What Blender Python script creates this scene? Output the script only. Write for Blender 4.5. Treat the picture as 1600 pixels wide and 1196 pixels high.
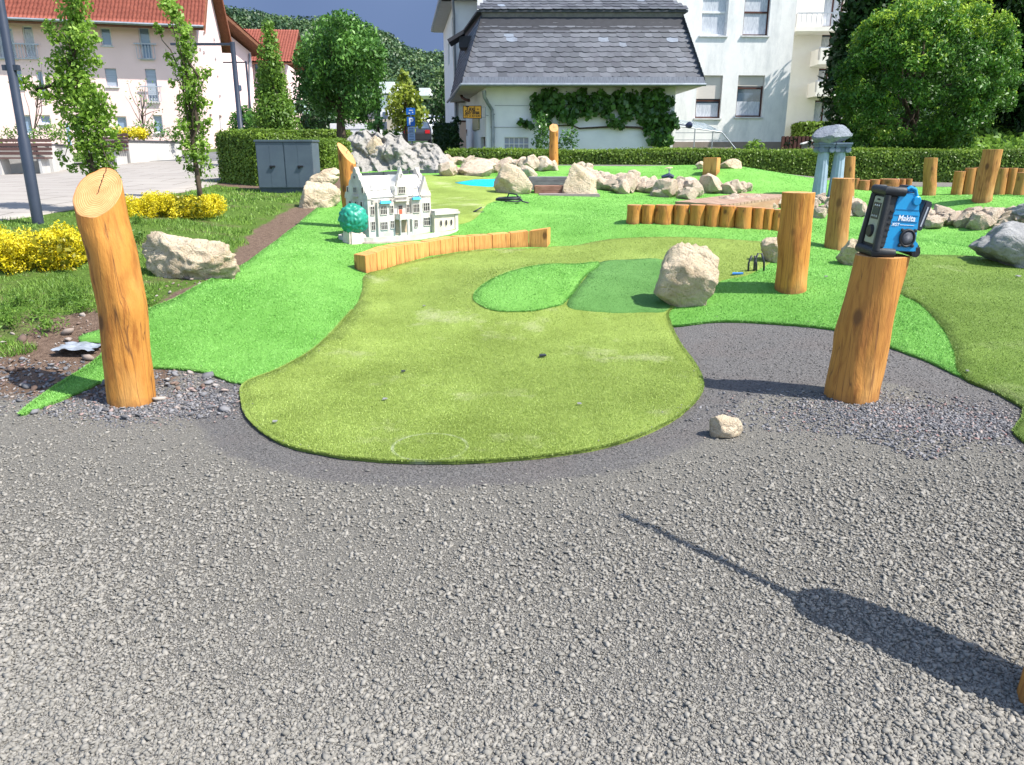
import bpy, math, random, bmesh
import numpy as np
from mathutils import Vector, Matrix, noise, geometry
for o in list(bpy.data.objects): bpy.data.objects.remove(o)
SC = bpy.context.scene
COL = SC.collection
# ------------------------------------------------------------------ camera, sky, sun, exposure
PITCH = math.radians(16.7); F = 1200.0; CX, CY = 800.0, 598.0; CAMH = 1.5
cam = bpy.data.cameras.new('camera'); cam.sensor_width = 36; cam.lens = 27.0
cam.clip_start = 0.05; cam.clip_end = 3000
camo = bpy.data.objects.new('camera', cam); COL.objects.link(camo)
camo.location = (0, 0, CAMH); camo.rotation_euler = (math.pi/2 - PITCH, 0, 0)
SC.camera = camo
SUN_EL = math.radians(54); SDX, SDY = -0.93, 0.37          # direction in which shadows fall
_l = math.hypot(SDX, SDY); SDX /= _l; SDY /= _l
sun = bpy.data.lights.new('sun', 'SUN'); sun.energy = 4.6; sun.angle = math.radians(0.5); sun.color = (1, 0.955, 0.88)
suno = bpy.data.objects.new('sun', sun); COL.objects.link(suno)
suno.rotation_euler = Vector((SDX*math.cos(SUN_EL), SDY*math.cos(SUN_EL), -math.sin(SUN_EL))).to_track_quat('-Z', 'Y').to_euler()
W = bpy.data.worlds.new('World'); SC.world = W; W.use_nodes = True
nt = W.node_tree; nt.nodes.clear()
sky = nt.nodes.new('ShaderNodeTexSky'); sky.sky_type = 'NISHITA'; sky.sun_disc = False
sky.sun_elevation = SUN_EL; sky.sun_rotation = math.atan2(-SDX, -SDY); sky.ozone_density = 1.5
bg = nt.nodes.new('ShaderNodeBackground'); bg.inputs[1].default_value = 0.15
nt.links.new(sky.outputs[0], bg.inputs[0])
# dark rain cloud low over the hills in front (a part of the sky by direction)
tc = nt.nodes.new('ShaderNodeTexCoord'); sx = nt.nodes.new('ShaderNodeSeparateXYZ')
nt.links.new(tc.outputs['Generated'], sx.inputs[0])
m1 = nt.nodes.new('ShaderNodeMapRange'); m1.interpolation_type = 'SMOOTHSTEP'
m1.inputs[1].default_value = 0.16; m1.inputs[2].default_value = 0.42; m1.inputs[3].default_value = 1; m1.inputs[4].default_value = 0
nt.links.new(sx.outputs[2], m1.inputs[0])
m2 = nt.nodes.new('ShaderNodeMapRange'); m2.interpolation_type = 'SMOOTHSTEP'
m2.inputs[1].default_value = -0.2; m2.inputs[2].default_value = 0.5
nt.links.new(sx.outputs[1], m2.inputs[0])
mm = nt.nodes.new('ShaderNodeMath'); mm.operation = 'MULTIPLY'
nt.links.new(m1.outputs[0], mm.inputs[0]); nt.links.new(m2.outputs[0], mm.inputs[1])
nz = nt.nodes.new('ShaderNodeTexNoise'); nz.inputs['Scale'].default_value = 2.2; nz.inputs['Detail'].default_value = 3
nt.links.new(tc.outputs['Generated'], nz.inputs['Vector'])
cr = nt.nodes.new('ShaderNodeValToRGB')
cr.color_ramp.elements[0].position = 0.3; cr.color_ramp.elements[0].color = (0.10, 0.152, 0.285, 1)
cr.color_ramp.elements[1].position = 0.75; cr.color_ramp.elements[1].color = (0.15, 0.215, 0.37, 1)
nt.links.new(nz.outputs[0], cr.inputs[0])
bg2 = nt.nodes.new('ShaderNodeBackground'); bg2.inputs[1].default_value = 0.8
nt.links.new(cr.outputs[0], bg2.inputs[0])
mx = nt.nodes.new('ShaderNodeMixShader'); ow = nt.nodes.new('ShaderNodeOutputWorld')
nt.links.new(mm.outputs[0], mx.inputs[0]); nt.links.new(bg.outputs[0], mx.inputs[1]); nt.links.new(bg2.outputs[0], mx.inputs[2])
nt.links.new(mx.outputs[0], ow.inputs[0])
SC.view_settings.view_transform = 'Standard'; SC.view_settings.look = 'None'
SC.view_settings.exposure = 0.95; SC.view_settings.gamma = 1.0

# ------------------------------------------------------------------ pixel -> ray helpers (photo pixels 1600 x 1196)
CT, ST = math.cos(PITCH), math.sin(PITCH)
def ray(px, py):
    u = (px-CX)/F; v = (CY-py)/F
    return Vector((u, CT+v*ST, -ST+v*CT))
def P(px, py, Y):
    d = ray(px, py); return Vector((0, 0, CAMH)) + d*(Y/d.y)
def PZ(px, py, z):
    d = ray(px, py); return Vector((0, 0, CAMH)) + d*((z-CAMH)/d.z)

# ------------------------------------------------------------------ terrain heights: thin plate spline through surveyed points
CTRL = []
for x in (-7, -4.5, -2.5, 0, 2.5, 5, 8):
    for y in (-6, -2, 1, 3): CTRL.append((x, y, 0))
for x in (-2.6, -1.5, 0, 1.5): CTRL.append((x, 4.3, 0))
for px, py, Y in [
    (30,650,4.3),(200,640,4.55),(160,580,5.2),(385,600,4.97),(225,490,6.3),(300,440,7.3),(400,400,8.8),(470,345,11.5),(530,310,15),
    (620,378,9.9),(560,430,8.3),(700,400,9.2),(855,388,9.9),(1075,485,6.8),(1045,505,6.6),(1097,600,4.97),(1200,505,6.4),(1320,515,6.0),
    (1335,632,4.5),(1239,462,6.9),(1307,395,8.9),(1450,310,15.5),(1537,320,12.5),(1450,430,7.8),(1600,640,4.5),(1500,590,5.05),(1400,545,5.6),
    (1480,400,9.2),(1500,352,12),(1000,376,9.6),(990,352,10.4),(1200,383,9.0),(1210,364,9.7),(1205,412,8.2),(840,488,6.9),(850,430,8.2),
    (640,520,6.4),(1140,320,14),(1140,304,16.5),(1000,298,16),(870,305,14.5),(745,288,16),(715,266,19),(640,256,20),(900,262,19.5),
    (1000,270,18.5),(1150,268,17.6),(1260,288,17.5),(1400,296,18),(1600,292,18),(950,330,12),(650,330,12.4),(620,290,15.5),
    (60,350,9.5),(335,290,17),(400,315,13),(450,300,16),(250,345,9.8),(60,450,6.8),(40,580,5.1),(100,300,14),(240,255,25),(20,271,22),
    (420,350,11.2),(340,480,6.4),(480,460,7.4)]:
    p = P(px, py, Y); CTRL.append((p.x, p.y, p.z))
for x, y, z in [(-9,5,.15),(-12,9,.7),(-16,16,.85),(-22,24,1.0),(-30,40,1.4),(-15,34,1.4),(-6,24,1.15),(0,24,1.1),(8,22,.9),(14,20,.8),(20,18,.7),
                (12,12,.6),(12,8,.35),(9,5,.1),(0,32,1.3),(12,32,1.2),(25,32,1.2),(-8,40,1.7),(-10,58,2.2),(0,60,2.0),(20,60,1.8),(-30,60,2),(-30,10,.8),(30,10,.6),(-25,-6,0),(25,-6,0)]:
    CTRL.append((x, y, z))
CT_ = np.array(CTRL, float)
def _U(r2): return r2*np.log(r2+1e-9)
_n = len(CT_); _K = _U(((CT_[:,None,:2]-CT_[None,:,:2])**2).sum(2)) + np.eye(_n)*0.25
_Pm = np.c_[np.ones(_n), CT_[:,:2]]
_A = np.zeros((_n+3,_n+3)); _A[:_n,:_n] = _K; _A[:_n,_n:] = _Pm; _A[_n:,:_n] = _Pm.T
_w = np.linalg.solve(_A, np.r_[CT_[:,2], 0, 0, 0])
GX = np.arange(-40, 40.01, 0.16); GY = np.arange(-8, 80.01, 0.16)
_g = np.zeros((len(GX), len(GY)))
for j, y in enumerate(GY):
    r2 = (GX[:,None]-CT_[None,:,0])**2 + (y-CT_[None,:,1])**2
    _g[:,j] = _U(r2) @ _w[:_n] + _w[_n] + _w[_n+1]*GX + _w[_n+2]*y
GXX, GYY = np.meshgrid(GX, GY, indexing='ij')
_far = np.clip((GYY-45)/15, 0, 1)*1.0; _far = np.maximum(_far, np.clip((np.abs(GXX)-26)/10, 0, 1))
_far = _far*_far*(3-2*_far)
_base = np.interp(GYY, [-8, 3, 12, 25, 60, 80], [0, 0, .6, 1.1, 2.1, 2.2])
_g = _g*(1-_far) + _base*_far
# the raised bump on the putting green
bp = P(838, 452, 7.5); _g += 0.16*np.exp(-(((GXX-bp.x)/0.75)**2 + ((GYY-bp.y)/0.9)**2)**1.5)
for _px, _py, _Y, _r, _h in ((335,500,6.5,.85,.09),(455,415,8.6,.8,.09),(960,350,10.6,.8,.09),(740,340,12.0,1.0,.10),(1455,383,9.6,.6,.09),(1180,470,7.4,.6,.05),(1170,285,16.2,1.6,.14),(600,470,7.4,.7,-.04),(1480,330,13.0,1.0,.07)):
    _q = P(_px, _py, _Y); _g += _h*np.exp(-((GXX-_q.x)**2+(GYY-_q.y)**2)/_r**2)
_near = np.clip((4.4-GYY)/1.0, 0, 1); _g = _g*(1-_near)
def H(x, y):
    x = np.asarray(x, float); y = np.asarray(y, float)
    fx = np.clip((x-GX[0])/0.16, 0, len(GX)-1.001); fy = np.clip((y-GY[0])/0.16, 0, len(GY)-1.001)
    i = fx.astype(int); j = fy.astype(int); a = fx-i; b = fy-j
    h = _g[i,j]*(1-a)*(1-b) + _g[i+1,j]*a*(1-b) + _g[i,j+1]*(1-a)*b + _g[i+1,j+1]*a*b
    return h
def h1(x, y): return float(H(x, y))
def G(px, py, ymax=40, off=0.0):
    """first point where the ray through a photo pixel meets the terrain"""
    d = ray(px, py); Y = np.arange(1.2, ymax, 0.02)
    X = d.x/d.y*Y; Z = CAMH + d.z/d.y*Y
    k = np.nonzero(Z <= H(X, Y)+off)[0]
    if len(k) == 0:
        gap = Z-H(X, Y); m = (Y > 3); kk = int(np.argmin(np.where(m, gap/Y, 9)))
    else: kk = int(k[0])
    return Vector((X[kk], Y[kk], h1(X[kk], Y[kk])))

# ------------------------------------------------------------------ object helpers
def tag(o, label=None, cat=None, group=None, kind=None):
    if label: o['label'] = label
    if cat: o['category'] = cat
    if group: o['group'] = group
    if kind: o['kind'] = kind
    return o
def thing(name, label, cat, loc=(0,0,0), rotz=0.0, group=None, rot=None):
    o = bpy.data.objects.new(name, None); COL.objects.link(o); o.location = loc
    o.empty_display_size = 0.1
    o.rotation_euler = rot if rot else (0, 0, rotz)
    return tag(o, label, cat, group)
def link(name, me, mat=None, parent=None, loc=(0,0,0), smooth=False):
    if mat is not None and len(me.materials) == 0:
        for m in (mat if isinstance(mat, (list, tuple)) else [mat]): me.materials.append(m)
    o = bpy.data.objects.new(name, me); COL.objects.link(o); o.location = loc
    if parent: o.parent = parent
    if smooth: me.polygons.foreach_set('use_smooth', [True]*len(me.polygons))
    return o
def fastmesh(name, V, Fa, rnd=None, smooth=False):
    """V (n,3), Fa (m,k) int; rnd per face random value written as an attribute"""
    me = bpy.data.meshes.new(name); V = np.ascontiguousarray(V, dtype=np.float32); Fa = np.ascontiguousarray(Fa, dtype=np.int32)
    m, k = Fa.shape
    me.vertices.add(len(V)); me.vertices.foreach_set('co', V.ravel())
    me.loops.add(m*k); me.loops.foreach_set('vertex_index', Fa.ravel())
    me.polygons.add(m); me.polygons.foreach_set('loop_start', np.arange(0, m*k, k, dtype=np.int32))
    if smooth: me.polygons.foreach_set('use_smooth', np.ones(m, dtype=bool))
    if rnd is not None:
        a = me.attributes.new('rnd', 'FLOAT', 'FACE'); a.data.foreach_set('value', np.ascontiguousarray(rnd, dtype=np.float32))
    me.update(calc_edges=True)
    return me
class Frame:
    """a vertical plane: origin, horizontal direction along it, outward normal towards the viewer"""
    def __init__(s, o, d):
        s.o = Vector((o[0], o[1], 0)); s.d = Vector((d[0], d[1], 0)).normalized(); s.n = Vector((s.d.y, -s.d.x, 0))
    def pt(s, a, n, z): return s.o + s.d*a + s.n*n + Vector((0, 0, z))
    def px(s, px, py, n=0.0):
        r = ray(px, py); c = Vector((0, 0, CAMH)); q = s.o + s.n*n
        t = (q-c).dot(s.n)/r.dot(s.n); p = c + r*t
        return (p-s.o).dot(s.d), p.z
class MB:
    def __init__(s): s.v = []; s.f = []; s.mi = []; s.cm = 0
    def add(s, vs, fs):
        b = len(s.v); s.v += [tuple(v) for v in vs]; s.f += [tuple(b+i for i in f) for f in fs]; s.mi += [s.cm]*len(fs); return s
    def box(s, x0, x1, y0, y1, z0, z1, M=None):
        vs = [Vector(p) for p in ((x0,y0,z0),(x1,y0,z0),(x1,y1,z0),(x0,y1,z0),(x0,y0,z1),(x1,y0,z1),(x1,y1,z1),(x0,y1,z1))]
        if M is not None: vs = [M @ v for v in vs]
        return s.add(vs, [(0,3,2,1),(4,5,6,7),(0,1,5,4),(1,2,6,5),(2,3,7,6),(3,0,4,7)])
    def fbox(s, fr, a0, a1, n0, n1, z0, z1):
        vs = [fr.pt(a, n, z) for z in (z0, z1) for a, n in ((a0,n1),(a1,n1),(a1,n0),(a0,n0))]
        return s.add(vs, [(0,3,2,1),(4,5,6,7),(0,1,5,4),(1,2,6,5),(2,3,7,6),(3,0,4,7)])
    def hexa(s, vs): return s.add(vs, [(0,3,2,1),(4,5,6,7),(0,1,5,4),(1,2,6,5),(2,3,7,6),(3,0,4,7)])
    def quad(s, a, b, c, d): return s.add([a, b, c, d], [(0,1,2,3)])
    def prism(s, poly, z0, z1, M=None):
        n = len(poly); vs = [Vector((x, y, z)) for z in (z0, z1) for x, y in poly]
        if M is not None: vs = [M @ v for v in vs]
        return s.add(vs, [tuple(range(n-1,-1,-1)), tuple(range(n, 2*n))] + [(i,(i+1)%n,n+(i+1)%n,n+i) for i in range(n)])
    def tube(s, path, rad, n=8, caps=True):
        path = [Vector(p) for p in path]; m = len(path)
        if not isinstance(rad, (list, tuple)): rad = [rad]*m
        vs = []; up = None
        for i, p in enumerate(path):
            t = (path[min(i+1,m-1)]-path[max(i-1,0)]).normalized()
            if up is None: up = Vector((1,0,0)) if abs(t.x) < 0.8 else Vector((0,1,0))
            a = (up - t*up.dot(t)).normalized(); b = t.cross(a); up = a
            vs += [p + (a*math.cos(2*math.pi*k/n) + b*math.sin(2*math.pi*k/n))*rad[i] for k in range(n)]
        fs = [(i*n+k, i*n+(k+1)%n, (i+1)*n+(k+1)%n, (i+1)*n+k) for i in range(m-1) for k in range(n)]
        if caps: fs += [tuple(range(n-1,-1,-1)), tuple((m-1)*n+k for k in range(n))]
        return s.add(vs, fs)
    def lathe(s, prof, n=16, M=None):
        vs = []; m = len(prof)
        for r, z in prof: vs += [Vector((r*math.cos(2*math.pi*k/n), r*math.sin(2*math.pi*k/n), z)) for k in range(n)]
        if M is not None: vs = [M @ v for v in vs]
        fs = [(i*n+k, i*n+(k+1)%n, (i+1)*n+(k+1)%n, (i+1)*n+k) for i in range(m-1) for k in range(n)]
        fs += [tuple(range(n-1,-1,-1)), tuple((m-1)*n+k for k in range(n))]
        return s.add(vs, fs)
    def build(s, name, mat, parent=None, origin=None, smooth=False, bevel=0, world=False):
        o0 = Vector(origin) if origin is not None else Vector((0,0,0))
        if world and parent is not None: o0 = Vector(parent.location); 
        me = bpy.data.meshes.new(name)
        me.from_pydata([tuple(Vector(v)-o0) for v in s.v], [], s.f)
        for m in (mat if isinstance(mat, (list, tuple)) else [mat]): me.materials.append(m)
        if isinstance(mat, (list, tuple)): me.polygons.foreach_set('material_index', s.mi)
        if bevel:
            bm = bmesh.new(); bm.from_mesh(me)
            bmesh.ops.bevel(bm, geom=bm.edges[:], offset=bevel, segments=2, affect='EDGES', clamp_overlap=True)
            bm.to_mesh(me); bm.free()
        if smooth:
            me.polygons.foreach_set('use_smooth', [True]*len(me.polygons))
            if smooth == 'auto':
                bm = bmesh.new(); bm.from_mesh(me)
                for e in bm.edges:
                    if len(e.link_faces) == 2 and e.calc_face_angle(0) > 0.7: e.smooth = False
                bm.to_mesh(me); bm.free()
        o = bpy.data.objects.new(name, me); COL.objects.link(o)
        if parent is not None: o.parent = parent
        elif origin is not None: o.location = o0
        return o
def text_part(name, body, size, mat, parent, loc, rot, depth=0.001, align='CENTER', shear=0, sx=1, bold=0):
    c = bpy.data.curves.new('t', 'FONT'); c.body = body; c.size = size; c.extrude = depth; c.align_x = align; c.align_y = 'CENTER'; c.shear = shear; c.offset = bold
    t = bpy.data.objects.new('t', c); COL.objects.link(t)
    bpy.context.view_layer.update()
    me = bpy.data.meshes.new_from_object(t.evaluated_get(bpy.context.evaluated_depsgraph_get()))
    bpy.data.objects.remove(t)
    o = link(name, me, mat, parent); o.matrix_local = Matrix.Translation(loc) @ rot @ Matrix.Diagonal((sx, 1, 1, 1))
    me.materials.clear(); me.materials.append(mat)
    return o

# ------------------------------------------------------------------ materials
def lin(c):
    return tuple(((x/255)/12.92 if x/255 <= .04045 else ((x/255+.055)/1.055)**2.4) for x in c)
class NT:
    def __init__(s, name):
        s.m = bpy.data.materials.new(name); s.m.use_nodes = True; s.t = s.m.node_tree; s.t.nodes.clear()
        s.out = s.n('ShaderNodeOutputMaterial'); s.b = s.n('ShaderNodeBsdfPrincipled'); s.l(s.b.outputs[0], s.out.inputs[0])
        s.tc = s.n('ShaderNodeTexCoord')
    def n(s, t, **k):
        x = s.t.nodes.new(t)
        for a, v in k.items(): setattr(x, a, v)
        return x
    def l(s, a, b): s.t.links.new(a, b)
    def mp(s, scale=(1,1,1), src='Object', rot=(0,0,0), loc=(0,0,0)):
        m = s.n('ShaderNodeMapping'); m.inputs['Scale'].default_value = scale; m.inputs['Rotation'].default_value = rot; m.inputs['Location'].default_value = loc
        s.l(s.tc.outputs[src], m.inputs[0]); return m.outputs[0]
    def noise(s, sc, det=4, rough=.55, vec=None, dist=0):
        x = s.n('ShaderNodeTexNoise'); x.inputs['Scale'].default_value = sc; x.inputs['Detail'].default_value = det; x.inputs['Roughness'].default_value = rough; x.inputs['Distortion'].default_value = dist
        s.l(vec if vec is not None else s.tc.outputs['Object'], x.inputs['Vector']); return x.outputs[0]
    def vor(s, sc, feat='F1', vec=None, out=0, rnd=1):
        x = s.n('ShaderNodeTexVoronoi', feature=feat); x.inputs['Scale'].default_value = sc; x.inputs['Randomness'].default_value = rnd
        s.l(vec if vec is not None else s.tc.outputs['Object'], x.inputs['Vector']); return x.outputs[out]
    def ramp(s, fac, stops):
        x = s.n('ShaderNodeValToRGB'); e = x.color_ramp.elements
        while len(e) < len(stops): e.new(.5)
        for i, (p, c) in enumerate(stops):
            e[i].position = p; e[i].color = (c, c, c, 1) if isinstance(c, (int, float)) else (*c, 1)
        s.l(fac, x.inputs[0]); return x.outputs[0]
    def mix(s, fac, a, b, mode='MIX'):
        x = s.n('ShaderNodeMix', data_type='RGBA', blend_type=mode)
        for i, v in ((0, fac), (6, a), (7, b)):
            if hasattr(v, 'links'): s.l(v, x.inputs[i])
            elif isinstance(v, (int, float)): x.inputs[i].default_value = v if i == 0 else (v, v, v, 1)
            else: x.inputs[i].default_value = (*v, 1)
        return x.outputs[2]
    def math(s, op, a, b=0.0, clamp=False):
        x = s.n('ShaderNodeMath', operation=op, use_clamp=clamp)
        for i, v in ((0, a), (1, b)):
            if hasattr(v, 'links'): s.l(v, x.inputs[i])
            else: x.inputs[i].default_value = v
        return x.outputs[0]
    def attr(s, name):
        x = s.n('ShaderNodeAttribute', attribute_name=name); return x
    def bump(s, h, strength=.5, dist=.01, nrm=None):
        x = s.n('ShaderNodeBump'); x.inputs['Strength'].default_value = strength; x.inputs['Distance'].default_value = dist
        s.l(h, x.inputs['Height'])
        if nrm is not None: s.l(nrm, x.inputs['Normal'])
        s.l(x.outputs[0], s.b.inputs['Normal']); return x.outputs[0]
    def col(s, c):
        if hasattr(c, 'links'): s.l(c, s.b.inputs['Base Color'])
        else: s.b.inputs['Base Color'].default_value = (*c, 1)
    def set(s, rough=.7, spec=.3, metal=0, coat=0):
        s.b.inputs['Roughness'].default_value = rough; s.b.inputs['Specular IOR Level'].default_value = spec; s.b.inputs['Metallic'].default_value = metal; s.b.inputs['Coat Weight'].default_value = coat
        return s.m
def simple(name, c1, c2=None, sc=6, rough=.7, spec=.3, bump=0, bsc=40, metal=0, det=4, vscale=(1,1,1), lo=.35, hi=.65, coat=0):
    k = NT(name); c2 = c2 or tuple(x*.8 for x in c1); v = k.mp(vscale)
    k.col(k.ramp(k.noise(sc, det, .6, v), [(lo, c1), (hi, c2)]))
    if bump: k.bump(k.noise(bsc, 4, .6, v), .6, bump)
    return k.set(rough, spec, metal, coat)
def leafmat(name, dark, light, trans=.3, rough=.45, spec=.35, tip=None):
    k = NT(name); a = k.attr('rnd'); big = k.noise(1.1, 2, .5)
    st = [(0, dark), (1, light)] if tip is None else [(0, dark), (.75, light), (1, tip)]
    c = k.ramp(a.outputs['Fac'], st)
    c = k.mix(k.ramp(big, [(.35, 0), (.7, .45)]), c, light)
    k.col(c); k.set(rough, spec)
    tr = k.n('ShaderNodeBsdfTranslucent'); k.l(c, tr.inputs[0])
    ms = k.n('ShaderNodeMixShader'); ms.inputs[0].default_value = trans
    k.l(k.b.outputs[0], ms.inputs[1]); k.l(tr.outputs[0], ms.inputs[2]); k.l(ms.outputs[0], k.out.inputs[0])
    return k.m
# wood of the peeled logs
def wood_mat(name, c_main, c_dark, c_pale, streak=.12):
    k = NT(name); v = k.mp((1,1,streak))
    st = k.noise(26, 5, .6, v, .6); big = k.noise(3.2, 3, .5, k.mp((1,1,.45)))
    info = k.n('ShaderNodeObjectInfo')
    c = k.ramp(st, [(.30, c_dark), (.48, c_main), (.70, tuple(min(1, x*1.15) for x in c_main)), (.8, c_pale)])
    c = k.mix(k.ramp(big, [(.55, 0), (.72, .75)]), c, c_pale)
    c = k.mix(k.ramp(k.noise(5.5, 4, .6, k.mp((1,1,.4), loc=(3,1,2))), [(.32, .75), (.46, 0)]), c, c_dark)
    kn = k.vor(5.2, 'F1', k.mp((1,1,.55))); c = k.mix(k.ramp(kn, [(.10, .9), (.19, 0)]), c, (.10,.04,.014))
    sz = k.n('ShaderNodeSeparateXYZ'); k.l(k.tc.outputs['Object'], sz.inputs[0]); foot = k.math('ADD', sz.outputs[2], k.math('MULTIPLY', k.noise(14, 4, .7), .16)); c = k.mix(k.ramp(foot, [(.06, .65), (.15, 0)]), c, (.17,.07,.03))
    ck = k.noise(9, 2, .4, k.mp((1.6,1.6,.05)))
    c = k.mix(k.ramp(ck, [(.488, 0), (.5, .9), (.512, 0)]), c, (.12,.05,.02))
    c = k.mix(k.ramp(info.outputs['Random'], [(0, .0), (1, .30)]), c, (.36,.17,.06))
    k.col(c)
    h = k.math('ADD', k.math('MULTIPLY', st, .6), k.math('MULTIPLY', k.noise(70, 4, .6, k.mp((1,1,.2))), .5))
    k.bump(h, .9, .010); return k.set(.62, .25)
M = {}
M['log'] = wood_mat('peeled_log_wood', (.49,.215,.042), (.27,.095,.018), (.58,.33,.11))
M['log_right'] = wood_mat('dull_log_wood', (.42,.20,.058), (.24,.10,.028), (.52,.34,.15))
M['log_red'] = wood_mat('reddish_log_wood', (.36,.15,.06), (.20,.07,.03), (.42,.24,.12))
def end_mat(name, c1, c2, crack=True):
    k = NT(name); sp = k.n('ShaderNodeSeparateXYZ'); dv = k.n('ShaderNodeVectorMath', operation='LENGTH')
    m = k.mp((1,1,0)); k.l(m, dv.inputs[0])
    d = k.math('ADD', dv.outputs['Value'], k.math('MULTIPLY', k.noise(9, 3, .5), .035))
    w = k.math('SINE', k.math('MULTIPLY', d, 640.0))
    c = k.ramp(k.math('ADD', k.math('MULTIPLY', w, .25), k.noise(14, 4, .6)), [(.2, c2), (.75, c1)])
    c = k.mix(k.ramp(dv.outputs['Value'], [(.0, .5), (.05, .15), (.09, .0), (.125, .35)]), c, c2)
    if crack:
        k.l(k.tc.outputs['Object'], sp.inputs[0])
        off = k.math('ADD', sp.outputs[0], k.math('MULTIPLY', k.math('SUBTRACT', k.noise(22, 2), .5), .02))
        band = k.math('LESS_THAN', k.math('ABSOLUTE', off), .0028)
        c = k.mix(k.math('MULTIPLY', band, k.math('GREATER_THAN', sp.outputs[1], -.01)), c, (.03,.015,.008))
    k.col(c); k.bump(k.noise(60, 3), .4, .003); return k.set(.7, .2)
M['end'] = end_mat('log_end_grain', (.66,.37,.16), (.40,.19,.07))
M['end_red'] = end_mat('weathered_end_grain', (.50,.26,.13), (.33,.14,.07), False)
M['timber'] = wood_mat('sawn_timber', (.68,.33,.10), (.48,.20,.05), (.74,.46,.20))
M['deck'] = simple('deck_boards', (.40,.275,.20), (.28,.18,.125), 9, .8, .2, .004, 60, vscale=(1,.1,1))
def rock_mat(name, c1, c2, c3, sc=3.0, bump=.03):
    k = NT(name)
    a = k.noise(sc, 6, .65); b = k.noise(sc*4.5, 5, .7); info = k.n('ShaderNodeObjectInfo')
    c = k.ramp(a, [(.3, c2), (.52, c1), (.75, tuple(min(1, x*1.1) for x in c1))])
    c = k.mix(k.ramp(b, [(.52, 0), (.72, .6)]), c, c3)
    pits = k.ramp(k.noise(sc*9, 4, .7), [(.33, .65), (.43, 0)]); c = k.mix(pits, c, tuple(x*.45 for x in c2))
    c = k.mix(k.math('MULTIPLY', info.outputs['Random'], .35), c, c2)
    k.col(c)
    h = k.math('ADD', k.math('MULTIPLY', k.noise(sc*2.5, 8, .75), 1.0), k.math('MULTIPLY', k.ramp(k.vor(sc*1.6, 'DISTANCE_TO_EDGE'), [(0, 0), (.06, 1)]), .10))
    k.bump(h, 1.0, bump); return k.set(.9, .15)
M['rock'] = rock_mat('cream_limestone', (.72,.60,.44), (.47,.36,.235), (.58,.42,.235), 3.4, .09)
M['rock_s'] = rock_mat('pale_rubble', (.70,.59,.465), (.47,.35,.25), (.58,.41,.24), 6, .06)
M['rock_g'] = rock_mat('grey_painted_rock', (.34,.34,.33), (.22,.22,.22), (.42,.41,.40), 3, .05)
M['rock_w'] = rock_mat('grey_rock_wall', (.37,.35,.32), (.25,.24,.22), (.44,.42,.385), 2.4, .07)
M['rock_b'] = rock_mat('blue_grey_capital', (.24,.26,.30), (.14,.16,.19), (.33,.36,.42), 3, .05)
# ================================================================== GROUND
def poly_px(pts, smooth=True, step=0.05):
    """photo outline laid on the terrain; ('w',x,y) are surveyed points"""
    out = []
    for p in pts:
        if p[0] == 'w': out.append((p[1], p[2]))
        else:
            q = G(*p); out.append((q.x, q.y))
    return out
def smooth_poly(pts, sub=5):
    n = len(pts); out = []
    for i in range(n):
        p0, p1, p2, p3 = (np.array(pts[(i+k) % n]) for k in (-1, 0, 1, 2))
        L = np.linalg.norm(p2-p1); m = 1 if L > 4 else sub
        for t in np.arange(m)/m:
            out.append(tuple(.5*((2*p1)+(-p0+p2)*t+(2*p0-5*p1+4*p2-p3)*t*t+(-p0+3*p1-3*p2+p3)*t**3)) if m > 1 else tuple(p1))
    return out
def inside(poly, X, Y):
    poly = np.array(poly); c = np.zeros(X.shape, bool); n = len(poly)
    for i in range(n):
        x1, y1 = poly[i]; x2, y2 = poly[(i+1) % n]
        if y1 == y2: continue
        c ^= ((y1 > Y) != (y2 > Y)) & (X < (x2-x1)*(Y-y1)/(y2-y1)+x1)
    return c
def sdist(poly, X, Y):
    poly = np.array(poly); d = np.full(X.shape, 1e9); n = len(poly)
    for i in range(n):
        a = poly[i]; b = poly[(i+1) % n]; ab = b-a; L = (ab**2).sum()+1e-12
        t = np.clip(((X-a[0])*ab[0]+(Y-a[1])*ab[1])/L, 0, 1)
        d = np.minimum(d, (X-a[0]-t*ab[0])**2+(Y-a[1]-t*ab[1])**2)
    d = np.sqrt(d); return np.where(inside(poly, X, Y), d, -d)
def sm(a, b, x): t = np.clip((x-a)/(b-a), 0, 1); return t*t*(3-2*t)
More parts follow.
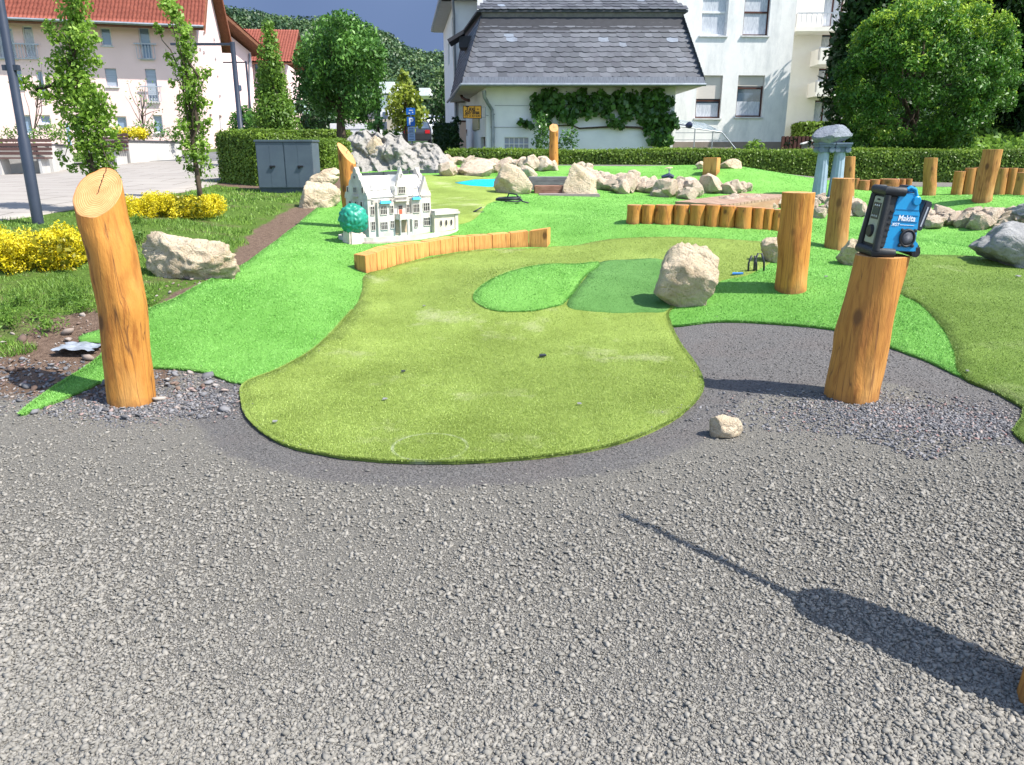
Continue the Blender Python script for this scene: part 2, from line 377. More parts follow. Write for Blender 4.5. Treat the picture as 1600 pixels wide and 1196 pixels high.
def sheet(name, poly, off, mat, res, thick=0.0, kind='structure', label=None):
    """a sheet cut to an outline and draped over the terrain, with a real edge"""
    poly = [p for i, p in enumerate(poly) if math.dist(p, poly[i-1]) > 1e-4]
    A = np.array(poly); x0, y0 = A.min(0); x1, y1 = A.max(0)
    bd = []
    for i in range(len(poly)):
        a, b = A[i], A[(i+1) % len(poly)]; m = max(1, int(np.linalg.norm(b-a)/res))
        m = max(m, int(np.linalg.norm(b-a)/.045)) if (a[1] < 8 and thick >= .015) else m; nv = np.array([-(b-a)[1], (b-a)[0]])/(np.linalg.norm(b-a)+1e-9)
        bd += [tuple(a+(b-a)*k/m+nv*(.007*noise.noise(Vector((a[0]*9+(b-a)[0]*k/m*9, a[1]*9+(b-a)[1]*k/m*9, 0)))+.004*noise.noise(Vector((a[0]*40+(b-a)[0]*k/m*40, a[1]*40+(b-a)[1]*k/m*40, 0)))*(a[1] < 8))) for k in range(m)]
    gx, gy = np.meshgrid(np.arange(x0, x1, res), np.arange(y0, y1, res), indexing='ij')
    gx = gx.ravel(); gy = gy.ravel(); k = sdist(poly, gx, gy) > res*.45
    pts = bd+list(zip(gx[k], gy[k])); nb = len(bd)
    r = geometry.delaunay_2d_cdt([Vector(p) for p in pts], [(i, (i+1) % nb) for i in range(nb)], [], 1, 1e-5)
    V2 = np.array([tuple(v) for v in r[0]]); fs = [tuple(f) for f in r[2]]
    z = H(V2[:,0], V2[:,1])+off
    V = [(x, y, zz) for (x, y), zz in zip(V2, z)]
    if thick:
        # skirt along boundary edges
        from collections import Counter
        ec = Counter()
        for f in fs:
            for i in range(3): ec[tuple(sorted((f[i], f[(i+1) % 3])))] += 1
        mp = {}
        for f in list(fs):
            for i in range(3):
                a, b = f[i], f[(i+1) % 3]
                if ec[tuple(sorted((a, b)))] == 1:
                    for q in (a, b):
                        if q not in mp: mp[q] = len(V); V.append((V[q][0], V[q][1], V[q][2]-thick))
                    fs.append((b, a, mp[a], mp[b]))
    me = bpy.data.meshes.new(name); me.from_pydata(V, [], fs); me.materials.append(mat)
    bm = bmesh.new(); bm.from_mesh(me); bmesh.ops.recalc_face_normals(bm, faces=bm.faces[:])
    up = sum(f.normal.z for f in bm.faces)
    if up < 0: bmesh.ops.reverse_faces(bm, faces=bm.faces[:])
    bm.to_mesh(me); bm.free()
    me.polygons.foreach_set('use_smooth', [True]*len(me.polygons))
    o = bpy.data.objects.new(name, me); COL.objects.link(o); return tag(o, label=label, kind=kind)

TURF = smooth_poly(poly_px([(32,651),(95,628),(165,597),(205,582),(250,579),(320,585),(385,603),(450,585),(560,520),(760,500),(960,505),(1045,512),
    (1120,505),(1200,507),(1320,520),(1400,548),(1455,570),(1500,592),(1560,618),(1600,640),(1700,690)])+[(7.5,5.2),(12,9),(16,17.5),(10.6,18.3),(0,20.3)]
    +poly_px([(740,258),(640,258),(562,263),(535,290),(500,322),(470,347),(435,375),(400,401),(345,433),(290,462),(228,490),(180,525),(158,560),(88,607)]), 4)
TONGUE = smooth_poly(poly_px([(385,603),(379,628),(392,662),(440,697),(520,717),(620,725),(740,725),(860,717),(960,698),(1040,666),(1085,632),(1097,604),(1085,574),
    (1062,542),(1047,510),(1046,490),(1085,462),(1130,441),(1175,430),(1215,402),(1224,386),(1150,378),(1050,373),(950,377),(900,386),(855,389),
    (760,393),(690,402),(625,416),(572,432),(566,458),(545,495),(500,543),(440,580)]), 5)
BUMP = smooth_poly(poly_px([(741,472),(752,452),(790,432),(850,418),(934,414),(910,440),(885,475),(860,486),(820,492),(770,490)]), 4)
PATCH = smooth_poly(poly_px([(936,414),(985,409),(1035,410),(1048,440),(1046,486),(1000,492),(945,493),(888,485),(896,462),(915,438)]), 4)
OLIVE_R = smooth_poly(poly_px([(1400,452),(1412,405),(1480,402),(1560,406),(1650,408)])+[(9.0,8.6),(8.6,6.2)]+poly_px([(1700,691),(1600,641),(1555,617),(1502,592),(1492,556),(1475,520),(1440,480)]), 4)
OLIVE_B = smooth_poly(poly_px([(560,280),(640,276),(712,275),(780,283),(800,300),(768,318),(748,338),(712,354),(620,356),(552,350)]), 4)
POOL = poly_px([(711,288),(740,283),(775,282),(800,284),(800,294),(765,294),(735,292)])
LAWN = poly_px([(10,545),(60,500),(150,478),(240,476),(320,436),(408,350),(444,328),(466,322),(474,302),(415,299),(335,290)])+[(-8,19),(-6,19)]+poly_px([(330,289),(180,322),(0,348)])+[(-14,9),(-12,5),(-6,5.2)]
PLAZA = poly_px([(0,346),(60,338),(180,318),(270,303),(335,289)])+[(-6.6,19),(-8,27),(-40,27),(-40,6),(-12,7.2)]
# ---- one ground sheet reaching the horizon
gx = np.unique(np.concatenate([-np.geomspace(9, 1500, 26)[::-1], np.arange(-9, 9.01, .09), np.geomspace(9, 1500, 26)]).round(4))
gy = np.unique(np.concatenate([-np.geomspace(4, 600, 12)[::-1], np.arange(-4, 1, .5), np.arange(1, 16, .09), np.arange(16, 40, .3), np.geomspace(40, 2500, 26)]).round(4))
XX, YY = np.meshgrid(gx, gy, indexing='ij')
ZZ = H(XX, YY)
fine = np.maximum(sm(-.42, -.12, sdist(TONGUE, XX, YY)), sm(-.40, -.12, sdist(TURF, XX, YY))*sm(.0, .5, XX+2.3))
fineR = smooth_poly(poly_px([(1046,505),(1100,498),(1330,512),(1500,585),(1650,660),(1640,690),(1480,630),(1400,600),(1330,596),(1200,615),(1110,645),(1060,660)]))
fine = np.maximum(fine, sm(-.15, .15, sdist(fineR, XX, YY)))
lawn = sm(-.25, .15, sdist(LAWN, XX, YY)) ; lawn = np.maximum(lawn, sm(20, 24, YY)*(XX > -7))
lawn = np.maximum(lawn, sm(24, 28, YY)); lawn = np.maximum(lawn, sm(12, 16, np.abs(XX)))
soil = sm(-.5, .1, -XX-2.55-0*YY)*sm(4.25, 5.0, YY) 
soil = np.maximum(soil, sm(-.6, -.05, sdist(LAWN, XX, YY))*sm(4.4, 4.9, YY))
# small irregularities of the loose gravel
rel = np.zeros_like(ZZ)
mk_ = (YY < 7) & (YY > .8) & (np.abs(XX) < 8)
for i, j in zip(*np.nonzero(mk_)):
    rel[i, j] = noise.noise(Vector((XX[i,j]*1.3, YY[i,j]*1.3, 0)))*.012 + noise.noise(Vector((XX[i,j]*5, YY[i,j]*5, 3)))*.004
inT = np.maximum(sdist(TURF, XX, YY), sdist(TONGUE, XX, YY)); inT = np.maximum(inT, sdist(OLIVE_R, XX, YY))
rel *= sm(.02, -.15, inT); ZZ = ZZ+rel-.012*sm(-.0, .1, inT)
_ix = np.nonzero((gx >= -9.001) & (gx <= 9.001))[0]; _iy = np.nonzero((gy >= .999) & (gy <= 15.9))[0]
_sx, _sy = gx[_ix], gy[_iy]; _sz = ZZ[np.ix_(_ix, _iy)]
def HG(x, y):
    """height of the loose ground sheet itself, with its small relief"""
    i = np.clip(np.searchsorted(_sx, x)-1, 0, len(_sx)-2); j = np.clip(np.searchsorted(_sy, y)-1, 0, len(_sy)-2); a = np.clip((x-_sx[i])/(_sx[i+1]-_sx[i]), 0, 1); b = np.clip((y-_sy[j])/(_sy[j+1]-_sy[j]), 0, 1)
    return _sz[i,j]*(1-a)*(1-b)+_sz[i+1,j]*a*(1-b)+_sz[i,j+1]*(1-a)*b+_sz[i+1,j+1]*a*b
na, nb = XX.shape; idx = np.arange(na*nb).reshape(na, nb)
FQ = np.stack([idx[:-1,:-1], idx[1:,:-1], idx[1:,1:], idx[:-1,1:]], -1).reshape(-1, 4)
me = fastmesh('ground', np.stack([XX, YY, ZZ], -1).reshape(-1, 3), FQ, smooth=True)
for nm, ar in (('fine', fine), ('lawn', lawn), ('soil', soil)):
    a = me.attributes.new(nm, 'FLOAT', 'POINT'); a.data.foreach_set('value', ar.ravel().astype(np.float32))
k = NT('loose_ground')
g1 = k.ramp(k.noise(70, 5, .7), [(.3, (.16,.151,.13)), (.7, (.262,.247,.215))])
g1 = k.mix(k.ramp(k.vor(85), [(.0, 0), (.8, .4)]), g1, (.12,.116,.108))
g2 = k.ramp(k.noise(75, 5, .85), [(.35, (.06,.057,.056)), (.68, (.24,.23,.222))])
g2 = k.mix(k.ramp(k.noise(2.2, 3), [(.45, 0), (.7, .35)]), g2, (.155,.13,.12))
so = k.ramp(k.noise(24, 6, .75), [(.3, (.075,.048,.034)), (.7, (.22,.155,.115))])
gr = k.ramp(k.noise(30, 5, .7), [(.3, (.04,.075,.014)), (.7, (.12,.20,.035))])
gr = k.mix(k.ramp(k.noise(1.6, 4, .6), [(.52, 0), (.68, .7)]), gr, so)
c = k.mix(k.ramp(k.math('ADD', k.attr('fine').outputs['Fac'], k.math('MULTIPLY', k.math('SUBTRACT', k.noise(6, 4, .7), .5), .9)), [(.35, 0), (.65, 1)]), g1, g2)
c = k.mix(k.ramp(k.math('ADD', k.attr('soil').outputs['Fac'], k.math('MULTIPLY', k.math('SUBTRACT', k.noise(5, 4, .7), .5), .9)), [(.4, 0), (.6, 1)]), c, so)
c = k.mix(k.ramp(k.math('ADD', k.attr('lawn').outputs['Fac'], k.math('MULTIPLY', k.math('SUBTRACT', k.noise(4, 4, .7), .5), .9)), [(.4, 0), (.6, 1)]), c, gr)
k.col(c); k.bump(k.math('ADD', k.noise(110, 5, .8), k.math('MULTIPLY', k.vor(60), -.7)), 1.0, .012); k.set(.95, .1)
tag(link('ground', me, k.m), kind='structure')

# ---- artificial turf
CH = G(672, 706)
def chalk(k, c):
    vd = k.n('ShaderNodeVectorMath', operation='DISTANCE'); vd.inputs[1].default_value = (CH.x, CH.y, 0); k.l(k.mp((1,1,0)), vd.inputs[0])
    rg_ = k.ramp(k.math('ABSOLUTE', k.math('SUBTRACT', vd.outputs['Value'], .195)), [(.004, .5), (.012, 0)])
    return k.mix(k.math('MULTIPLY', rg_, k.ramp(k.noise(9, 3), [(.4, .2), (.6, 1)])), c, (.62,.66,.48))
def turf_mat(name, c1, c2, worn=None):
    k = NT(name); n1 = k.noise(230, 3, .8); n2 = k.noise(1.4, 3, .6); n3 = k.noise(7, 3, .6, k.mp((1,.5,1)))
    c = k.ramp(n1, [(.3, c1), (.7, c2)])
    c = k.mix(k.ramp(n2, [(.35, 0), (.7, .5)]), c, tuple(min(1, x*1.25+.02) for x in c2))
    c = k.mix(k.ramp(n3, [(.3, .35), (.5, 0)]), c, c1)
    c = k.mix(k.ramp(k.noise(.75, 3, .5, k.mp((1,1,1), loc=(2,5,0))), [(.40, .28), (.56, 0)]), c, c1)
    if worn: c = chalk(k, k.mix(k.ramp(k.noise(1.0, 6, .7), [(.56, 0), (.70, .6)]), c, worn))
    k.col(c); k.bump(k.noise(300, 3, .8), 1.0, .012); return k.set(.75, .15)
M['turf'] = turf_mat('bright_green_turf', (.092,.27,.036), (.195,.44,.085))
M['olive'] = turf_mat('olive_putting_turf', (.145,.20,.034), (.305,.405,.085), (.52,.53,.30))
M['olive_r'] = turf_mat('deep_olive_turf', (.085,.15,.02), (.19,.29,.05), (.36,.42,.18))
M['patch'] = turf_mat('mid_green_turf', (.07,.19,.04), (.14,.31,.08))
T1 = sheet('bright_turf', TURF, .014, M['turf'], .13, .02)
T2 = sheet('olive_putting_green', TONGUE, .020, M['olive'], .12, .02)
T3 = sheet('turf_bump', BUMP, .027, M['turf'], .09, .007)
T4 = sheet('mid_green_turf_patch', PATCH, .024, M['patch'], .09, .004)
T5 = sheet('olive_turf_fairway', OLIVE_R, .020, M['olive_r'], .14, .02)
T6 = sheet('olive_turf_behind_castle', OLIVE_B, .020, M['olive'], .2, .006)
# small flap of turf poking out left of the tall log
T7 = sheet('turf_flap', smooth_poly(poly_px([(124,538),(150,527),(185,523),(205,535),(180,541),(150,541)])), .05, M['turf'], .08, .03)
pool = sheet('blue_felt_water_patch', POOL, .028, simple('cyan_felt', (.0,.50,.72), (.0,.46,.68), 5, .6), .2, .008)
def blades(name, poly, off, seed, n, w, h, mats, y0, y1, dmin=.0, ref=4.0, excl=None, edge=False):
    """short pile: single bent-over triangles, denser and finer near, coarser far"""
    r = np.random.default_rng(seed); A = np.array(poly); xa, _ = A.min(0); xb, _ = A.max(0)
    N = n*6; Yp = y0*y1/(y0+(y1-y0)*r.random(N)); Xp = r.uniform(-.74, .74, N)*Yp    # density falls with the square of the distance
    k = (Xp > xa) & (Xp < xb) & inside(poly, Xp, Yp)
    for e in (excl or []): k &= ~inside(e, Xp, Yp)
    Xp, Yp = Xp[k][:n], Yp[k][:n]; m = len(Xp)
    if edge:     # fringe hanging along the cut edge
        E = np.array(poly); L = np.linalg.norm(np.roll(E, -1, 0)-E, axis=1)
        mid = (E+np.roll(E, -1, 0))/2; wgt = L*(mid[:,1] < edge)
        for e in (excl or []): wgt = wgt*~inside(e, mid[:,0], mid[:,1])
        cw = np.cumsum(wgt); q = r.random(n//3)*cw[-1]
        i = np.searchsorted(cw, q); t = r.random(len(q)); e0 = E[i]; e1 = np.roll(E, -1, 0)[i]
        Xe = e0[:,0]+(e1-e0)[:,0]*t+r.normal(0, .004, len(q)); Ye = e0[:,1]+(e1-e0)[:,1]*t+r.normal(0, .004, len(q))
        Xp = np.r_[Xp, Xe]; Yp = np.r_[Yp, Ye]; m = len(Xp)
    sc = np.maximum(1, Yp/ref); Zp = H(Xp, Yp)+off-.003
    an = r.uniform(0, 2*np.pi, m); ww = w*sc*r.uniform(.7, 1.3, m); hh = h*r.uniform(.6, 1.2, m)
    la = r.uniform(0, 2*np.pi, m); ll = hh*r.uniform(.2, 1.1, m)
    V = np.empty((m, 3, 3)); V[:,0] = np.c_[Xp+np.cos(an)*ww, Yp+np.sin(an)*ww, Zp]; V[:,1] = np.c_[Xp-np.cos(an)*ww, Yp-np.sin(an)*ww, Zp]
    V[:,2] = np.c_[Xp+np.cos(la)*ll, Yp+np.sin(la)*ll, Zp+hh]
    me = fastmesh(name, V.reshape(-1, 3), np.arange(m*3).reshape(-1, 3), r.random(m)); return tag(link(name, me, mats), kind='stuff')
def blade_mat(name, c1, c2, c3, worn=None):
    k = NT(name); c = k.ramp(k.attr('rnd').outputs['Fac'], [(0, c1), (.6, c2), (1, c3)])
    n2 = k.noise(1.4, 3, .6); c = k.mix(k.ramp(n2, [(.35, 0), (.7, .4)]), c, c3)
    if worn: c = chalk(k, k.mix(k.ramp(k.noise(1.0, 6, .7), [(.56, 0), (.70, .6)]), c, worn))
    c = k.mix(k.ramp(k.noise(3.1, 4, .65, k.mp((1,.6,1))), [(.32, .45), (.5, 0)]), c, c1)
    c = k.mix(k.ramp(k.noise(.75, 3, .5, k.mp((1,1,1), loc=(2,5,0))), [(.40, .28), (.56, 0)]), c, c1)
    k.col(c); return k.set(.5, .3)
Mb = blade_mat('bright_pile', (.085,.265,.032), (.18,.43,.078), (.33,.63,.17))
Mo = blade_mat('olive_pile', (.14,.20,.026), (.285,.39,.075), (.48,.60,.17), (.58,.58,.36))
Mr = blade_mat('deep_olive_pile', (.078,.14,.016), (.18,.275,.044), (.32,.44,.12), (.42,.47,.22))
blades('bright_turf_pile', TURF, .014, 1, 190000, .0021, .013, Mb, 4.2, 19, excl=[TONGUE, OLIVE_R, OLIVE_B], edge=8)
blades('olive_turf_pile', TONGUE, .020, 2, 230000, .0019, .010, Mo, 3.4, 11, excl=[BUMP, PATCH], edge=7)
blades('turf_bump_pile', BUMP, .027, 3, 24000, .0021, .012, Mb, 6.4, 9, edge=9)
blades('turf_patch_pile', PATCH, .024, 4, 22000, .002, .009, blade_mat('mid_pile', (.065,.18,.035), (.13,.29,.07), (.22,.40,.13)), 6.4, 9.5)
blades('olive_fairway_pile', OLIVE_R, .020, 5, 60000, .0021, .011, Mr, 4.2, 10, edge=7)
blades('turf_flap_pile', poly_px([(124,538),(150,527),(185,523),(205,535),(180,541),(150,541)]), .05, 6, 2500, .003, .02, Mb, 5, 7)
# ---- real grass on the strip beside the course
mg = blade_mat('lawn_grass', (.045,.10,.012), (.12,.24,.03), (.26,.40,.07))
def lawn_ok(x, y): return None
r = np.random.default_rng(9); N = 150000
Yp = 4.6*19/(4.6+(19-4.6)*r.random(N)); Xp = r.uniform(-.74, -.15, N)*Yp
dl = sdist(LAWN, Xp, Yp); nn = np.array([noise.noise(Vector((a*1.6, b*1.6, 5))) for a, b in zip(Xp, Yp)])
kk = (dl+nn*.45 > 0.05) & ~inside(TURF, Xp, Yp) & ((nn > -.08) | (r.random(N) < .15)); Xp, Yp, nn = Xp[kk], Yp[kk], nn[kk]; m = len(Xp)
s_ = np.sqrt(np.maximum(1, Yp/6)); hh = (.016+.028*np.clip(nn+.4, 0, 1))*r.uniform(.5, 1.4, m)*s_; ww = .0032*s_*np.maximum(1, Yp/8)
an = r.uniform(0, 6.28, m); la = r.uniform(0, 6.28, m); ll = hh*r.uniform(.1, .9, m); Zp = H(Xp, Yp)-.004
V = np.empty((m, 3, 3)); V[:,0] = np.c_[Xp+np.cos(an)*ww, Yp+np.sin(an)*ww, Zp]; V[:,1] = np.c_[Xp-np.cos(an)*ww, Yp-np.sin(an)*ww, Zp]; V[:,2] = np.c_[Xp+np.cos(la)*ll, Yp+np.sin(la)*ll, Zp+hh]
tag(link('lawn_grass', fastmesh('lawn_grass', V.reshape(-1, 3), np.arange(m*3).reshape(-1, 3), r.random(m)), mg), kind='stuff')

# ---- loose stones of the gravel
def stone_protos(seed, k=7):
    rr = np.random.default_rng(seed); out = []
    for i in range(k):
        bm = bmesh.new(); bmesh.ops.create_icosphere(bm, subdivisions=1, radius=1)
        v = np.array([tuple(x.co) for x in bm.verts]); f = np.array([[x.index for x in q.verts] for q in bm.faces]); bm.free()
        v *= rr.uniform(.62, 1.3, (len(v), 1)); 
        for _ in range(7):
            n = rr.normal(size=3); n /= np.linalg.norm(n); d = rr.uniform(.35, .7); s = v@n; v -= np.outer(np.maximum(s-d, 0), n)
        v *= np.array([1, rr.uniform(.55, .9), rr.uniform(.28, .55)]); out.append((v, f))
    return out
def scatter(name, X, Y, R, seed, mat, off=0.0, sink=.25):
    rr = np.random.default_rng(seed); pr = stone_protos(seed); n = len(X); which = rr.integers(0, len(pr), n); Z = (HG(X, Y) if off == 0 else H(X, Y))+off
    Vs, Fs, Rn, b = [], [], [], 0
    for i, (v, f) in enumerate(pr):
        q = np.nonzero(which == i)[0]; m = len(q)
        if not m: continue
        a = rr.uniform(0, 6.283, m); t = rr.normal(0, .35, m); t2 = rr.normal(0, .35, m)
        x = v[None,:,0]*R[q,None]; y = v[None,:,1]*R[q,None]; z = v[None,:,2]*R[q,None]
        y, z = y*np.cos(t)[:,None]-z*np.sin(t)[:,None], y*np.sin(t)[:,None]+z*np.cos(t)[:,None]
        x, z = x*np.cos(t2)[:,None]-z*np.sin(t2)[:,None], x*np.sin(t2)[:,None]+z*np.cos(t2)[:,None]
        x, y = x*np.cos(a)[:,None]-y*np.sin(a)[:,None], x*np.sin(a)[:,None]+y*np.cos(a)[:,None]
        Vs.append(np.stack([x+X[q,None], y+Y[q,None], z+Z[q,None]+R[q,None]*sink], -1).reshape(-1, 3))
        Fs.append((f[None]+(np.arange(m)*len(v))[:,None,None]+b).reshape(-1, 3)); Rn.append(np.repeat(rr.random(m), len(f))); b += m*len(v)
    me = fastmesh(name, np.concatenate(Vs), np.concatenate(Fs), np.concatenate(Rn)); return tag(link(name, me, mat), kind='stuff')
def gravel_mat(name, st):
    k = NT(name); c = k.ramp(k.attr('rnd').outputs['Fac'], st); c = k.mix(k.ramp(k.noise(120, 4, .7), [(.3, .25), (.6, 0)]), c, (.11,.106,.10))
    k.col(c); k.bump(k.noise(260, 4, .7), .5, .003); return k.set(.9, .2)
gm = gravel_mat('crushed_gravel', [(0, (.185,.175,.154)), (.5, (.225,.213,.188)), (.85, (.258,.243,.214)), (1, (.30,.28,.245))])
gd = gravel_mat('dark_slate_chips', [(0, (.075,.077,.085)), (.45, (.15,.15,.16)), (.8, (.24,.235,.24)), (.9, (.33,.29,.26)), (1, (.26,.15,.14))])
rg = np.random.default_rng(21); N = 350000
Yp = 1.35*6.2/(1.35+(6.2-1.35)*rg.random(N)**.8); Xp = rg.uniform(-1.12, 1.05, N)*(Yp+.1)
tin = np.maximum(np.maximum(sdist(TONGUE, Xp, Yp), sdist(TURF, Xp, Yp)), sdist(OLIVE_R, Xp, Yp))
fz = np.maximum(sm(-.42, -.10, sdist(TONGUE, Xp, Yp)), sm(-.12, .12, sdist(fineR, Xp, Yp)))
nz1 = np.array([noise.noise(Vector((a*2.1, b*2.1, 1))) for a, b in zip(Xp, Yp)]); nz2 = np.array([noise.noise(Vector((a*.8, b*.8, 7))) for a, b in zip(Xp, Yp)])
keep = (tin < -.012) & (rg.random(N) < np.clip(1-.93*fz+.0*nz1, .05, 1)) & (rg.random(N) < .99+.12*nz1) & ~((Xp < -2.6) & (Yp > 4.7))
R = np.exp(rg.normal(math.log(.0052), .54, N))*np.where(fz > .5, .6, 1)*(1+.45*nz2); R = np.clip(R, .0022, .017)
dp = G(1335, 640); near_posts = np.minimum(np.hypot((Xp-dp.x-.25)/1.5, Yp-dp.y+.1), np.hypot(Xp+2.3, Yp-4.75))
dark = near_posts+nz1*.25 < .52
kk = keep & ~dark
# grit between the stones and on the fine strip round the green
rq = np.random.default_rng(33); Nq = 310000; Yq = 1.35*6.2/(1.35+(6.2-1.35)*rq.random(Nq)**.8); Xq = rq.uniform(-1.12, 1.05, Nq)*(Yq+.1)
tq = np.maximum(np.maximum(sdist(TONGUE, Xq, Yq), sdist(TURF, Xq, Yq)), sdist(OLIVE_R, Xq, Yq)); kq = (tq < -.008) & ~((Xq < -2.6) & (Yq > 4.7)); Xq, Yq = Xq[kq], Yq[kq]; mq = len(Xq)
fq = np.maximum(sm(-.42, -.10, sdist(TONGUE, Xq, Yq)), sm(-.12, .12, sdist(fineR, Xq, Yq))); Rq = rq.uniform(.0014, .0034, mq)*np.maximum(1, Yq/3.5)*(1+.45*fq); Zq = HG(Xq, Yq)+Rq*.3; O = np.array([(1,0,0),(0,1,0),(-1,0,0),(0,-1,0),(0,0,.7),(0,0,-.5)]); OF = np.array([(0,1,4),(1,2,4),(2,3,4),(3,0,4),(1,0,5),(2,1,5),(3,2,5),(0,3,5)])
Vq = O[None]*Rq[:,None,None]*rq.uniform(.6, 1.3, (mq, 6, 1)); aq = rq.uniform(0, 6.28, mq); cq, sq = np.cos(aq)[:,None], np.sin(aq)[:,None]; xq = Vq[:,:,0]*cq-Vq[:,:,1]*sq; yq = Vq[:,:,0]*sq+Vq[:,:,1]*cq
Vq = np.stack([xq+Xq[:,None], yq+Yq[:,None], Vq[:,:,2]+Zq[:,None]], -1)
fq = np.maximum(sm(-.42, -.10, sdist(TONGUE, Xq, Yq)), sm(-.12, .12, sdist(fineR, Xq, Yq)))
tag(link('grit', fastmesh('grit', Vq.reshape(-1, 3), (OF[None]+(np.arange(mq)*6)[:,None,None]).reshape(-1, 3), np.repeat(np.clip(rq.random(mq)*.8+.2-fq*.22, 0, 1), 8)), gravel_mat('grit_grains', [(0, (.07,.067,.065)), (.4, (.14,.136,.13)), (.8, (.23,.222,.208)), (1, (.32,.30,.28))])), kind='stuff')
scatter('gravel', Xp[kk], Yp[kk], R[kk], 4, gm)
kk = keep & dark; nd = 9000; xd = np.r_[dp.x+rg.normal(.35, .50, nd), rg.normal(-2.25, .38, 4500)]; yd = np.r_[dp.y-.12-.28*(xd[:nd]-dp.x)*.3+rg.normal(0, .20, nd), rg.normal(4.62, .17, 4500)]
td = np.maximum(np.maximum(sdist(TONGUE, xd, yd), sdist(TURF, xd, yd)), sdist(OLIVE_R, xd, yd)); kd = td < -.02; xd, yd = xd[kd], yd[kd]
scatter('slate_chippings', np.r_[Xp[kk], xd], np.r_[Yp[kk], yd], np.r_[np.clip(R[kk]*1.45, .004, .02), np.clip(np.exp(rg.normal(math.log(.0085), .4, len(xd))), .004, .019)], 5, gd)
xs1 = rg.uniform(-2.6, 3.6, 2600); ys1 = rg.uniform(3.4, 6.6, 2600); e1 = np.maximum(np.maximum(sdist(TONGUE, xs1, ys1), sdist(TURF, xs1, ys1)), sdist(OLIVE_R, xs1, ys1)); k1 = (e1 > -.01) & (e1 < .22) & (rg.random(2600) < np.exp(-np.maximum(e1, 0)/.05)*.75)
scatter('stray_grit_on_turf', xs1[k1], ys1[k1], rg.uniform(.003, .008, k1.sum()), 8, gm, .026)
N = 2500; Yp = rg.uniform(4.3, 5.3, N); Xp = rg.uniform(-4.2, -1.7, N); tin = np.maximum(sdist(TURF, Xp, Yp), sdist(TONGUE, Xp, Yp)); kk = tin < -.02
scatter('rubble_by_turf_edge', Xp[kk], Yp[kk], np.exp(rg.normal(math.log(.011), .5, N))[kk], 6, gd)
N = 1500; Yp = rg.uniform(4.5, 8.5, N); Xp = -2.2-(Yp-4.5)*.35-rg.uniform(-.3, 1.6, N); tin = sdist(TURF, Xp, Yp); kk = (tin < -.02) & (sdist(LAWN, Xp, Yp) < .15)
scatter('soil_clods', Xp[kk], Yp[kk], np.exp(rg.normal(math.log(.012), .6, N))[kk], 7, gravel_mat('soil_stones', [(0, (.10,.065,.05)), (.6, (.20,.14,.11)), (1, (.40,.36,.32))]))
# ---- paving, roads
k = NT('concrete_paving'); c = k.ramp(k.noise(.8, 5, .6), [(.3, (.27,.245,.22)), (.7, (.33,.305,.275))]); c = k.mix(k.ramp(k.noise(40, 4), [(.3, .2), (.6, 0)]), c, (.3,.27,.25))
br = k.n('ShaderNodeTexBrick'); br.offset = .5; br.inputs['Scale'].default_value = 1; br.inputs['Mortar Size'].default_value = .012; br.inputs['Brick Width'].default_value = 1.2; br.inputs['Row Height'].default_value = .8
br.inputs['Color1'].default_value = br.inputs['Color2'].default_value = (1,1,1,1); br.inputs['Mortar'].default_value = (.35,.33,.3,1); k.l(k.mp((1,1,1)), br.inputs['Vector'])
c = k.mix(1.0, c, br.outputs[0], 'MULTIPLY'); k.col(c); M['paving'] = k.set(.85, .2)
sheet('plaza_paving', PLAZA, .012, M['paving'], .5, .02)
M['asphalt'] = simple('asphalt', (.13,.13,.135), (.17,.17,.17), 3, .9, .2, .004, 80)
sheet('access_road', [(-14,26),(-3.2,26),(-3.4,60),(-1,75),(-30,75),(-12,50)], .02, M['asphalt'], .9)
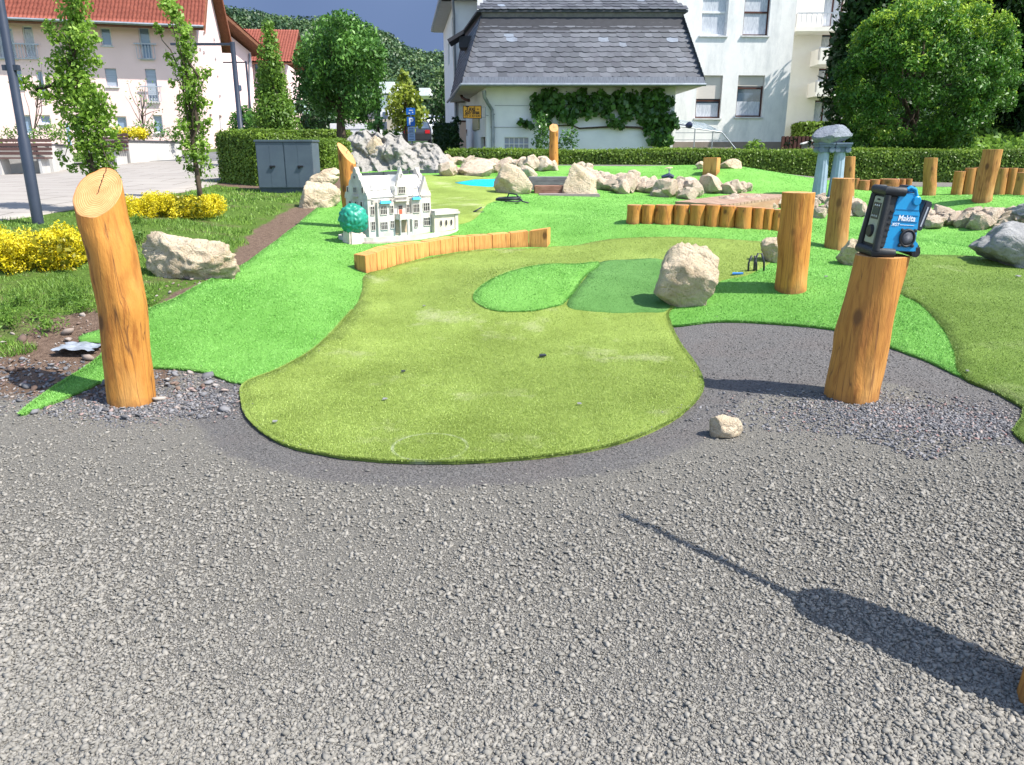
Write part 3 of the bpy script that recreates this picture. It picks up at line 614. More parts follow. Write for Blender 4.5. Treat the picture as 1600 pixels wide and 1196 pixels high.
# ================================================================== LOGS AND POSTS
def log_parts(h, r0, r1, seed, path=None, n=44, m=60, cut=(0,0), bury=.18, amp=.05):
    """returns body and end-face meshes in local space; path = list of (t, dx, dy)"""
    rr = random.Random(seed); V = []; Fc = []
    ks = [(rr.uniform(0, 6.28), rr.uniform(0, h), rr.uniform(.02, .05)) for _ in range(5)]
    zs = [-bury+(h+bury)*i/(m-1) for i in range(m)]
    def cen(z):
        t = max(0, z/h)
        if not path: return 0, 0
        for (a, ax, ay), (b, bx, by) in zip(path, path[1:]):
            if t <= b or (b, bx, by) == path[-1]:
                u = (t-a)/(b-a); u = min(1, max(0, u)); u2 = u*u*(3-2*u)*.5+u*.5
                return ax+(bx-ax)*u2, ay+(by-ay)*u2
    top = []
    for i, z in enumerate(zs):
        cx, cy = cen(z); r = r0+(r1-r0)*max(0, z/h)
        for k in range(n):
            a = 2*math.pi*k/n; ca, sa = math.cos(a), math.sin(a)
            f = 1+amp*1.6*noise.noise(Vector((ca*1.1+seed*3.1, sa*1.1, z*2.2)))+amp*1.0*noise.noise(Vector((ca*3+seed, sa*3, z*4)))+amp*.45*abs(noise.noise(Vector((ca*5+seed, sa*5, z*2.5))))
            for (ka, kz, kh) in ks:
                da = (a-ka+math.pi) % (2*math.pi)-math.pi; f += kh*1.6*math.exp(-(da/.35)**2-((z-kz)/.07)**2)
            x, y = cx+ca*r*f, cy+sa*r*f; zz = z
            if i == m-1: zz = z+cut[0]*(x-cx)+cut[1]*(y-cy)
            elif i >= m-10 and (cut[0] or cut[1]): zz = z+(cut[0]*(x-cx)+cut[1]*(y-cy))*(1-(m-1-i)/10)
            V.append((x, y, zz))
    for i in range(m-1):
        for k in range(n): Fc.append((i*n+k, i*n+(k+1)%n, (i+1)*n+(k+1)%n, (i+1)*n+k))
    body = bpy.data.meshes.new('log_body'); body.from_pydata(V, [], Fc); body.polygons.foreach_set('use_smooth', [True]*len(Fc))
    cx, cy = cen(h); c = Vector((cx, cy, h)); ring = [Vector(v)-c for v in V[-n:]]
    W_ = [Vector((0,0,.002))]; FF = []
    for q in (.35, .7, .965, 1.0):
        W_ += [Vector((p.x*q, p.y*q, p.z*q+(.002 if q < .99 else -.003))) for p in ring]
    for k in range(n):
        FF.append((0, 1+k, 1+(k+1)%n))
        for j in range(3): FF.append((1+j*n+k, 1+(j+1)*n+k, 1+(j+1)*n+(k+1)%n, 1+j*n+(k+1)%n))
    cap = bpy.data.meshes.new('cut_face'); cap.from_pydata([tuple(w) for w in W_], [], FF)
    return body, cap, c
def post(label, base, h, r0, r1, seed, mat='log', path=None, cut=(0,0), group='peeled log posts standing around the course', end='end', name='log_post', rot=None, amp=.05, cat='log post', m=60, bury=.18):
    t = thing(name, label, cat, base, group=group, rot=rot)
    b, c, cc = log_parts(h, r0, r1, seed, path, cut=cut, amp=amp, m=m, bury=bury)
    link('log_body', b, M[mat], t); link('cut_face', c, M[end], t, cc); return t
def pxh(base, px, py, lean=0):
    """height and sideways lean of a point above base at the same depth"""
    q = P(px, py, base.y); return q.z-base.z, q.x-base.x
# tall left post with slanted sawn top
b = G(200, 634); b.y += .06; b.z = h1(b.x, b.y)
hh, dx = pxh(b, 153, 302)
# place so that the middle of the visible shaft follows the photo: (170,400) (190,480)
pa = [(0, 0, 0)]
for (px, py) in ((199,560),(193,480),(176,400),(160,345)):
    q, d = pxh(b, px, py); pa.append((q/hh, d, 0))
pa.append((1, dx, 0))
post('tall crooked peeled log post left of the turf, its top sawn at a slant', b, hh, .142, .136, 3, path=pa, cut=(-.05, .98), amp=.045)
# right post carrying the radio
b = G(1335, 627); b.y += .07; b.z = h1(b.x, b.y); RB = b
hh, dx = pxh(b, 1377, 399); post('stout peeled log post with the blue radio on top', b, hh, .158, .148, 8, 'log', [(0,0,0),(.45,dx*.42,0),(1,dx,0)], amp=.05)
RT = Vector((b.x+dx, b.y, b.z+hh))
for lab, bx, by, tx, ty, r0, r1, cut, mt, sd in [
    ('medium peeled log post right of the big boulder on bright turf', 1239,458,1248,301,.137,.142,(0,-.0),'log',11),
    ('slim knotty log post behind the radio post, left of the radio', 1308,392,1318,279,.125,.120,(0,0),'log_right',12),
    ('square-topped log post by the hedge, left of the tall leaning post', 1453,307,1455,247,.125,.122,(0,0),'log_right',14),
    ('tall log post leaning right near the far right log row', 1537,317,1551,234,.137,.142,(.0,0),'log_right',15),
    ('thin upright log post with slanted top in front of the slate roofed house', 865,266,865.5,200,.108,.104,(0,.9),'log',16)]:
    b = G(bx, by); b.y += r0*.5; b.z = h1(b.x, b.y); hh, dx = pxh(b, tx, ty)
    post(lab, b, hh, r0, r1, sd, mt, [(0,0,0),(1,dx,0)], cut)
b = P(1326, 300, 15.5); b.z = h1(b.x, b.y); hh, dx = pxh(b, 1327, 245)
post('log post half hidden behind the slim knotty post, beside the two grey columns', b, hh, .115, .11, 17, 'log_right', [(0,0,0),(1,dx,0)])
# post at the right frame edge, only its edge and its shadow in the picture
b = Vector((1.56, 1.80, 0)); post('log post cut off by the right frame edge on the gravel', b, 1.15, .125, .13, 18, 'log', [(0,0,0),(1,.31,.19)])
mb = MB(); mb.tube([(1.82,2.0,1.13),(1.95,2.18,1.75),(2.09,2.36,2.4)], [.022,.020,.016], 8)
tag(mb.build('wooden_stick', M['log'], None, (1.82,2.0,1.13)), 'thin stick on the log post outside the right frame edge that casts the line shadow', 'stick')
# pointed half log behind the castle
b = P(549, 330, 10.9); b.z = h1(b.x, b.y)
t = thing('split_log_post', 'broad log post with steeply slanted top behind the left of the model castle', 'log post', b, group='peeled log posts standing around the course')
hh, _ = pxh(b, 549, 240); me1, me2, cc = log_parts(hh, .112, .115, 31, [(0,0,0),(1,-.02,0)], cut=(-1.15,.4), amp=.03)
link('log_body', me1, M['log'], t); link('cut_face', me2, M['end'], t, cc)
ORD = ['first','second','third','fourth','fifth','sixth','seventh','eighth','ninth','tenth','eleventh','twelfth','thirteenth','fourteenth','fifteenth']
# palisade before the wooden deck
stub = [log_parts(.40, .108, .104, 40+i, None, n=22, m=10, bury=.12, amp=.06) for i in range(4)]
def stub_log(label, px0, px1, ytop, ybot, i, group, mat='log', end='end_red', yoff=0, depth=None):
    xm = (px0+px1)/2; b = G(xm, ybot) if depth is None else P(xm, ybot, depth)
    b.y += .05; b.z = h1(b.x, b.y)
    hh, _ = pxh(b, xm, ytop); w = (P(px1, ybot, b.y).x-P(px0, ybot, b.y).x)/2/.108
    me1, me2, cc = stub[i % 4]
    t = thing('log_stump', label, 'log stump', b, rotz=i*1.7, group=group); s = hh/.40
    o = bpy.data.objects.new('log_body', me1); COL.objects.link(o); o.parent = t; o.scale = (w, w, s)
    if not me1.materials: me1.materials.append(M[mat])
    c = bpy.data.objects.new('cut_face', me2); COL.objects.link(c); c.parent = t; c.location = (cc.x*w, cc.y*w, cc.z*s); c.scale = (w, w, 1)
    if not me2.materials: me2.materials.append(M[end])
    if me1.materials[0] != M[mat] or me2.materials[0] != M[end]:
        for ob, mm_ in ((o, M[mat]), (c, M[end])):
            ob.material_slots[0].link = 'OBJECT'; ob.material_slots[0].material = mm_
    return t
xs = [(979.5,1002.5),(1002.5,1023),(1023.5,1052),(1052,1077),(1077,1102),(1102,1125),(1125,1149),(1149,1175),(1174,1194),(1192,1208),(1207,1224)]
for i, (a, b_) in enumerate(xs):
    ub = 351.5+max(0, i-2)*1.45; ut = 320.5+max(0, i-5)*1.5
    stub_log(f'{ORD[i]} short upright log from the left in the palisade before the wooden deck', a, b_, ut, ub, i, 'upright logs of the palisade before the deck')
# low reddish stumps behind the radio
for i, (a, b_, yt, yb) in enumerate([(1334,1343,279,292),(1341,1359,282,294),(1359,1375,281,294),(1375,1405,280,295),(1404,1416,280,291),(1416,1426,280,290)]):
    stub_log(f'{ORD[i]} low reddish stump from the left in the row seen above the radio', a, b_, yt, yb, i+3, 'low stumps behind the radio', 'log_red', 'end_red', depth=17.2)
for i, (a, b_, yt, yb) in enumerate([(1490,1506,268,293),(1506,1522,263,295),(1520,1536,262,295),(1555,1572,263,296),(1572,1586,263,297),(1585,1600,264,298),(1599,1616,263,297)]):
    stub_log(f'{ORD[i]} weathered upright log from the left in the far right palisade by the hedge', a, b_, yt, yb, i, 'far right palisade by the hedge', 'log_right', 'end_red', depth=16.2-(.0 if i < 3 else .4))
stub_log('short thick log lying on end at the far right palisade front', 1588, 1603, 270, 297, 2, 'far right palisade by the hedge', 'log_right', 'end_red', depth=15.4)
# curved timber edging made of sawn blocks
top = [(543,404,430),(572,398,430),(601,390,423.5),(632,383,414),(671,378.5,403),(716,371,396),(763,368,391),(808,364,388.5),(855,357.5,388.5)]
ed = []
import bisect
def tl(x, j):
    xs_ = [t[0] for t in top]; return float(np.interp(x, xs_, [t[j] for t in top]))
cuts = [572,590,606,620,633,649,671,689,708,717,732,742,770,798,826,855]
names = cuts
DEPTH = .16
pts = []
for x in cuts:
    q = G(x, tl(x, 2)); hq = P(x, tl(x, 1)+ (2 if x < 600 else 0), q.y+.0).z-q.z; pts.append((q, hq))
for i in range(len(cuts)-1):
    (a, ha), (b_, hb) = pts[i], pts[i+1]; d = Vector((b_.x-a.x, b_.y-a.y, 0)).normalized(); nrm = Vector((-d.y, d.x, 0))*( .20)
    g = d*.002; z0 = min(a.z, b_.z)-.1; hz = (ha+hb)/2+min(a.z, b_.z)*.5+max(a.z, b_.z)*.5+random.Random(i).uniform(-.004, .004)
    za = a.z+ha; zb = b_.z+hb
    A = a+g; B = b_-g; mb = MB()
    mb.hexa([(A.x,A.y,z0),(B.x,B.y,z0),(B.x+nrm.x,B.y+nrm.y,z0),(A.x+nrm.x,A.y+nrm.y,z0),(A.x,A.y,za),(B.x,B.y,zb),(B.x+nrm.x,B.y+nrm.y,zb),(A.x+nrm.x,A.y+nrm.y,za)])
    lab = 'wide end block at the left tip of the curved timber edging' if i == 0 else ('last block at the right tip of the curved timber edging' if i == len(cuts)-2 else f'{ORD[i]} sawn block from the left in the curved timber edging before the castle')
    tag(mb.build('timber_block', M['timber'], None, (a.x, a.y, a.z), bevel=.004), lab, 'timber block', 'sawn blocks of the curved timber edging')

# ================================================================== ROCKS
def rock_mesh(seed, sub=4, cuts=9, amp=.22, dims=(1,1,1), flat=.3, taper=0, sharp=0):
    rr = np.random.default_rng(seed); bm = bmesh.new(); bmesh.ops.create_icosphere(bm, subdivisions=sub, radius=1)
    for v in bm.verts:
        p = v.co.copy(); f = 1+amp*noise.noise(p*1.1+Vector((seed*7.3, 0, 0)))*1.6; v.co = p*f
    for _ in range(cuts):
        n = Vector(rr.normal(size=3)).normalized(); d = rr.uniform(.55, .85)
        for v in bm.verts:
            s = v.co.dot(n)
            if s > d: v.co -= n*(s-d)*.92
    for v in bm.verts:
        p = v.co; q = Vector((seed*3.3, 1.7, 0))
        f = amp*.42*(noise.noise(p*3.2+q)+.6*noise.noise(p*7+q)+.4*noise.noise(p*15+q)+.2*noise.noise(p*31+q)-.9*max(0, .12-abs(noise.noise(p*2.3-q)))*4) ; v.co = p*(1+f*.8)
    me = bpy.data.meshes.new('rock'); 
    co = np.array([tuple(v.co) for v in bm.verts]); lo, hi = co.min(0), co.max(0)
    for v in bm.verts: v.co = Vector(((v.co.x-lo[0])/(hi[0]-lo[0])-.5, (v.co.y-lo[1])/(hi[1]-lo[1])-.5, (v.co.z-lo[2])/(hi[2]-lo[2])))
    if taper:
        for v in bm.verts: v.co.x *= 1-taper*v.co.z**1.5; v.co.y *= 1-taper*v.co.z
    if sharp:
        bm.normal_update()
        for e in bm.edges:
            if len(e.link_faces) == 2 and e.calc_face_angle(0) > sharp: e.smooth = False
    bm.to_mesh(me); bm.free(); me.polygons.foreach_set('use_smooth', [True]*len(me.polygons)); return me
def rock_box(label, x0, x1, y0, y1, seed, mat='rock', depth=None, dy=None, sub=5, rotz=0, cat='rock', group=None, sink=.12, name='boulder', cuts=9, amp=.22, tilt=0, taper=0):
    xm = (x0+x1)/2; b = G(xm, y1) if depth is None else P(xm, y1, depth)
    w = P(x1, y1, b.y).x-P(x0, y1, b.y).x; dy = (dy or .85)*w; yc = b.y+dy*.42
    tz = P(xm, y0, yc).z; zb = b.z; h = tz-zb
    me = rock_mesh(seed, sub, cuts, amp, taper=taper); me.materials.append(M[mat]); o = bpy.data.objects.new(name, me); COL.objects.link(o)
    x = P(xm, (y0+y1)/2, yc).x; o.location = (x, yc, zb-h*sink); o.scale = (w*1.02, dy, h*(1+sink)); o.rotation_euler = (0, tilt, rotz)
    # apply scale so that texture stays undistorted
    me.transform(Matrix.Diagonal((w*1.04, dy, h*(1+sink), 1))); o.scale = (1,1,1)
    return tag(o, label, cat, group)
rock_box('large pale boulder on the putting green left of the medium log post', 1021,1133,378,484,5,depth=6.75,dy=.8,cuts=12,taper=.33)
rock_box('rough cream rock on the soil left of the bright turf slope', 229,378,360,467,29,dy=.7,amp=.42,cuts=9,depth=7.2)
rock_box('pale rock half hidden behind the medium log post', 1189,1235,369,414,12,dy=.9)
rock_box('rounded brown rock behind the radio post', 1311,1352,372,419,13,dy=.9)
rock_box('grey angular rock at the right edge of the olive fairway', 1532,1660,348,424,14,'rock_g',dy=.7)
rock_box('upper grey rock at the right edge before the stone border', 1585,1660,312,350,15,'rock_g',dy=.8,depth=11.2)
rock_box('small tan stone lying alone on the gravel', 1109,1161,648,689,16,dy=.85,sub=4,cuts=10,amp=.15)
rock_box('tall boulder left of the timber steps', 770,833,254,306,17,dy=.9,cuts=10,depth=14.3,taper=.2)
rock_box('tall boulder right of the timber steps', 877,935,254,305,18,dy=.9,cuts=10,depth=14.3,taper=.3)
rock_box('upright cream rock by the grey cabinet and the turf edge', 465,532,283,341,19,dy=.8,depth=12.6)
rock_box('smaller cream rock behind the upright one by the cabinet', 485,530,268,300,20,dy=.8,depth=14.5)
rock_box('flat cream rock between cabinet and slanted post', 502,536,262,277,22,dy=.9,depth=16)
rock_box('square pale block rock before the hedge next to the wood cube', 1125,1157,248,269,23,dy=.7,depth=17.6,amp=.1)
rock_box('pale rock peeking out left of the wood cube', 1087,1104,252,269,24,dy=.9,depth=17.9)
rock_box('low tan rock against the hedge foot', 1034,1055,261,270,25,dy=.9,depth=18.6,sub=4)
rock_box('flat tan rock against the hedge foot, left of the low one', 997,1013,265,270,26,dy=.9,depth=18.8,sub=4)
# rubble borders: prototypes shared, every stone its own object
SP = []
for i in range(7):
    me = rock_mesh(60+i, 3, 14, .34, sharp=.42); me.materials.append(M['rock_s']); SP.append(me)
rs = random.Random(5)
def stone(px, py, wpx, label, group, dep=None, squash=None, lift=0.0):
    b = G(px, py) if dep is None else P(px, py, dep); b.z = h1(b.x, b.y)
    w = wpx/F*b.y*1.05; o = bpy.data.objects.new('border_stone', rs.choice(SP)); COL.objects.link(o)
    hh = w*(squash or rs.uniform(.55, .8)); o.location = (b.x, b.y, b.z-.15*hh+lift); o.scale = (w, w*rs.uniform(.8, 1.1), hh*1.15)
    o.rotation_euler = (rs.uniform(-.2, .2), rs.uniform(-.2, .2), rs.uniform(0, 6.28)); return tag(o, label, 'stone', group)
def nth(n): return f"{n}{'th' if 10 <= n % 100 <= 20 else {1:'st',2:'nd',3:'rd'}.get(n % 10, 'th')}"
def band(pts, n, w0, w1, label, group, seed=1):
    """pts: (px, ytop, ybottom) of a band of stones; label: where the band is"""
    rr = random.Random(seed); xs_ = [p[0] for p in pts]; L = []
    for i in range(n):
        px = xs_[0]+(xs_[-1]-xs_[0])*((i*0.618034) % 1); t = rr.random()
        y = np.interp(px, xs_, [p[1] for p in pts]); y2 = np.interp(px, xs_, [p[2] for p in pts]); py = y+(y2-y)*t
        w = rr.uniform(w0, w1)*(.8+.4*t); L.append((px, stone(px, py, w, 'x', group), 'large' if w > (w0+w1)/2 else 'small', 'front' if t > .5 else 'back'))
    for sz in ('large', 'small'):
        for rw in ('front', 'back'):
            for k_, (px, o, a_, b_) in enumerate(sorted([q for q in L if q[2] == sz and q[3] == rw], key=lambda q: q[0])): o['label'] = f'{nth(k_+1)} {sz} stone from the left, {rw} row of rubble {label}'
band([(700,272,276),(760,266,274),(830,270,283)], 16, 15, 30, 'left of the steps', 'rubble left of the steps', seed=2)
band([(905,272,290),(930,278,300),(1000,284,308),(1090,298,316)], 50, 17, 33, 'before the deck', 'rubble between steps and deck', seed=3)
band([(560,252,257),(640,250,258),(720,255,262),(800,262,266),(870,264,270)], 30, 16, 28, 'below the hedge', 'rubble below the rock wall', seed=4)
band([(1100,300,303),(1180,300,304)], 8, 16, 26, 'behind the deck', 'rubble behind the deck', seed=5)
band([(1140,322,326),(1225,322,330)], 9, 18, 30, 'by the palisade', 'rubble in front of the deck', seed=6)
band([(1225,316,342),(1345,318,344)], 28, 18, 30, 'left of the radio', 'rubble left of the radio', seed=7)
band([(1425,336,352),(1480,340,364),(1560,342,366),(1650,346,366)], 40, 22, 38, 'right of the radio', 'rubble right of the radio', seed=8)
stone(745, 274, 62, 'broad low stone behind the cyan felt patch', None, squash=.35); stone(1072, 302, 40, 'largest pale stone at the end of the rubble beside the metal bars', None)
for i, (px, py, w) in enumerate([(1110,302,36),(1142,300,28),(1158,300,22)]): stone(px, py, w, f'{ORD[i]} stone from the left along the back edge of the deck', None)

# grey sculpted rock wall at the back left
prof = [(545,252,258),(547,214,258),(560,206,258),(575,204,258),(590,208,258),(601,212,258),(612,208,258),(630,213,258),(641,226,257),(652,222,257),(662,226,257),(676,222,256),(685,230,256),(690,236,256),(700,244,256),(706,252,256)]
mb = MB(); NX, NZ = 150, 60; Yw = 19.3
xs_ = [p[0] for p in prof]
grid = []
wall_o = P(625, 256, Yw); wall_o.z = h1(wall_o.x, wall_o.y)
for side in (0, 1):
    for i in range(NX+1):
        px = 545+161*i/NX; yt = np.interp(px, xs_, [p[1] for p in prof]); base = P(px, 258, Yw); topz = P(px, yt, Yw).z
        for j in range(NZ+1):
            t = j/NZ; z = base.z-.3+(topz-base.z+.3)*t
            th = .85*(1-t**1.3)+.02
            nn = noise.noise(Vector((base.x*2.2, z*2.2, side*5)))*.30+noise.noise(Vector((base.x*5.5, z*5.5, side*5)))*.12+noise.noise(Vector((base.x*12, z*12, side)))*.06-abs(noise.noise(Vector((base.x*2.6+z*1.5, z*1.2, side+3))))*.26-abs(noise.noise(Vector((base.x*6.5-z*2, z*5, side+7))))*.13+noise.noise(Vector((base.x*26, z*26, side)))*.03+.12
            r_ = 1-abs(noise.noise(Vector((base.x*1.7+z*.9, z*1.3, 9))))*2
            y = Yw+(-th-nn*(.9 if t < .97 else .2)+.12*max(0, r_-.7)*3 if side == 0 else th+nn*.5)
            grid.append((base.x+noise.noise(Vector((base.x*6, z*6, 2)))*.05, y, z+ (noise.noise(Vector((base.x*7, 0, 4)))*.06 if t > .8 else 0)))
m_ = NZ+1; o2 = (NX+1)*m_
fs = [(i*m_+j, (i+1)*m_+j, (i+1)*m_+j+1, i*m_+j+1) for i in range(NX) for j in range(NZ)]
fs += [(o2+i*m_+j, o2+i*m_+j+1, o2+(i+1)*m_+j+1, o2+(i+1)*m_+j) for i in range(NX) for j in range(NZ)]
fs += [(i*m_+NZ, (i+1)*m_+NZ, o2+(i+1)*m_+NZ, o2+i*m_+NZ) for i in range(NX)]
fs += [(j, j+1, o2+j+1, o2+j) for j in range(NZ)]+[(NX*m_+j, o2+NX*m_+j, o2+NX*m_+j+1, NX*m_+j+1) for j in range(NZ)]
mb.add(grid, fs); tag(mb.build('rock_wall', M['rock_w'], None, wall_o, smooth=True), 'grey craggy artificial rock wall at the back of the course, left of the house', 'rock wall')
rock_box('tan facet rock set into the grey rock wall', 572,603,212,252,71,'rock',depth=18.9,dy=.35,sink=.0)

# ================================================================== SMALL COURSE FURNITURE
# timber steps between the two boulders
for i, (x0, x1, y0, y1, dep, mt, lab) in enumerate([(826,890,277,291,15.1,'grey_t','grey weathered upper timber step between the two boulders'),(835,906,291,306,14.5,'brown_t','red brown lower timber step between the two boulders')]):
    if mt not in M: M[mt] = simple(mt, *(((.21,.21,.215),(.12,.12,.125)) if i == 0 else ((.30,.17,.12),(.18,.09,.06))), 14, .85, .2, .01, 40, vscale=(.3,1,2))
    a = P(x0, y1, dep); c_ = P(x1, y0, dep); mb = MB(); mb.box(0, c_.x-a.x, 0, .42, -.12, c_.z-a.z)
    tag(mb.build('timber_step', M[mt], None, None, bevel=.012), lab, 'timber step', 'timber steps').location = a
a = P(842, 308, 14.2); mb = MB(); mb.box(0, 1.1, 0, .3, -.06, .05); tag(mb.build('slab', simple('flat_slab', (.30,.25,.24)), None, None, bevel=.01), 'thin flat slab at the foot of the timber steps', 'slab').location = a
# dark kerb strip
pts = [(566,271,280),(600,269,277),(640,266.5,273.5),(680,265.5,272.5),(712,265,272)]
M['kerb'] = simple('dark_kerb', (.075,.085,.10), (.05,.055,.065), 8, .7, .3)
for i in range(4):
    q = [G(p[0], p[2]-(.5)) for p in pts[i:i+2]]; hts = [P(p[0], p[1], g.y).z-g.z for p, g in zip(pts[i:i+2], q)]
    d = (q[1]-q[0]); d.z = 0; d.normalize(); n_ = Vector((-d.y, d.x, 0))*.09; q[1] = q[1]-d*.01
    mb = MB(); mb.hexa([(q[0].x,q[0].y,q[0].z-.1),(q[1].x,q[1].y,q[1].z-.1),(q[1].x+n_.x,q[1].y+n_.y,q[1].z-.1),(q[0].x+n_.x,q[0].y+n_.y,q[0].z-.1),
        (q[0].x,q[0].y,q[0].z+hts[0]),(q[1].x,q[1].y,q[1].z+hts[1]),(q[1].x+n_.x,q[1].y+n_.y,q[1].z+hts[1]),(q[0].x+n_.x,q[0].y+n_.y,q[0].z+hts[0])])
    tag(mb.build('kerb_stone', M['kerb'], None, q[0], bevel=.008), f'{ORD[i]} dark kerb length from the left behind the castle', 'kerb', 'dark kerb behind the castle')
# wooden deck
fl, fr_, br_, bl = P(1056, 320, 13.1), P(1132, 322, 12.6), P(1250, 305, 14.9), P(1118, 302.5, 16.2)
zt = .76
def dk(px, py): return PZ(px, py, zt)
fl, fr_, br_, bl = dk(1055, 315), dk(1134, 320), dk(1245, 304.5), dk(1160, 302)
t = thing('wooden_deck', 'low brown wooden deck of narrow boards behind the log palisade', 'deck', fl)
nb_ = 22
mb = MB(); 
for i in range(nb_):
    u0, u1 = i/nb_, (i+.88)/nb_
    A, B, C_, D = fl.lerp(bl, u0), fr_.lerp(br_, u0), fr_.lerp(br_, u1), fl.lerp(bl, u1)
    dn = Vector((0,0,-.035)); mb.hexa([A+dn,B+dn,C_+dn,D+dn,A,B,C_,D])
mb.build('deck_boards', M['deck'], t, world=True)
mb = MB(); dn1, dn2 = Vector((0,0,-.037)), Vector((0,0,-.2))
for A, B in ((fl, fr_), (fr_, br_)):
    d = (B-A).normalized(); n_ = Vector((-d.y, d.x, 0))*.06; mb.hexa([A+dn2,B+dn2,B+n_+dn2,A+n_+dn2,A+dn1,B+dn1,B+n_+dn1,A+n_+dn1])
mb.build('deck_frame', simple('deck_frame_wood', (.42,.27,.17), (.30,.17,.10), 8, vscale=(.2,.2,1)), t, world=True)
# wood cube, metal bars, blue tap
a = P(1099, 269, 17.3); mb = MB(); mb.box(-.02, .28, 0, .3, -.1, .30, Matrix.Rotation(-.5, 4, 'Z')); tag(mb.build('wood_cube', M['timber'], None, None, bevel=.008), 'small golden wood cube between two rocks before the hedge', 'wood block').location = a
M['bar'] = simple('grey_metal_bar', (.38,.42,.43), (.32,.35,.36), 8, .4, .5, metal=.6)
for i, (x0, y0, x1, y1) in enumerate([(1090,289,1114,299),(1090,295,1110,302)]):
    a = G(x0, y0); b_ = G(x1, y1); mb = MB(); z = Vector((0,0,.06+.02*i)); mb.tube([a+z, b_+z], .032, 8)
    tag(mb.build('metal_bar', M['bar'], None, a, smooth='auto'), ('longer upper' if i == 0 else 'shorter lower')+' grey metal bar lying on turf by the largest rubble stone', 'metal bar', 'metal bars by the stones')
a = G(1045, 281); t = thing('garden_tap', 'small dark blue tap with a metal head among the border stones', 'tap', a)
M['navy'] = simple('navy_plastic', (.02,.03,.09), (.015,.02,.06), 5, .4, .5)
mb = MB(); mb.tube([(-.16,0,.05),(0,0,.09),(.1,0,.05)], [.03,.05,.035], 8); mb.lathe([(.05,0),(.05,.05),(.035,.09)], 10); mb.build('tap_body', M['navy'], t, smooth='auto')
mb = MB(); mb.lathe([(.018,.09),(.018,.19),(.032,.2),(.032,.22)], 10); mb.build('tap_head', M['bar'], t, smooth='auto')
# coil of hose, hose loops, cable ends
M['hose'] = simple('black_rubber', (.018,.022,.028), (.03,.035,.045), 8, .5, .4)
a = G(795, 319); mb = MB(); pth = []
for i in range(70):
    an = i*.33; rr_ = .16+.02*math.sin(i*1.3); pth.append((math.cos(an)*rr_*1.25, math.sin(an)*rr_, .03+.04*abs(math.sin(an*.37+1))+.002*i*.3))
mb.tube(pth, .012, 6); mb.tube([(-.05,.1,.02),(.0,.1,.16),(.12,.06,.15),(.22,0,.04),(.32,-.06,.02)], .012, 6)
tag(mb.build('hose_coil', M['hose'], None, None, smooth=True), 'small coil of black hose lying on the turf right of the castle', 'hose').location = a
a = G(748, 334); mb = MB(); mb.tube([(-.08,0,.02),(-.02,.05,.05),(.04,.1,.08)], .010, 6); mb.tube([(-.08,0,.02),(0,0,.015),(.08,.02,.015)], .010, 6)
tag(mb.build('cable_end', M['hose'], None, None, smooth=True), 'short forked black cable end on the turf edge behind the timber edging', 'cable').location = a
a = G(1180, 427); mb = MB()
for (x, w, h_) in ((-.035, .07, .175), (.03, .085, .20)): mb.tube([(x-w*.5,0,-.04),(x-w*.55,0,h_*.55),(x-w*.2,.01,h_*.95),(x+w*.25,.01,h_*.95),(x+w*.6,.01,h_*.5),(x+w*.75,.02,-.03)], .010, 8)
tag(mb.build('hose_loops', M['hose'], None, None, smooth=True), 'two upright loops of dark hose beside the pale rock behind the medium post', 'hose').location = a
a = G(1178, 424); 
mb = MB(); mb.box(-.42, .05, 0, .02, .02, .03); 
a = G(1152, 433); mb = MB(); mb.prism([(-.06,-.03),(.05,-.02),(.06,.03),(-.04,.03)], .024, .036); tag(mb.build('blue_scrap', simple('blue_scrap', (.04,.2,.5)), None, None), 'small blue plastic scrap on the turf right of the big boulder', 'scrap').location = a
# debris leaves / bits on green
for i, (px, py, s) in enumerate([(848,563,.022),(630,588,.014),(602,632,.012),(430,668,.012),(663,484,.012),(905,640,.01),(1290,438,.014),(1510,588,.012),(1590,437,.02)]):
    a = G(px, py); rr = random.Random(i); mb = MB(); mb.hexa([Vector((x*s*rr.uniform(.6,1.4), y*s*rr.uniform(.6,1.2), z*s*.5+.032)) for z in (0,1) for x, y in ((-1,-1),(1,-1),(1,1),(-1,1))])
    tag(mb.build('dark_crumb', M['rock_g'] if i > 1 else M['hose'], None, None), ['dark leaf scrap in the middle of the olive green','dark shred left of the middle of the olive green','small grey crumb below the dark shred on olive turf','grey crumb near the lower left edge of the olive green','small crumb left of the turf bump','crumb near the lower right part of the olive green','crumb on bright turf between medium post and radio post','crumb at the right fairway edge','dark twig on the far right fairway'][i], 'crumb', 'crumbs on the turf').location = a
# plastic sheet scrap by the left post
a = G(125, 550); mb = MB(); vs = []; nxx = 14
for i in range(nxx):
    for j in range(nxx):
        x = (i/(nxx-1)-.5)*.30; y = (j/(nxx-1)-.5)*.24; vs.append((x+.02*math.sin(j*2), y, .035+.018*noise.noise(Vector((x*14, y*14, 0)))+.01*noise.noise(Vector((x*40, y*40, 0)))))
mb.add(vs, [(i*nxx+j, (i+1)*nxx+j, (i+1)*nxx+j+1, i*nxx+j+1) for i in range(nxx-1) for j in range(nxx-1)])
tag(mb.build('plastic_sheet', simple('pale_foil', (.30,.33,.37), (.20,.22,.25), 20, .35, .5), None, None, smooth=True), 'crumpled pale plastic scrap on the rubble behind the turf tip', 'plastic scrap').location = a

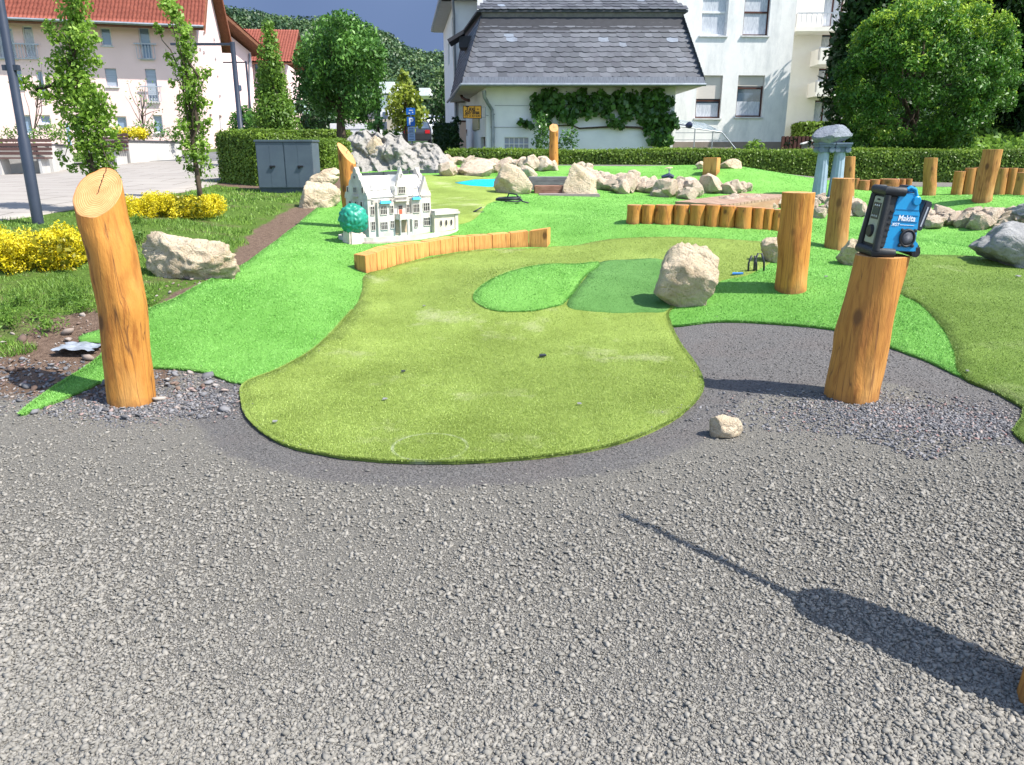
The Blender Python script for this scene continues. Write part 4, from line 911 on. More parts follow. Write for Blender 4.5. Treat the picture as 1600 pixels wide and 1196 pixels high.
# ================================================================== RADIO on the post
def radio():
    S = 1.0
    t = thing('site_radio', 'blue and black rugged site radio with antenna standing on the log post', 'radio', RT+Vector((.03, 0, .010)), rotz=math.radians(33), rot=(math.radians(1.5), math.radians(3), math.radians(0)))
    blk = simple('black_rubber_guard', (.018,.019,.021), (.028,.03,.033), 9, .55, .4, .002, 60); blu = simple('cyan_blue_plastic', (.004,.27,.56), (.004,.24,.50), 5, .38, .5, .0008, 200)
    olv = simple('grey_olive_panel', (.36,.38,.30), (.33,.35,.27), 6, .5, .4); gl = simple('dark_display', (.03,.035,.04), (.05,.055,.06), 6, .15, .6)
    wht = simple('white_print', (.8,.82,.85)); chrome = simple('chrome_rod', (.6,.6,.62), None, 5, .2, .5, metal=1)
    w, d, h = .150, .118, .40          # half width (blue side axis x), half depth
    # local -y = blue side, local -x = panel side
    mb = MB(); mb.hexa([Vector(p) for p in ((-w*.98,-d*.96,.03),(w*.92,-d*.96,.03),(w*.92,d*.96,.03),(-w*.98,d*.96,.03),(-w*.80,-d*.78,h*.93),(w*.66,-d*.78,h*.93),(w*.66,d*.78,h*.93),(-w*.80,d*.78,h*.93))])
    mb.build('core_body', blk, t, bevel=.01)
    # blue shell on the right part
    def yz(z): return -d*(.99-.19*z/h)
    sh = MB(); pr = [(-.108,.035),(.150,.035),(.150,.085),(.128,.10),(.122,.27),(.112,.285),(.108,.32),(.088,.385),(-.042,.385),(-.060,.33)]
    vs = [Vector((x, yz(z)-.010, z)) for x, z in pr]+[Vector((x, -yz(z)*.9, z)) for x, z in pr]; n = len(pr)
    sh.add(vs, [tuple(range(n)), tuple(range(2*n-1, n-1, -1))]+[(i, n+i, n+(i+1)%n, (i+1)%n) for i in range(n)]); sh.build('blue_shell', blu, t, bevel=.003)
    g = MB()
    for z in (.215, .255, .288): g.box(-.088+z*.10, .118-z*.02, yz(z)-.0125, yz(z)-.009, z-.0012, z+.0012)
    g.build('shell_seams', simple('seam_blue', (.002,.10,.25)), t)
    # rubber corner guards
    for (x, y) in ((-1,-1),(-1,1)):
        c = MB(); c.tube([(x*w*1.0, y*d*1.0, .03),(x*w*.94,y*d*.93,.2),(x*w*.84, y*d*.82, h*.92)], [.026,.020,.024], 10); c.build('corner_guard', blk, t, smooth='auto')
    c = MB(); c.hexa([Vector(p) for p in ((-.150,-.133,.05),(-.098,-.133,.05),(-.098,-.09,.05),(-.150,-.09,.05),(-.130,-.108,.35),(-.062,-.108,.35),(-.062,-.07,.35),(-.130,-.07,.35))]); c.build('grip_column', blk, t, bevel=.006)
    for i in range(6):
        z = .085+.038*i; xx = -.098+.055*(z/.35)*.9; c = MB(); c.box(xx-.038, xx-.008, yz(z)-.020, yz(z)-.010, z-.006, z+.006); c.build('grip_rib', blk, t, bevel=.003)
    for z, k_ in ((.395, .86), (.018, 1.03)):
        c = MB(); a = w*k_; b = d*k_; e = [(-a,-b),( -a*.05,-b),(-a*.05,b),(-a,b)] if z > .3 else [(-a,-b),(-a*.15,-b),(-a*.15,b),(-a,b)]
        c.tube([(-a*.1,-b,z),(-a*.55,-b,z),(-a,-b*.95,z),(-a,b*.95,z),(-a*.4,b,z)], .029 if z > .3 else .031, 10)
        c.build('bumper', blk, t, smooth='auto')
    c = MB(); c.box(-.10, .0, -.06, .06, .375, .412); c.build('top_cap', blk, t, bevel=.012)
    c = MB(); c.tube([(.146,-.125,.03),(.158,-.06,.03),(.158,.1,.03)], [.030,.032,.030], 10); c.build('rear_foot', blk, t, smooth='auto')
    c = MB(); c.box(.128,.178,-.125,-.05,.0,.075); c.build('rear_guard', blk, t, bevel=.012)
    # speaker
    R = Matrix.Translation((.058, -.128, .118)) @ Matrix.Rotation(math.pi/2, 4, 'X')
    c = MB(); c.lathe([(.058,-.008),(.058,.006),(.050,.010),(.044,.002),(.040,-.002),(.0,-.004)], 32, R); c.build('speaker', blk, t, smooth='auto')
    c = MB(); c.lathe([(.043,.0),(.040,.004),(.028,.010),(.0,.012)], 28, R); c.build('speaker_grille', simple('grille', (.05,.055,.065), (.09,.095,.11), 90, .5, .5, .003, 300), t, smooth=True)
    for sx_ in (-1, 1):
        for sz in (-1, 1):
            c = MB(); c.lathe([(.011,-.006),(.011,.006),(.008,.008)], 12, Matrix.Translation((.058+sx_*.047,-.128,.118+sz*.047)) @ Matrix.Rotation(math.pi/2, 4, 'X')); c.build('speaker_screw', blk, t, smooth='auto')
    ry = Matrix.Rotation(math.radians(90-4), 4, 'X')
    text_part('maker_lettering', 'Makita', .050, wht, t, (.030, yz(.238)-.0125, .236), ry, .0006, shear=.15, bold=.0008, sx=.95)
    text_part('voltage_lettering', 'XGT', .026, wht, t, (-.044, yz(.20)-.0125, .196), ry, .0006, shear=.2, bold=.0006)
    c = MB(); c.box(-.010, .095, yz(.195)-.0125, yz(.195)-.010, .194, .1965); c.build('print_line', wht, t)
    # handle pivot on top of the blue shell
    R2 = Matrix.Translation((.078, -.105, .345)) @ Matrix.Rotation(math.pi/2, 4, 'X'); c = MB(); c.lathe([(.030,-.01),(.030,.012),(.024,.018),(.0,.018)], 20, R2); c.build('handle_pivot', blu, t, smooth='auto')
    c = MB(); c.tube([(.078,-.10,.372),(.06,-.10,.412),(.02,-.10,.424),(.0,-.1,.41)], .012, 8); c.tube([(.05,-.09,.41),(.05,.09,.41)], .014, 8); c.build('handle', blu, t, smooth='auto')
    c = MB(); c.box(.038,.10,-.03,.09,.38,.43); c.build('charger_lid', simple('navy_lid', (.02,.03,.06), None, 5, .4, .5), t, bevel=.006)
    # battery on the far right side
    Rb = Matrix.Translation((.132, -.02, .24)) @ Matrix.Rotation(math.radians(12), 4, 'Y'); c = MB(); c.box(0, .058, -.075, .05, -.07, .115, Rb); c.build('battery', simple('dark_battery', (.03,.035,.05), None, 6, .4, .5), t, bevel=.008)
    c = MB(); c.box(.028, .038, -.0775, -.0755, -.045, .08, Rb); c.build('battery_print', simple('pale_print', (.45,.47,.5)), t)
    # panel side: slightly inclined plane x = -w
    def xz(z): return -w*(.985-.19*z/h)
    def pan(y0, y1, z0, z1, th, mat, nm, bev=.002):
        c = MB(); c.hexa([Vector(p) for p in ((xz(z0)-th,y0,z0),(xz(z0)+.01,y0,z0),(xz(z0)+.01,y1,z0),(xz(z0)-th,y1,z0),(xz(z1)-th,y0,z1),(xz(z1)+.01,y0,z1),(xz(z1)+.01,y1,z1),(xz(z1)-th,y1,z1))]); return c.build(nm, mat, t, bevel=bev)
    pan(-.066, .066, .065, .355, .012, olv, 'control_panel', .004); pan(-.052, .052, .215, .318, .015, gl, 'display', .002)
    pan(-.044, .044, .250, .285, .0165, simple('lcd', (.07,.08,.10), None, 5, .1, .6), 'display_glass', .001)
    for i in range(3): pan(-.040+.030*i, -.018+.030*i, .228, .240, .017, simple('button_grey', (.4,.42,.42)), 'button', .001)
    for i in range(3): pan(-.038+.028*i, -.024+.028*i, .296, .306, .017, M['print'] if 'print' in M else wht, 'indicator', .001)
    R3 = Matrix.Translation((xz(.14)-.012, 0, .14)) @ Matrix.Rotation(-math.pi/2, 4, 'Y'); c = MB(); c.lathe([(.040,-.004),(.040,.010),(.036,.02),(.0,.021)], 26, R3); c.build('tuning_knob', blk, t, smooth='auto')
    text_part('panel_lettering', 'Makita', .017, blk, t, (xz(.337)-.0128, 0, .337), Matrix.Rotation(math.radians(-90), 4, 'Z') @ Matrix.Rotation(math.radians(85), 4, 'X'), .0004, bold=.0005)
    c = MB(); c.tube([(-.168,.118,.04),(-.160,.112,.2),(-.140,.104,.375)], [.0042,.0036,.003], 8); c.build('antenna', chrome, t, smooth='auto')
    t.scale = (.80,.90,.93)
    return t
radio()

# ================================================================== MODEL CASTLE
def castle():
    o = P(577, 371, 9.9); o.z = h1(o.x, o.y)+.035
    R = math.radians(44)
    t = thing('model_castle', 'white model castle with stepped gables, teal tree and moat on an oval base', 'model castle', o, rotz=R)
    wh = simple('cream_white_cast', (.60,.565,.52), (.44,.40,.355), 6, .75, .3, .003, 50); roofm = simple('white_roof_cast', (.66,.64,.60), (.56,.53,.49), 9, .7, .3, .004, 60)
    dk_ = simple('dark_pane', (.035,.03,.03), (.06,.05,.05), 30, .4, .4); br = simple('brown_stain', (.45,.30,.24), (.60,.48,.40), 10); teal = simple('teal_paint', (.01,.25,.19), (.02,.34,.27), 12, .5, .4); red = simple('red_door', (.55,.12,.06)); bl = simple('blue_awning', (.05,.42,.66)); tan = simple('tan_inside', (.50,.37,.26), (.42,.30,.2), 8)
    L, D, E, RZ = 1.0, .50, .50, .76
    mb = MB()
    mb.box(0, L, 0, D, -.02, E); mb.build('walls', wh, t, bevel=.003)
    # main roof
    mb = MB(); mb.hexa([Vector(p) for p in ((.03,-.012,E),(L-.03,-.012,E),(L-.03,D+.012,E),(.03,D+.012,E),(.03,D*.42,RZ),(L-.03,D*.42,RZ),(L-.03,D*.58,RZ),(.03,D*.58,RZ))]); mb.build('roof', roofm, t, bevel=.003)
    def gable(x0, x1, y, along, h0, peak, thick, steps=4, nm='stepped_gable', curved=True):
        """stepped gable outline; along 'x' faces -y, 'y' faces -x"""
        c = (x0+x1)/2; hw = (x1-x0)/2; out = [(x0, h0-.02), (x1, h0-.02), (x1, h0+.015)]
        for i in range(1, steps+1):
            xx = c+hw*(1-(i/(steps+.6))); zz = h0+.015+(peak-h0-.05)*(i/(steps)); zp = h0+.015+(peak-h0-.05)*((i-.45)/(steps))
            out += [(xx+hw*.13, zp), (xx+hw*.02, zp+.008), (xx, zz)]
        out += [(c+hw*.12, peak-.02), (c, peak+.012), (c-hw*.12, peak-.02)]
        m = [(2*c-x, z) for x, z in reversed(out[2:-3])]; poly = out+m
        mb = MB(); n = len(poly)
        if along == 'x': vs = [Vector((x, y, z)) for x, z in poly]+[Vector((x, y+thick, z)) for x, z in poly]
        else: vs = [Vector((y, x, z)) for x, z in poly]+[Vector((y+thick, x, z)) for x, z in poly]
        mb.add(vs, [tuple(range(n)), tuple(range(2*n-1, n-1, -1))]+[(i, n+i, n+(i+1)%n, (i+1)%n) for i in range(n)]); return mb.build(nm, wh, t)
    gable(-.01, D+.01, -.006, 'y', E, .86, .06); gable(-.01, D+.01, L-.05, 'y', E, .84, .055)
    gable(.40, .62, -.03, 'x', E+.04, .86, .05, 3, 'dormer_gable'); mb = MB(); mb.box(.41, .61, -.025, D*.45, E-.01, E+.13); mb.hexa([Vector(p) for p in ((.41,-.0,E+.13),(.61,-.0,E+.13),(.61,D*.5,E+.13),(.41,D*.5,E+.13),(.50,0,E+.27),(.52,0,E+.27),(.52,D*.5,E+.27),(.50,D*.5,E+.27))]); mb.build('dormer', roofm, t)
    gable(.80, .98, -.035, 'x', E-.01, .74, .05, 3, 'bay_gable')
    # bays on the facade
    for x0, x1, z1 in ((.12,.38,.44),(.66,.80,.47),(.80,.98,.50)):
        mb = MB(); mb.box(x0, x1, -.035, .01, -.02, z1); mb.build('bay', wh, t, bevel=.002)
    for x0, x1, z in ((.15,.32,.445),(.66,.80,.475)):
        mb = MB(); mb.hexa([Vector(p) for p in ((x0,-.075,z-.02),(x1,-.075,z-.02),(x1,-.03,z-.02),(x0,-.03,z-.02),(x0+.01,-.06,z+.006),(x1-.01,-.06,z+.006),(x1-.01,-.03,z+.012),(x0+.01,-.03,z+.012))]); mb.build('awning', bl, t)
    def win(x, z, w, h, y=-.0, arch=False, side=False, mull=1):
        fr = MB(); e = .007
        if side: bx = lambda mb, a0, a1, n0, n1, z0, z1: mb.box(-.006+n0, -.006+n1, a0, a1, z0, z1)
        else: bx = lambda mb, a0, a1, n0, n1, z0, z1: mb.box(a0, a1, y+n0, y+n1, z0, z1)
        bx(fr, x-w/2-e, x-w/2, -.010, .004, z-e, z+h+e); bx(fr, x+w/2, x+w/2+e, -.010, .004, z-e, z+h+e)
        bx(fr, x-w/2, x+w/2, -.010, .004, z+h, z+h+e); bx(fr, x-w/2, x+w/2, -.012, .004, z-e, z)
        for i in range(1, mull+1): xx = x-w/2+w*i/(mull+1); bx(fr, xx-.0025, xx+.0025, -.008, .002, z, z+h)
        if h > .06 and mull: bx(fr, x-w/2, x+w/2, -.007, .002, z+h*.6, z+h*.6+.004)
        f = fr.build('window', br if False else wh, t); p = MB(); bx(p, x-w/2, x+w/2, -.004, .003, z, z+h); p.build('pane', dk_, f)
    for z in (.10, .29):
        win(.065, z, .05, .10)
        win(.21, z, .095, .09 if z < .2 else .10, -.035, mull=3); win(.335, z+.01, .045, .09, -.035)
        win(.72, z, .045, .09, -.035) if z < .2 else win(.73, z, .095, .10, -.035, mull=3)
        win(.90, z+.01, .10, .10, -.035, mull=2)
    win(.62, .29, .045, .10); win(.51, E+.045, .10, .075, -.03, mull=3); win(.51, .76, .018, .022, -.03, mull=0)
    for x in (.07, .16, .37, .68, .80): win(x, E-.055+(.04 if x > .3 else 0), .014, .024, -.006 if x < .12 or .38 < x < .66 else -.037, mull=0)
    for y in (.12, .25, .38): win(y, .36, .04, .085, side=True, mull=0)
    for y in (.08, .25, .42): win(y, .56, .035 if y != .25 else .07, .06, side=True, mull=0 if y != .25 else 2)
    win(.25, .73, .035, .035, side=True, mull=0); win(.13, .16, .028, .07, side=True, mull=0)
    mb = MB(); mb.box(-.035, -.004, .19, .31, .50, .525); mb.build('small_balcony', wh, t, bevel=.003)
    # small dormers in the roof slope
    for x in (.12, .22, .32, .70, .80, .90):
        mb = MB(); mb.add([Vector(p) for p in ((x-.03,.05,.59),(x+.03,.05,.59),(x,.05,.65),(x-.03,.16,.62),(x+.03,.16,.62),(x,.17,.66))], [(0,1,2),(0,2,5,3),(2,1,4,5),(3,5,4)]); mb.build('roof_dormer', roofm, t)
    # portico with balcony and door
    mb = MB(); mb.box(.40, .60, -.13, -.002, .215, .24); mb.box(.40,.60,-.13,-.118,.24,.285); mb.box(.40,.412,-.118,-.002,.24,.285); mb.box(.588,.60,-.118,-.002,.24,.285); mb.build('balcony', wh, t)
    for x in (.405, .52, .595): mb = MB(); mb.lathe([(.013,0),(.013,.01),(.009,.02),(.009,.19),(.013,.2),(.013,.216)], 10, Matrix.Translation((x,-.122,-.0))); mb.build('column', wh, t)
    mb = MB(); mb.box(.41, .59, -.008, -.002, .02, .20); mb.build('porch_back', tan, t); mb = MB(); mb.box(.41,.50,-.125,-.115,.0,.05); mb.box(.53,.59,-.125,-.115,.0,.05); mb.build('parapet', wh, t)
    mb = MB(); mb.box(.455, .535, -.012, .004, .245, .39); d = mb.build('balcony_door', wh, t); mb = MB(); mb.box(.472, .518, -.0155, -.011, .245, .335); mb.build('door_leaf', red, d); mb = MB(); mb.box(.462,.528,-.0145,-.011,.34,.385); mb.build('pane', dk_, d)
    mb = MB(); mb.box(.39,.61,-.06,-.002,.44,.455); mb.build('ledge', wh, t)
    # low wing on the right with arched windows
    x0, x1, y0, y1 = 1.0, 1.38, -.10, .12
    mb = MB(); mb.box(x0-.02, x1, y0, y1, -.02, .24); mb.build('wing', simple('shade_cream', (.66,.58,.48), (.55,.47,.38), 8), t); mb = MB(); mb.box(x0-.03, x1+.03, y0-.03, y1+.03, .24, .275); mb.box(x0-.02, x1+.015, y0-.015, y1+.015, .2755, .30); mb.build('wing_roof', wh, t, bevel=.003)
    for x in (1.09, 1.18, 1.27):
        Mx = Matrix.Translation((x, y0-.001, .13)) @ Matrix.Rotation(math.pi/2, 4, 'X') @ Matrix.Diagonal((.65,1.35,1,1)); f = MB(); f.lathe([(.037,-.001),(.037,.004),(.030,.005)], 18, Mx); ff = f.build('arched_window', wh, t); p = MB(); p.lathe([(.029,.001),(.029,.006)], 18, Mx); p.build('pane', dk_, ff)
    mb = MB(); mb.box(x1-.045, x1+.012, y0-.012, y1*.2, -.02, .24); mb.build('corner_pier', wh, t, bevel=.003)
    # base slab, parapet, moat
    def oval(a, b, n=40, cx=.58, cy=.12, sq=.78): 
        out = []
        for i in range(n):
            q = 2*math.pi*i/n; c_, s_ = math.cos(q), math.sin(q); out.append((cx+a*abs(c_)**sq*(1 if c_ > 0 else -1), cy+b*abs(s_)**sq*(1 if s_ > 0 else -1)))
        return out
    mb = MB(); mb.prism(oval(.90, .47), -.10, -.020); mb.build('base_slab', simple('base_stone', (.52,.46,.41), (.38,.29,.25), 7), t, bevel=.006)
    mb = MB(); A, B = oval(.88, .45), oval(.855, .425); n = len(A)
    vs = [Vector((x, y, z)) for z in (-.02, .035) for x, y in A]+[Vector((x, y, z)) for z in (-.02, .035) for x, y in B]
    mb.add(vs, [f for i in range(n) for f in ((i,(i+1)%n,n+(i+1)%n,n+i),(2*n+i,3*n+i,3*n+(i+1)%n,2*n+(i+1)%n),(n+i,n+(i+1)%n,3*n+(i+1)%n,3*n+i))]); mb.build('parapet_wall', wh, t)
    mb = MB(); mb.prism(oval(.85, .42), -.0205, -.008); mb.build('moat', teal, t)
    # teal tree on a rock
    tr = Vector((-.24, -.03, .0)); mb = MB(); mb.hexa([tr+Vector(p) for p in ((-.14,-.12,-.1),(.15,-.15,-.1),(.18,.12,-.1),(-.12,.12,-.1),(-.12,-.1,.13),(.08,-.12,.09),(.12,.1,.08),(-.1,.1,.13))]); mb.build('tree_rock', simple('rock_cast', (.72,.62,.54), (.55,.43,.36), 9), t, bevel=.02)
    bm = bmesh.new(); bmesh.ops.create_icosphere(bm, subdivisions=5, radius=1); rr = np.random.default_rng(3)
    C_ = rr.normal(size=(110, 3)); C_ /= np.linalg.norm(C_, axis=1)[:,None]
    for v in bm.verts:
        p = v.co.normalized(); dd = np.sort(np.linalg.norm(C_-np.array(p), axis=1)); f = 1+.14*min(1, (dd[1]-dd[0])*3.2)-.07
        v.co = Vector((p.x*.182*f, p.y*.175*f, p.z*.20*f))
    me = bpy.data.meshes.new('teal_tree'); bm.to_mesh(me); bm.free(); link('teal_tree', me, simple('teal_foliage_cast', (.008,.19,.125), (.02,.30,.21), 9, .45, .5), t, tr+Vector((.0, 0, .25)), smooth=True)
castle()

# ================================================================== COLUMN RUIN
def ruin():
    b = P(1294, 291, 15.3); b.z = h1(b.x, b.y); t = thing('column_ruin', 'two fluted blue grey columns carrying a rough grey rock block before the hedge', 'sculpture', b)
    cm = simple('blue_grey_paint', (.30,.38,.48), (.24,.31,.40), 5, .6, .3, .003, 30); dk2 = simple('slate_band', (.14,.18,.25), (.10,.13,.19), 6, .6)
    zt = P(1294, 236, b.y).z-b.z
    for px, ptx in ((1281,1288),(1306,1313)):
        x = P(px, 288, b.y).x-b.x; xt = P(ptx, 236, b.y).x-b.x; V = []; n, m = 48, 14
        for j in range(m):
            u = j/(m-1); r = .150-.05*u**.7
            for k_ in range(n):
                a = 2*math.pi*k_/n; r_ = r*(1-.10*abs(math.cos(a*6))); V.append((x+(xt-x)*u*.6+r_*math.cos(a), r_*math.sin(a), -.1+(zt+.1)*u))
        mb = MB(); mb.add(V, [(j*n+k_, j*n+(k_+1)%n, (j+1)*n+(k_+1)%n, (j+1)*n+k_) for j in range(m-1) for k_ in range(n)]); mb.build('column', cm, t, smooth=True)
        xc = x+(xt-x)*.6; mb = MB(); mb.box(xc-.15, xc+.15, -.15, .15, zt+.07, zt+.11); mb.box(xc-.165, xc+.165, -.165, .165, zt+.112, zt+.15)
        for s_ in (-1, 1): mb.lathe([(.055,-.14),(.06,-.13),(.06,.13),(.055,.14)], 14, Matrix.Translation((xc+s_*.10, 0, zt+.02)) @ Matrix.Rotation(math.pi/2, 4, 'X'))
        mb.box(xc-.11, xc+.11, -.11, .11, zt-.03, zt+.07); mb.build('capital', dk2, t, bevel=.006)
    x0 = P(1272, 215, b.y).x-b.x; x1 = P(1329, 215, b.y).x-b.x; z1 = P(1300, 196, b.y).z-b.z; z0 = zt+.13
    me = rock_mesh(79, 5, 7, .12); me.transform(Matrix.Diagonal(((x1-x0)*1.12, .50, (z1-z0)*1.25, 1))); link('rock_block', me, M['rock_b'], t, ((x0+x1)/2, 0, z0-(z1-z0)*.2), smooth=True)
ruin()

# ================================================================== CABINET
def cabinet():
    b = P(455, 300, 16.0); b.z = h1(b.x, b.y); fl, fr2 = P(408, 301, 15.9), P(491, 301.5, 15.7); w = fr2.x-fl.x; h = P(402, 218, 15.9).z-b.z
    t = thing('electrical_cabinet', 'dark grey two door electrical cabinet in front of the left hedge', 'cabinet', (fl.x, 15.8, b.z-.02), rotz=math.radians(-2)); g = simple('anthracite_sheet', (.085,.115,.145), (.07,.095,.125), 3, .45, .4, .0006, 50); gk = simple('cabinet_black', (.02,.02,.025), None, 5, .5)
    D = .50; mb = MB(); mb.box(0, w, .0, D, .10, h-.03); mb.build('housing', g, t, bevel=.004); mb = MB(); mb.box(.02, w-.02, .015, D-.02, 0, .10); mb.build('plinth', simple('plinth_grey', (.06,.08,.10)), t)
    mb = MB(); mb.box(-.02, w+.02, -.03, D+.02, h-.03, h+.01); mb.build('top', g, t, bevel=.006)
    for i in range(2):
        x0 = .012+i*w/2; x1 = x0+w/2-.024; mb = MB(); mb.box(x0, x1, -.014, -.001, .115, h-.045); d = mb.build('door', g, t, bevel=.003)
        mb = MB(); xm = (x0+x1)/2
        for xx in (xm,): mb.box(xx-.006, xx+.006, -.017, -.0145, .12, h-.05)
        mb.build('door_seam', g, d)
        mb = MB(); mb.box(xm-.02, xm+.09, -.045, -.016, h*.50, h*.50+.03); mb.box(xm-.015, xm+.02, -.03, -.016, h*.47, h*.53); mb.build('handle', gk, d, bevel=.003)
cabinet()
# ================================================================== BUILDINGS
M['plaster'] = (lambda k: (k.col(k.mix(k.ramp(k.noise(2.2, 6, .7, k.mp((1,1,.25))), [(.46, 0), (.70, .45)]), k.ramp(k.noise(5, 4), [(.3, (.78,.765,.745)), (.7, (.84,.825,.80))]), (.40,.425,.44))), k.bump(k.noise(25, 4), .4, .01), k.set(.9, .15))[2])(NT('stained_white_plaster'))
M['white_wall'] = simple('white_render', (.76,.77,.77), (.69,.70,.71), 2, .9, .15, .003, 30)
M['pink'] = simple('pale_pink_render', (.86,.63,.60), (.82,.60,.57), 1.2, .9, .15, .003, 30)
M['peach'] = simple('peach_render', (.72,.50,.38), (.68,.47,.36), 1.2, .9, .15)
M['glass'] = (lambda k: (k.col(k.ramp(k.noise(1.3, 2), [(.3, (.03,.045,.07)), (.7, (.09,.13,.19))])), k.set(.04, .9))[1])(NT('window_glass'))
M['glass_blue'] = (lambda k: (k.col(k.ramp(k.noise(.8, 2), [(.3, (.12,.19,.30)), (.7, (.22,.31,.44))])), k.set(.06, .8))[1])(NT('painted_sky_glass'))  # blue sky reflection painted into the base colour of the panes
M['wframe'] = simple('white_window_frame', (.78,.78,.78)); M['bframe'] = simple('brown_window_frame', (.09,.035,.028), (.07,.03,.025))
M['sill'] = simple('pale_sill', (.62,.62,.62)); M['curtain'] = simple('lace_curtain', (.62,.64,.68), (.36,.39,.45), 14, .9, .1, vscale=(4,1,.4)); M['shutter'] = simple('roller_shutter', (.62,.57,.52), (.56,.51,.47), 40, .6, .3, vscale=(.1,.1,3))
M['blind'] = simple('grey_blind', (.42,.47,.55), (.25,.29,.36), 16, .6, .3, vscale=(.05,.05,4)); M['zinc'] = simple('zinc', (.30,.33,.36), (.22,.25,.28), 6, .45, .5, metal=.5)
M['rail'] = simple('galvanised_rail', (.42,.45,.50), None, 5, .4, .5, metal=.3); M['darkwood'] = simple('brown_soffit', (.20,.085,.045), (.13,.055,.03), 10, .8, vscale=(1,.2,1))
M['curtain2'] = M['curtain']
def wall_holes(fr, a0, a1, z0, z1, holes, name, mat, root, thick=.18, n=0.0):
    """a wall with real openings and reveals"""
    A = sorted({a0, a1, *[h[0] for h in holes], *[h[1] for h in holes]}); Z = sorted({z0, z1, *[h[2] for h in holes], *[h[3] for h in holes]})
    A = [a for a in A if a0 <= a <= a1]; Z = [z for z in Z if z0 <= z <= z1]; mb = MB()
    for i in range(len(A)-1):
        for j in range(len(Z)-1):
            ca, cz = (A[i]+A[i+1])/2, (Z[j]+Z[j+1])/2
            if any(h[0] < ca < h[1] and h[2] < cz < h[3] for h in holes): continue
            mb.add([fr.pt(A[i],n,Z[j]), fr.pt(A[i+1],n,Z[j]), fr.pt(A[i+1],n,Z[j+1]), fr.pt(A[i],n,Z[j+1])], [(0,1,2,3)])
    for a, b, c, d in holes:
        q = [(a,c),(b,c),(b,d),(a,d)]
        for k_ in range(4):
            p, r = q[k_], q[(k_+1)%4]; mb.add([fr.pt(p[0],n,p[1]), fr.pt(r[0],n,r[1]), fr.pt(r[0],n-thick,r[1]), fr.pt(p[0],n-thick,p[1])], [(3,2,1,0)])
    mb.add([fr.pt(a0,n-thick-.02,z0), fr.pt(a1,n-thick-.02,z0), fr.pt(a1,n-thick-.02,z1), fr.pt(a0,n-thick-.02,z1)], [(0,1,2,3)])
    return mb.build(name, mat, root, world=True)
def window(fr, r, root, frame='wframe', glass='glass', n=-.10, sash=1, rows=None, sill=True, curtain=None, blind=None, label=None, fw=.055):
    a0, a1, z0, z1 = r; mb = MB(); e = fw
    for q in ((a0,a0+e,z0,z1),(a1-e,a1,z0,z1),(a0+e,a1-e,z0,z0+e),(a0+e,a1-e,z1-e,z1)): mb.fbox(fr, q[0], q[1], n-.03, n+.03, q[2], q[3])
    for i in range(1, sash+1): x = a0+(a1-a0)*i/(sash+1); mb.fbox(fr, x-e*.6, x+e*.6, n-.028, n+.028, z0+e, z1-e)
    for t in (rows or []): z = z0+(z1-z0)*t; mb.fbox(fr, a0+e, a1-e, n-.027, n+.035, z-e*.6, z+e*.6)
    w = mb.build('window', M[frame], root, world=True)
    if label: w['label'] = label
    def sub(nm, mt, q, n0, n1): m2 = MB(); m2.fbox(fr, q[0], q[1], n0, n1, q[2], q[3]); o = m2.build(nm, M[mt], None); 
    def subp(nm, mt, q, n0, n1):
        m2 = MB(); m2.fbox(fr, q[0], q[1], n0, n1, q[2], q[3]); me_o = m2.build(nm, M[mt], None, origin=root.location); me_o.location = (0,0,0); me_o.parent = w; return me_o
    subp('pane', glass, (a0+e*.5,a1-e*.5,z0+e*.5,z1-e*.5), n-.02, n-.008)
    if curtain: subp('curtain', 'curtain', (a0+e*1.1,a1-e*1.1,z0+e*1.1,z0+(z1-z0)*curtain), n-.007, n-.002)
    if blind: subp('blind', blind[0], (a0+.01,a1-.01,z0+(z1-z0)*blind[1],z1-.01), n+.036, n+.05)
    if sill: subp('sill', 'sill', (a0-.05,a1+.05,z0-.06,z0-.004), -.02+n, .06)
    return w
def rr_(fr, x0, x1, y0, y1, n=0):
    a, z1 = fr.px(x0, y0, n); b, z0 = fr.px(x1, y1, n); return (a, b, z0, z1)
def tile_roof(a, b, c, d, nx, ny, name, mat, root, amp=.045, step=.05, sx=6):
    """pantile surface between eave a-b and ridge d-c"""
    a, b, c, d = map(Vector, (a, b, c, d)); nrm = (b-a).cross(d-a).normalized(); V = []; NX = nx*sx; cols = NX+1; ts = []
    for j in range(ny): ts += [(j/ny, step), ((j+.97)/ny, 0.0)]
    for t, s_ in ts:
        for i in range(cols):
            u = i/NX; p = a.lerp(b, u).lerp(d.lerp(c, u), t); V.append(p+nrm*(s_+amp*abs(math.sin(math.pi*u*nx))))
    F_ = [(j*cols+i, j*cols+i+1, (j+1)*cols+i+1, (j+1)*cols+i) for j in range(len(ts)-1) for i in range(NX)]
    o0 = Vector(root.location); me = fastmesh(name, np.array([tuple(v-o0) for v in V]), np.array(F_)); return link(name, me, mat, root)
M['tile'] = simple('red_clay_tile', (.30,.088,.058), (.19,.052,.036), 5, .75, .25, .004, 30, lo=.3, hi=.7)

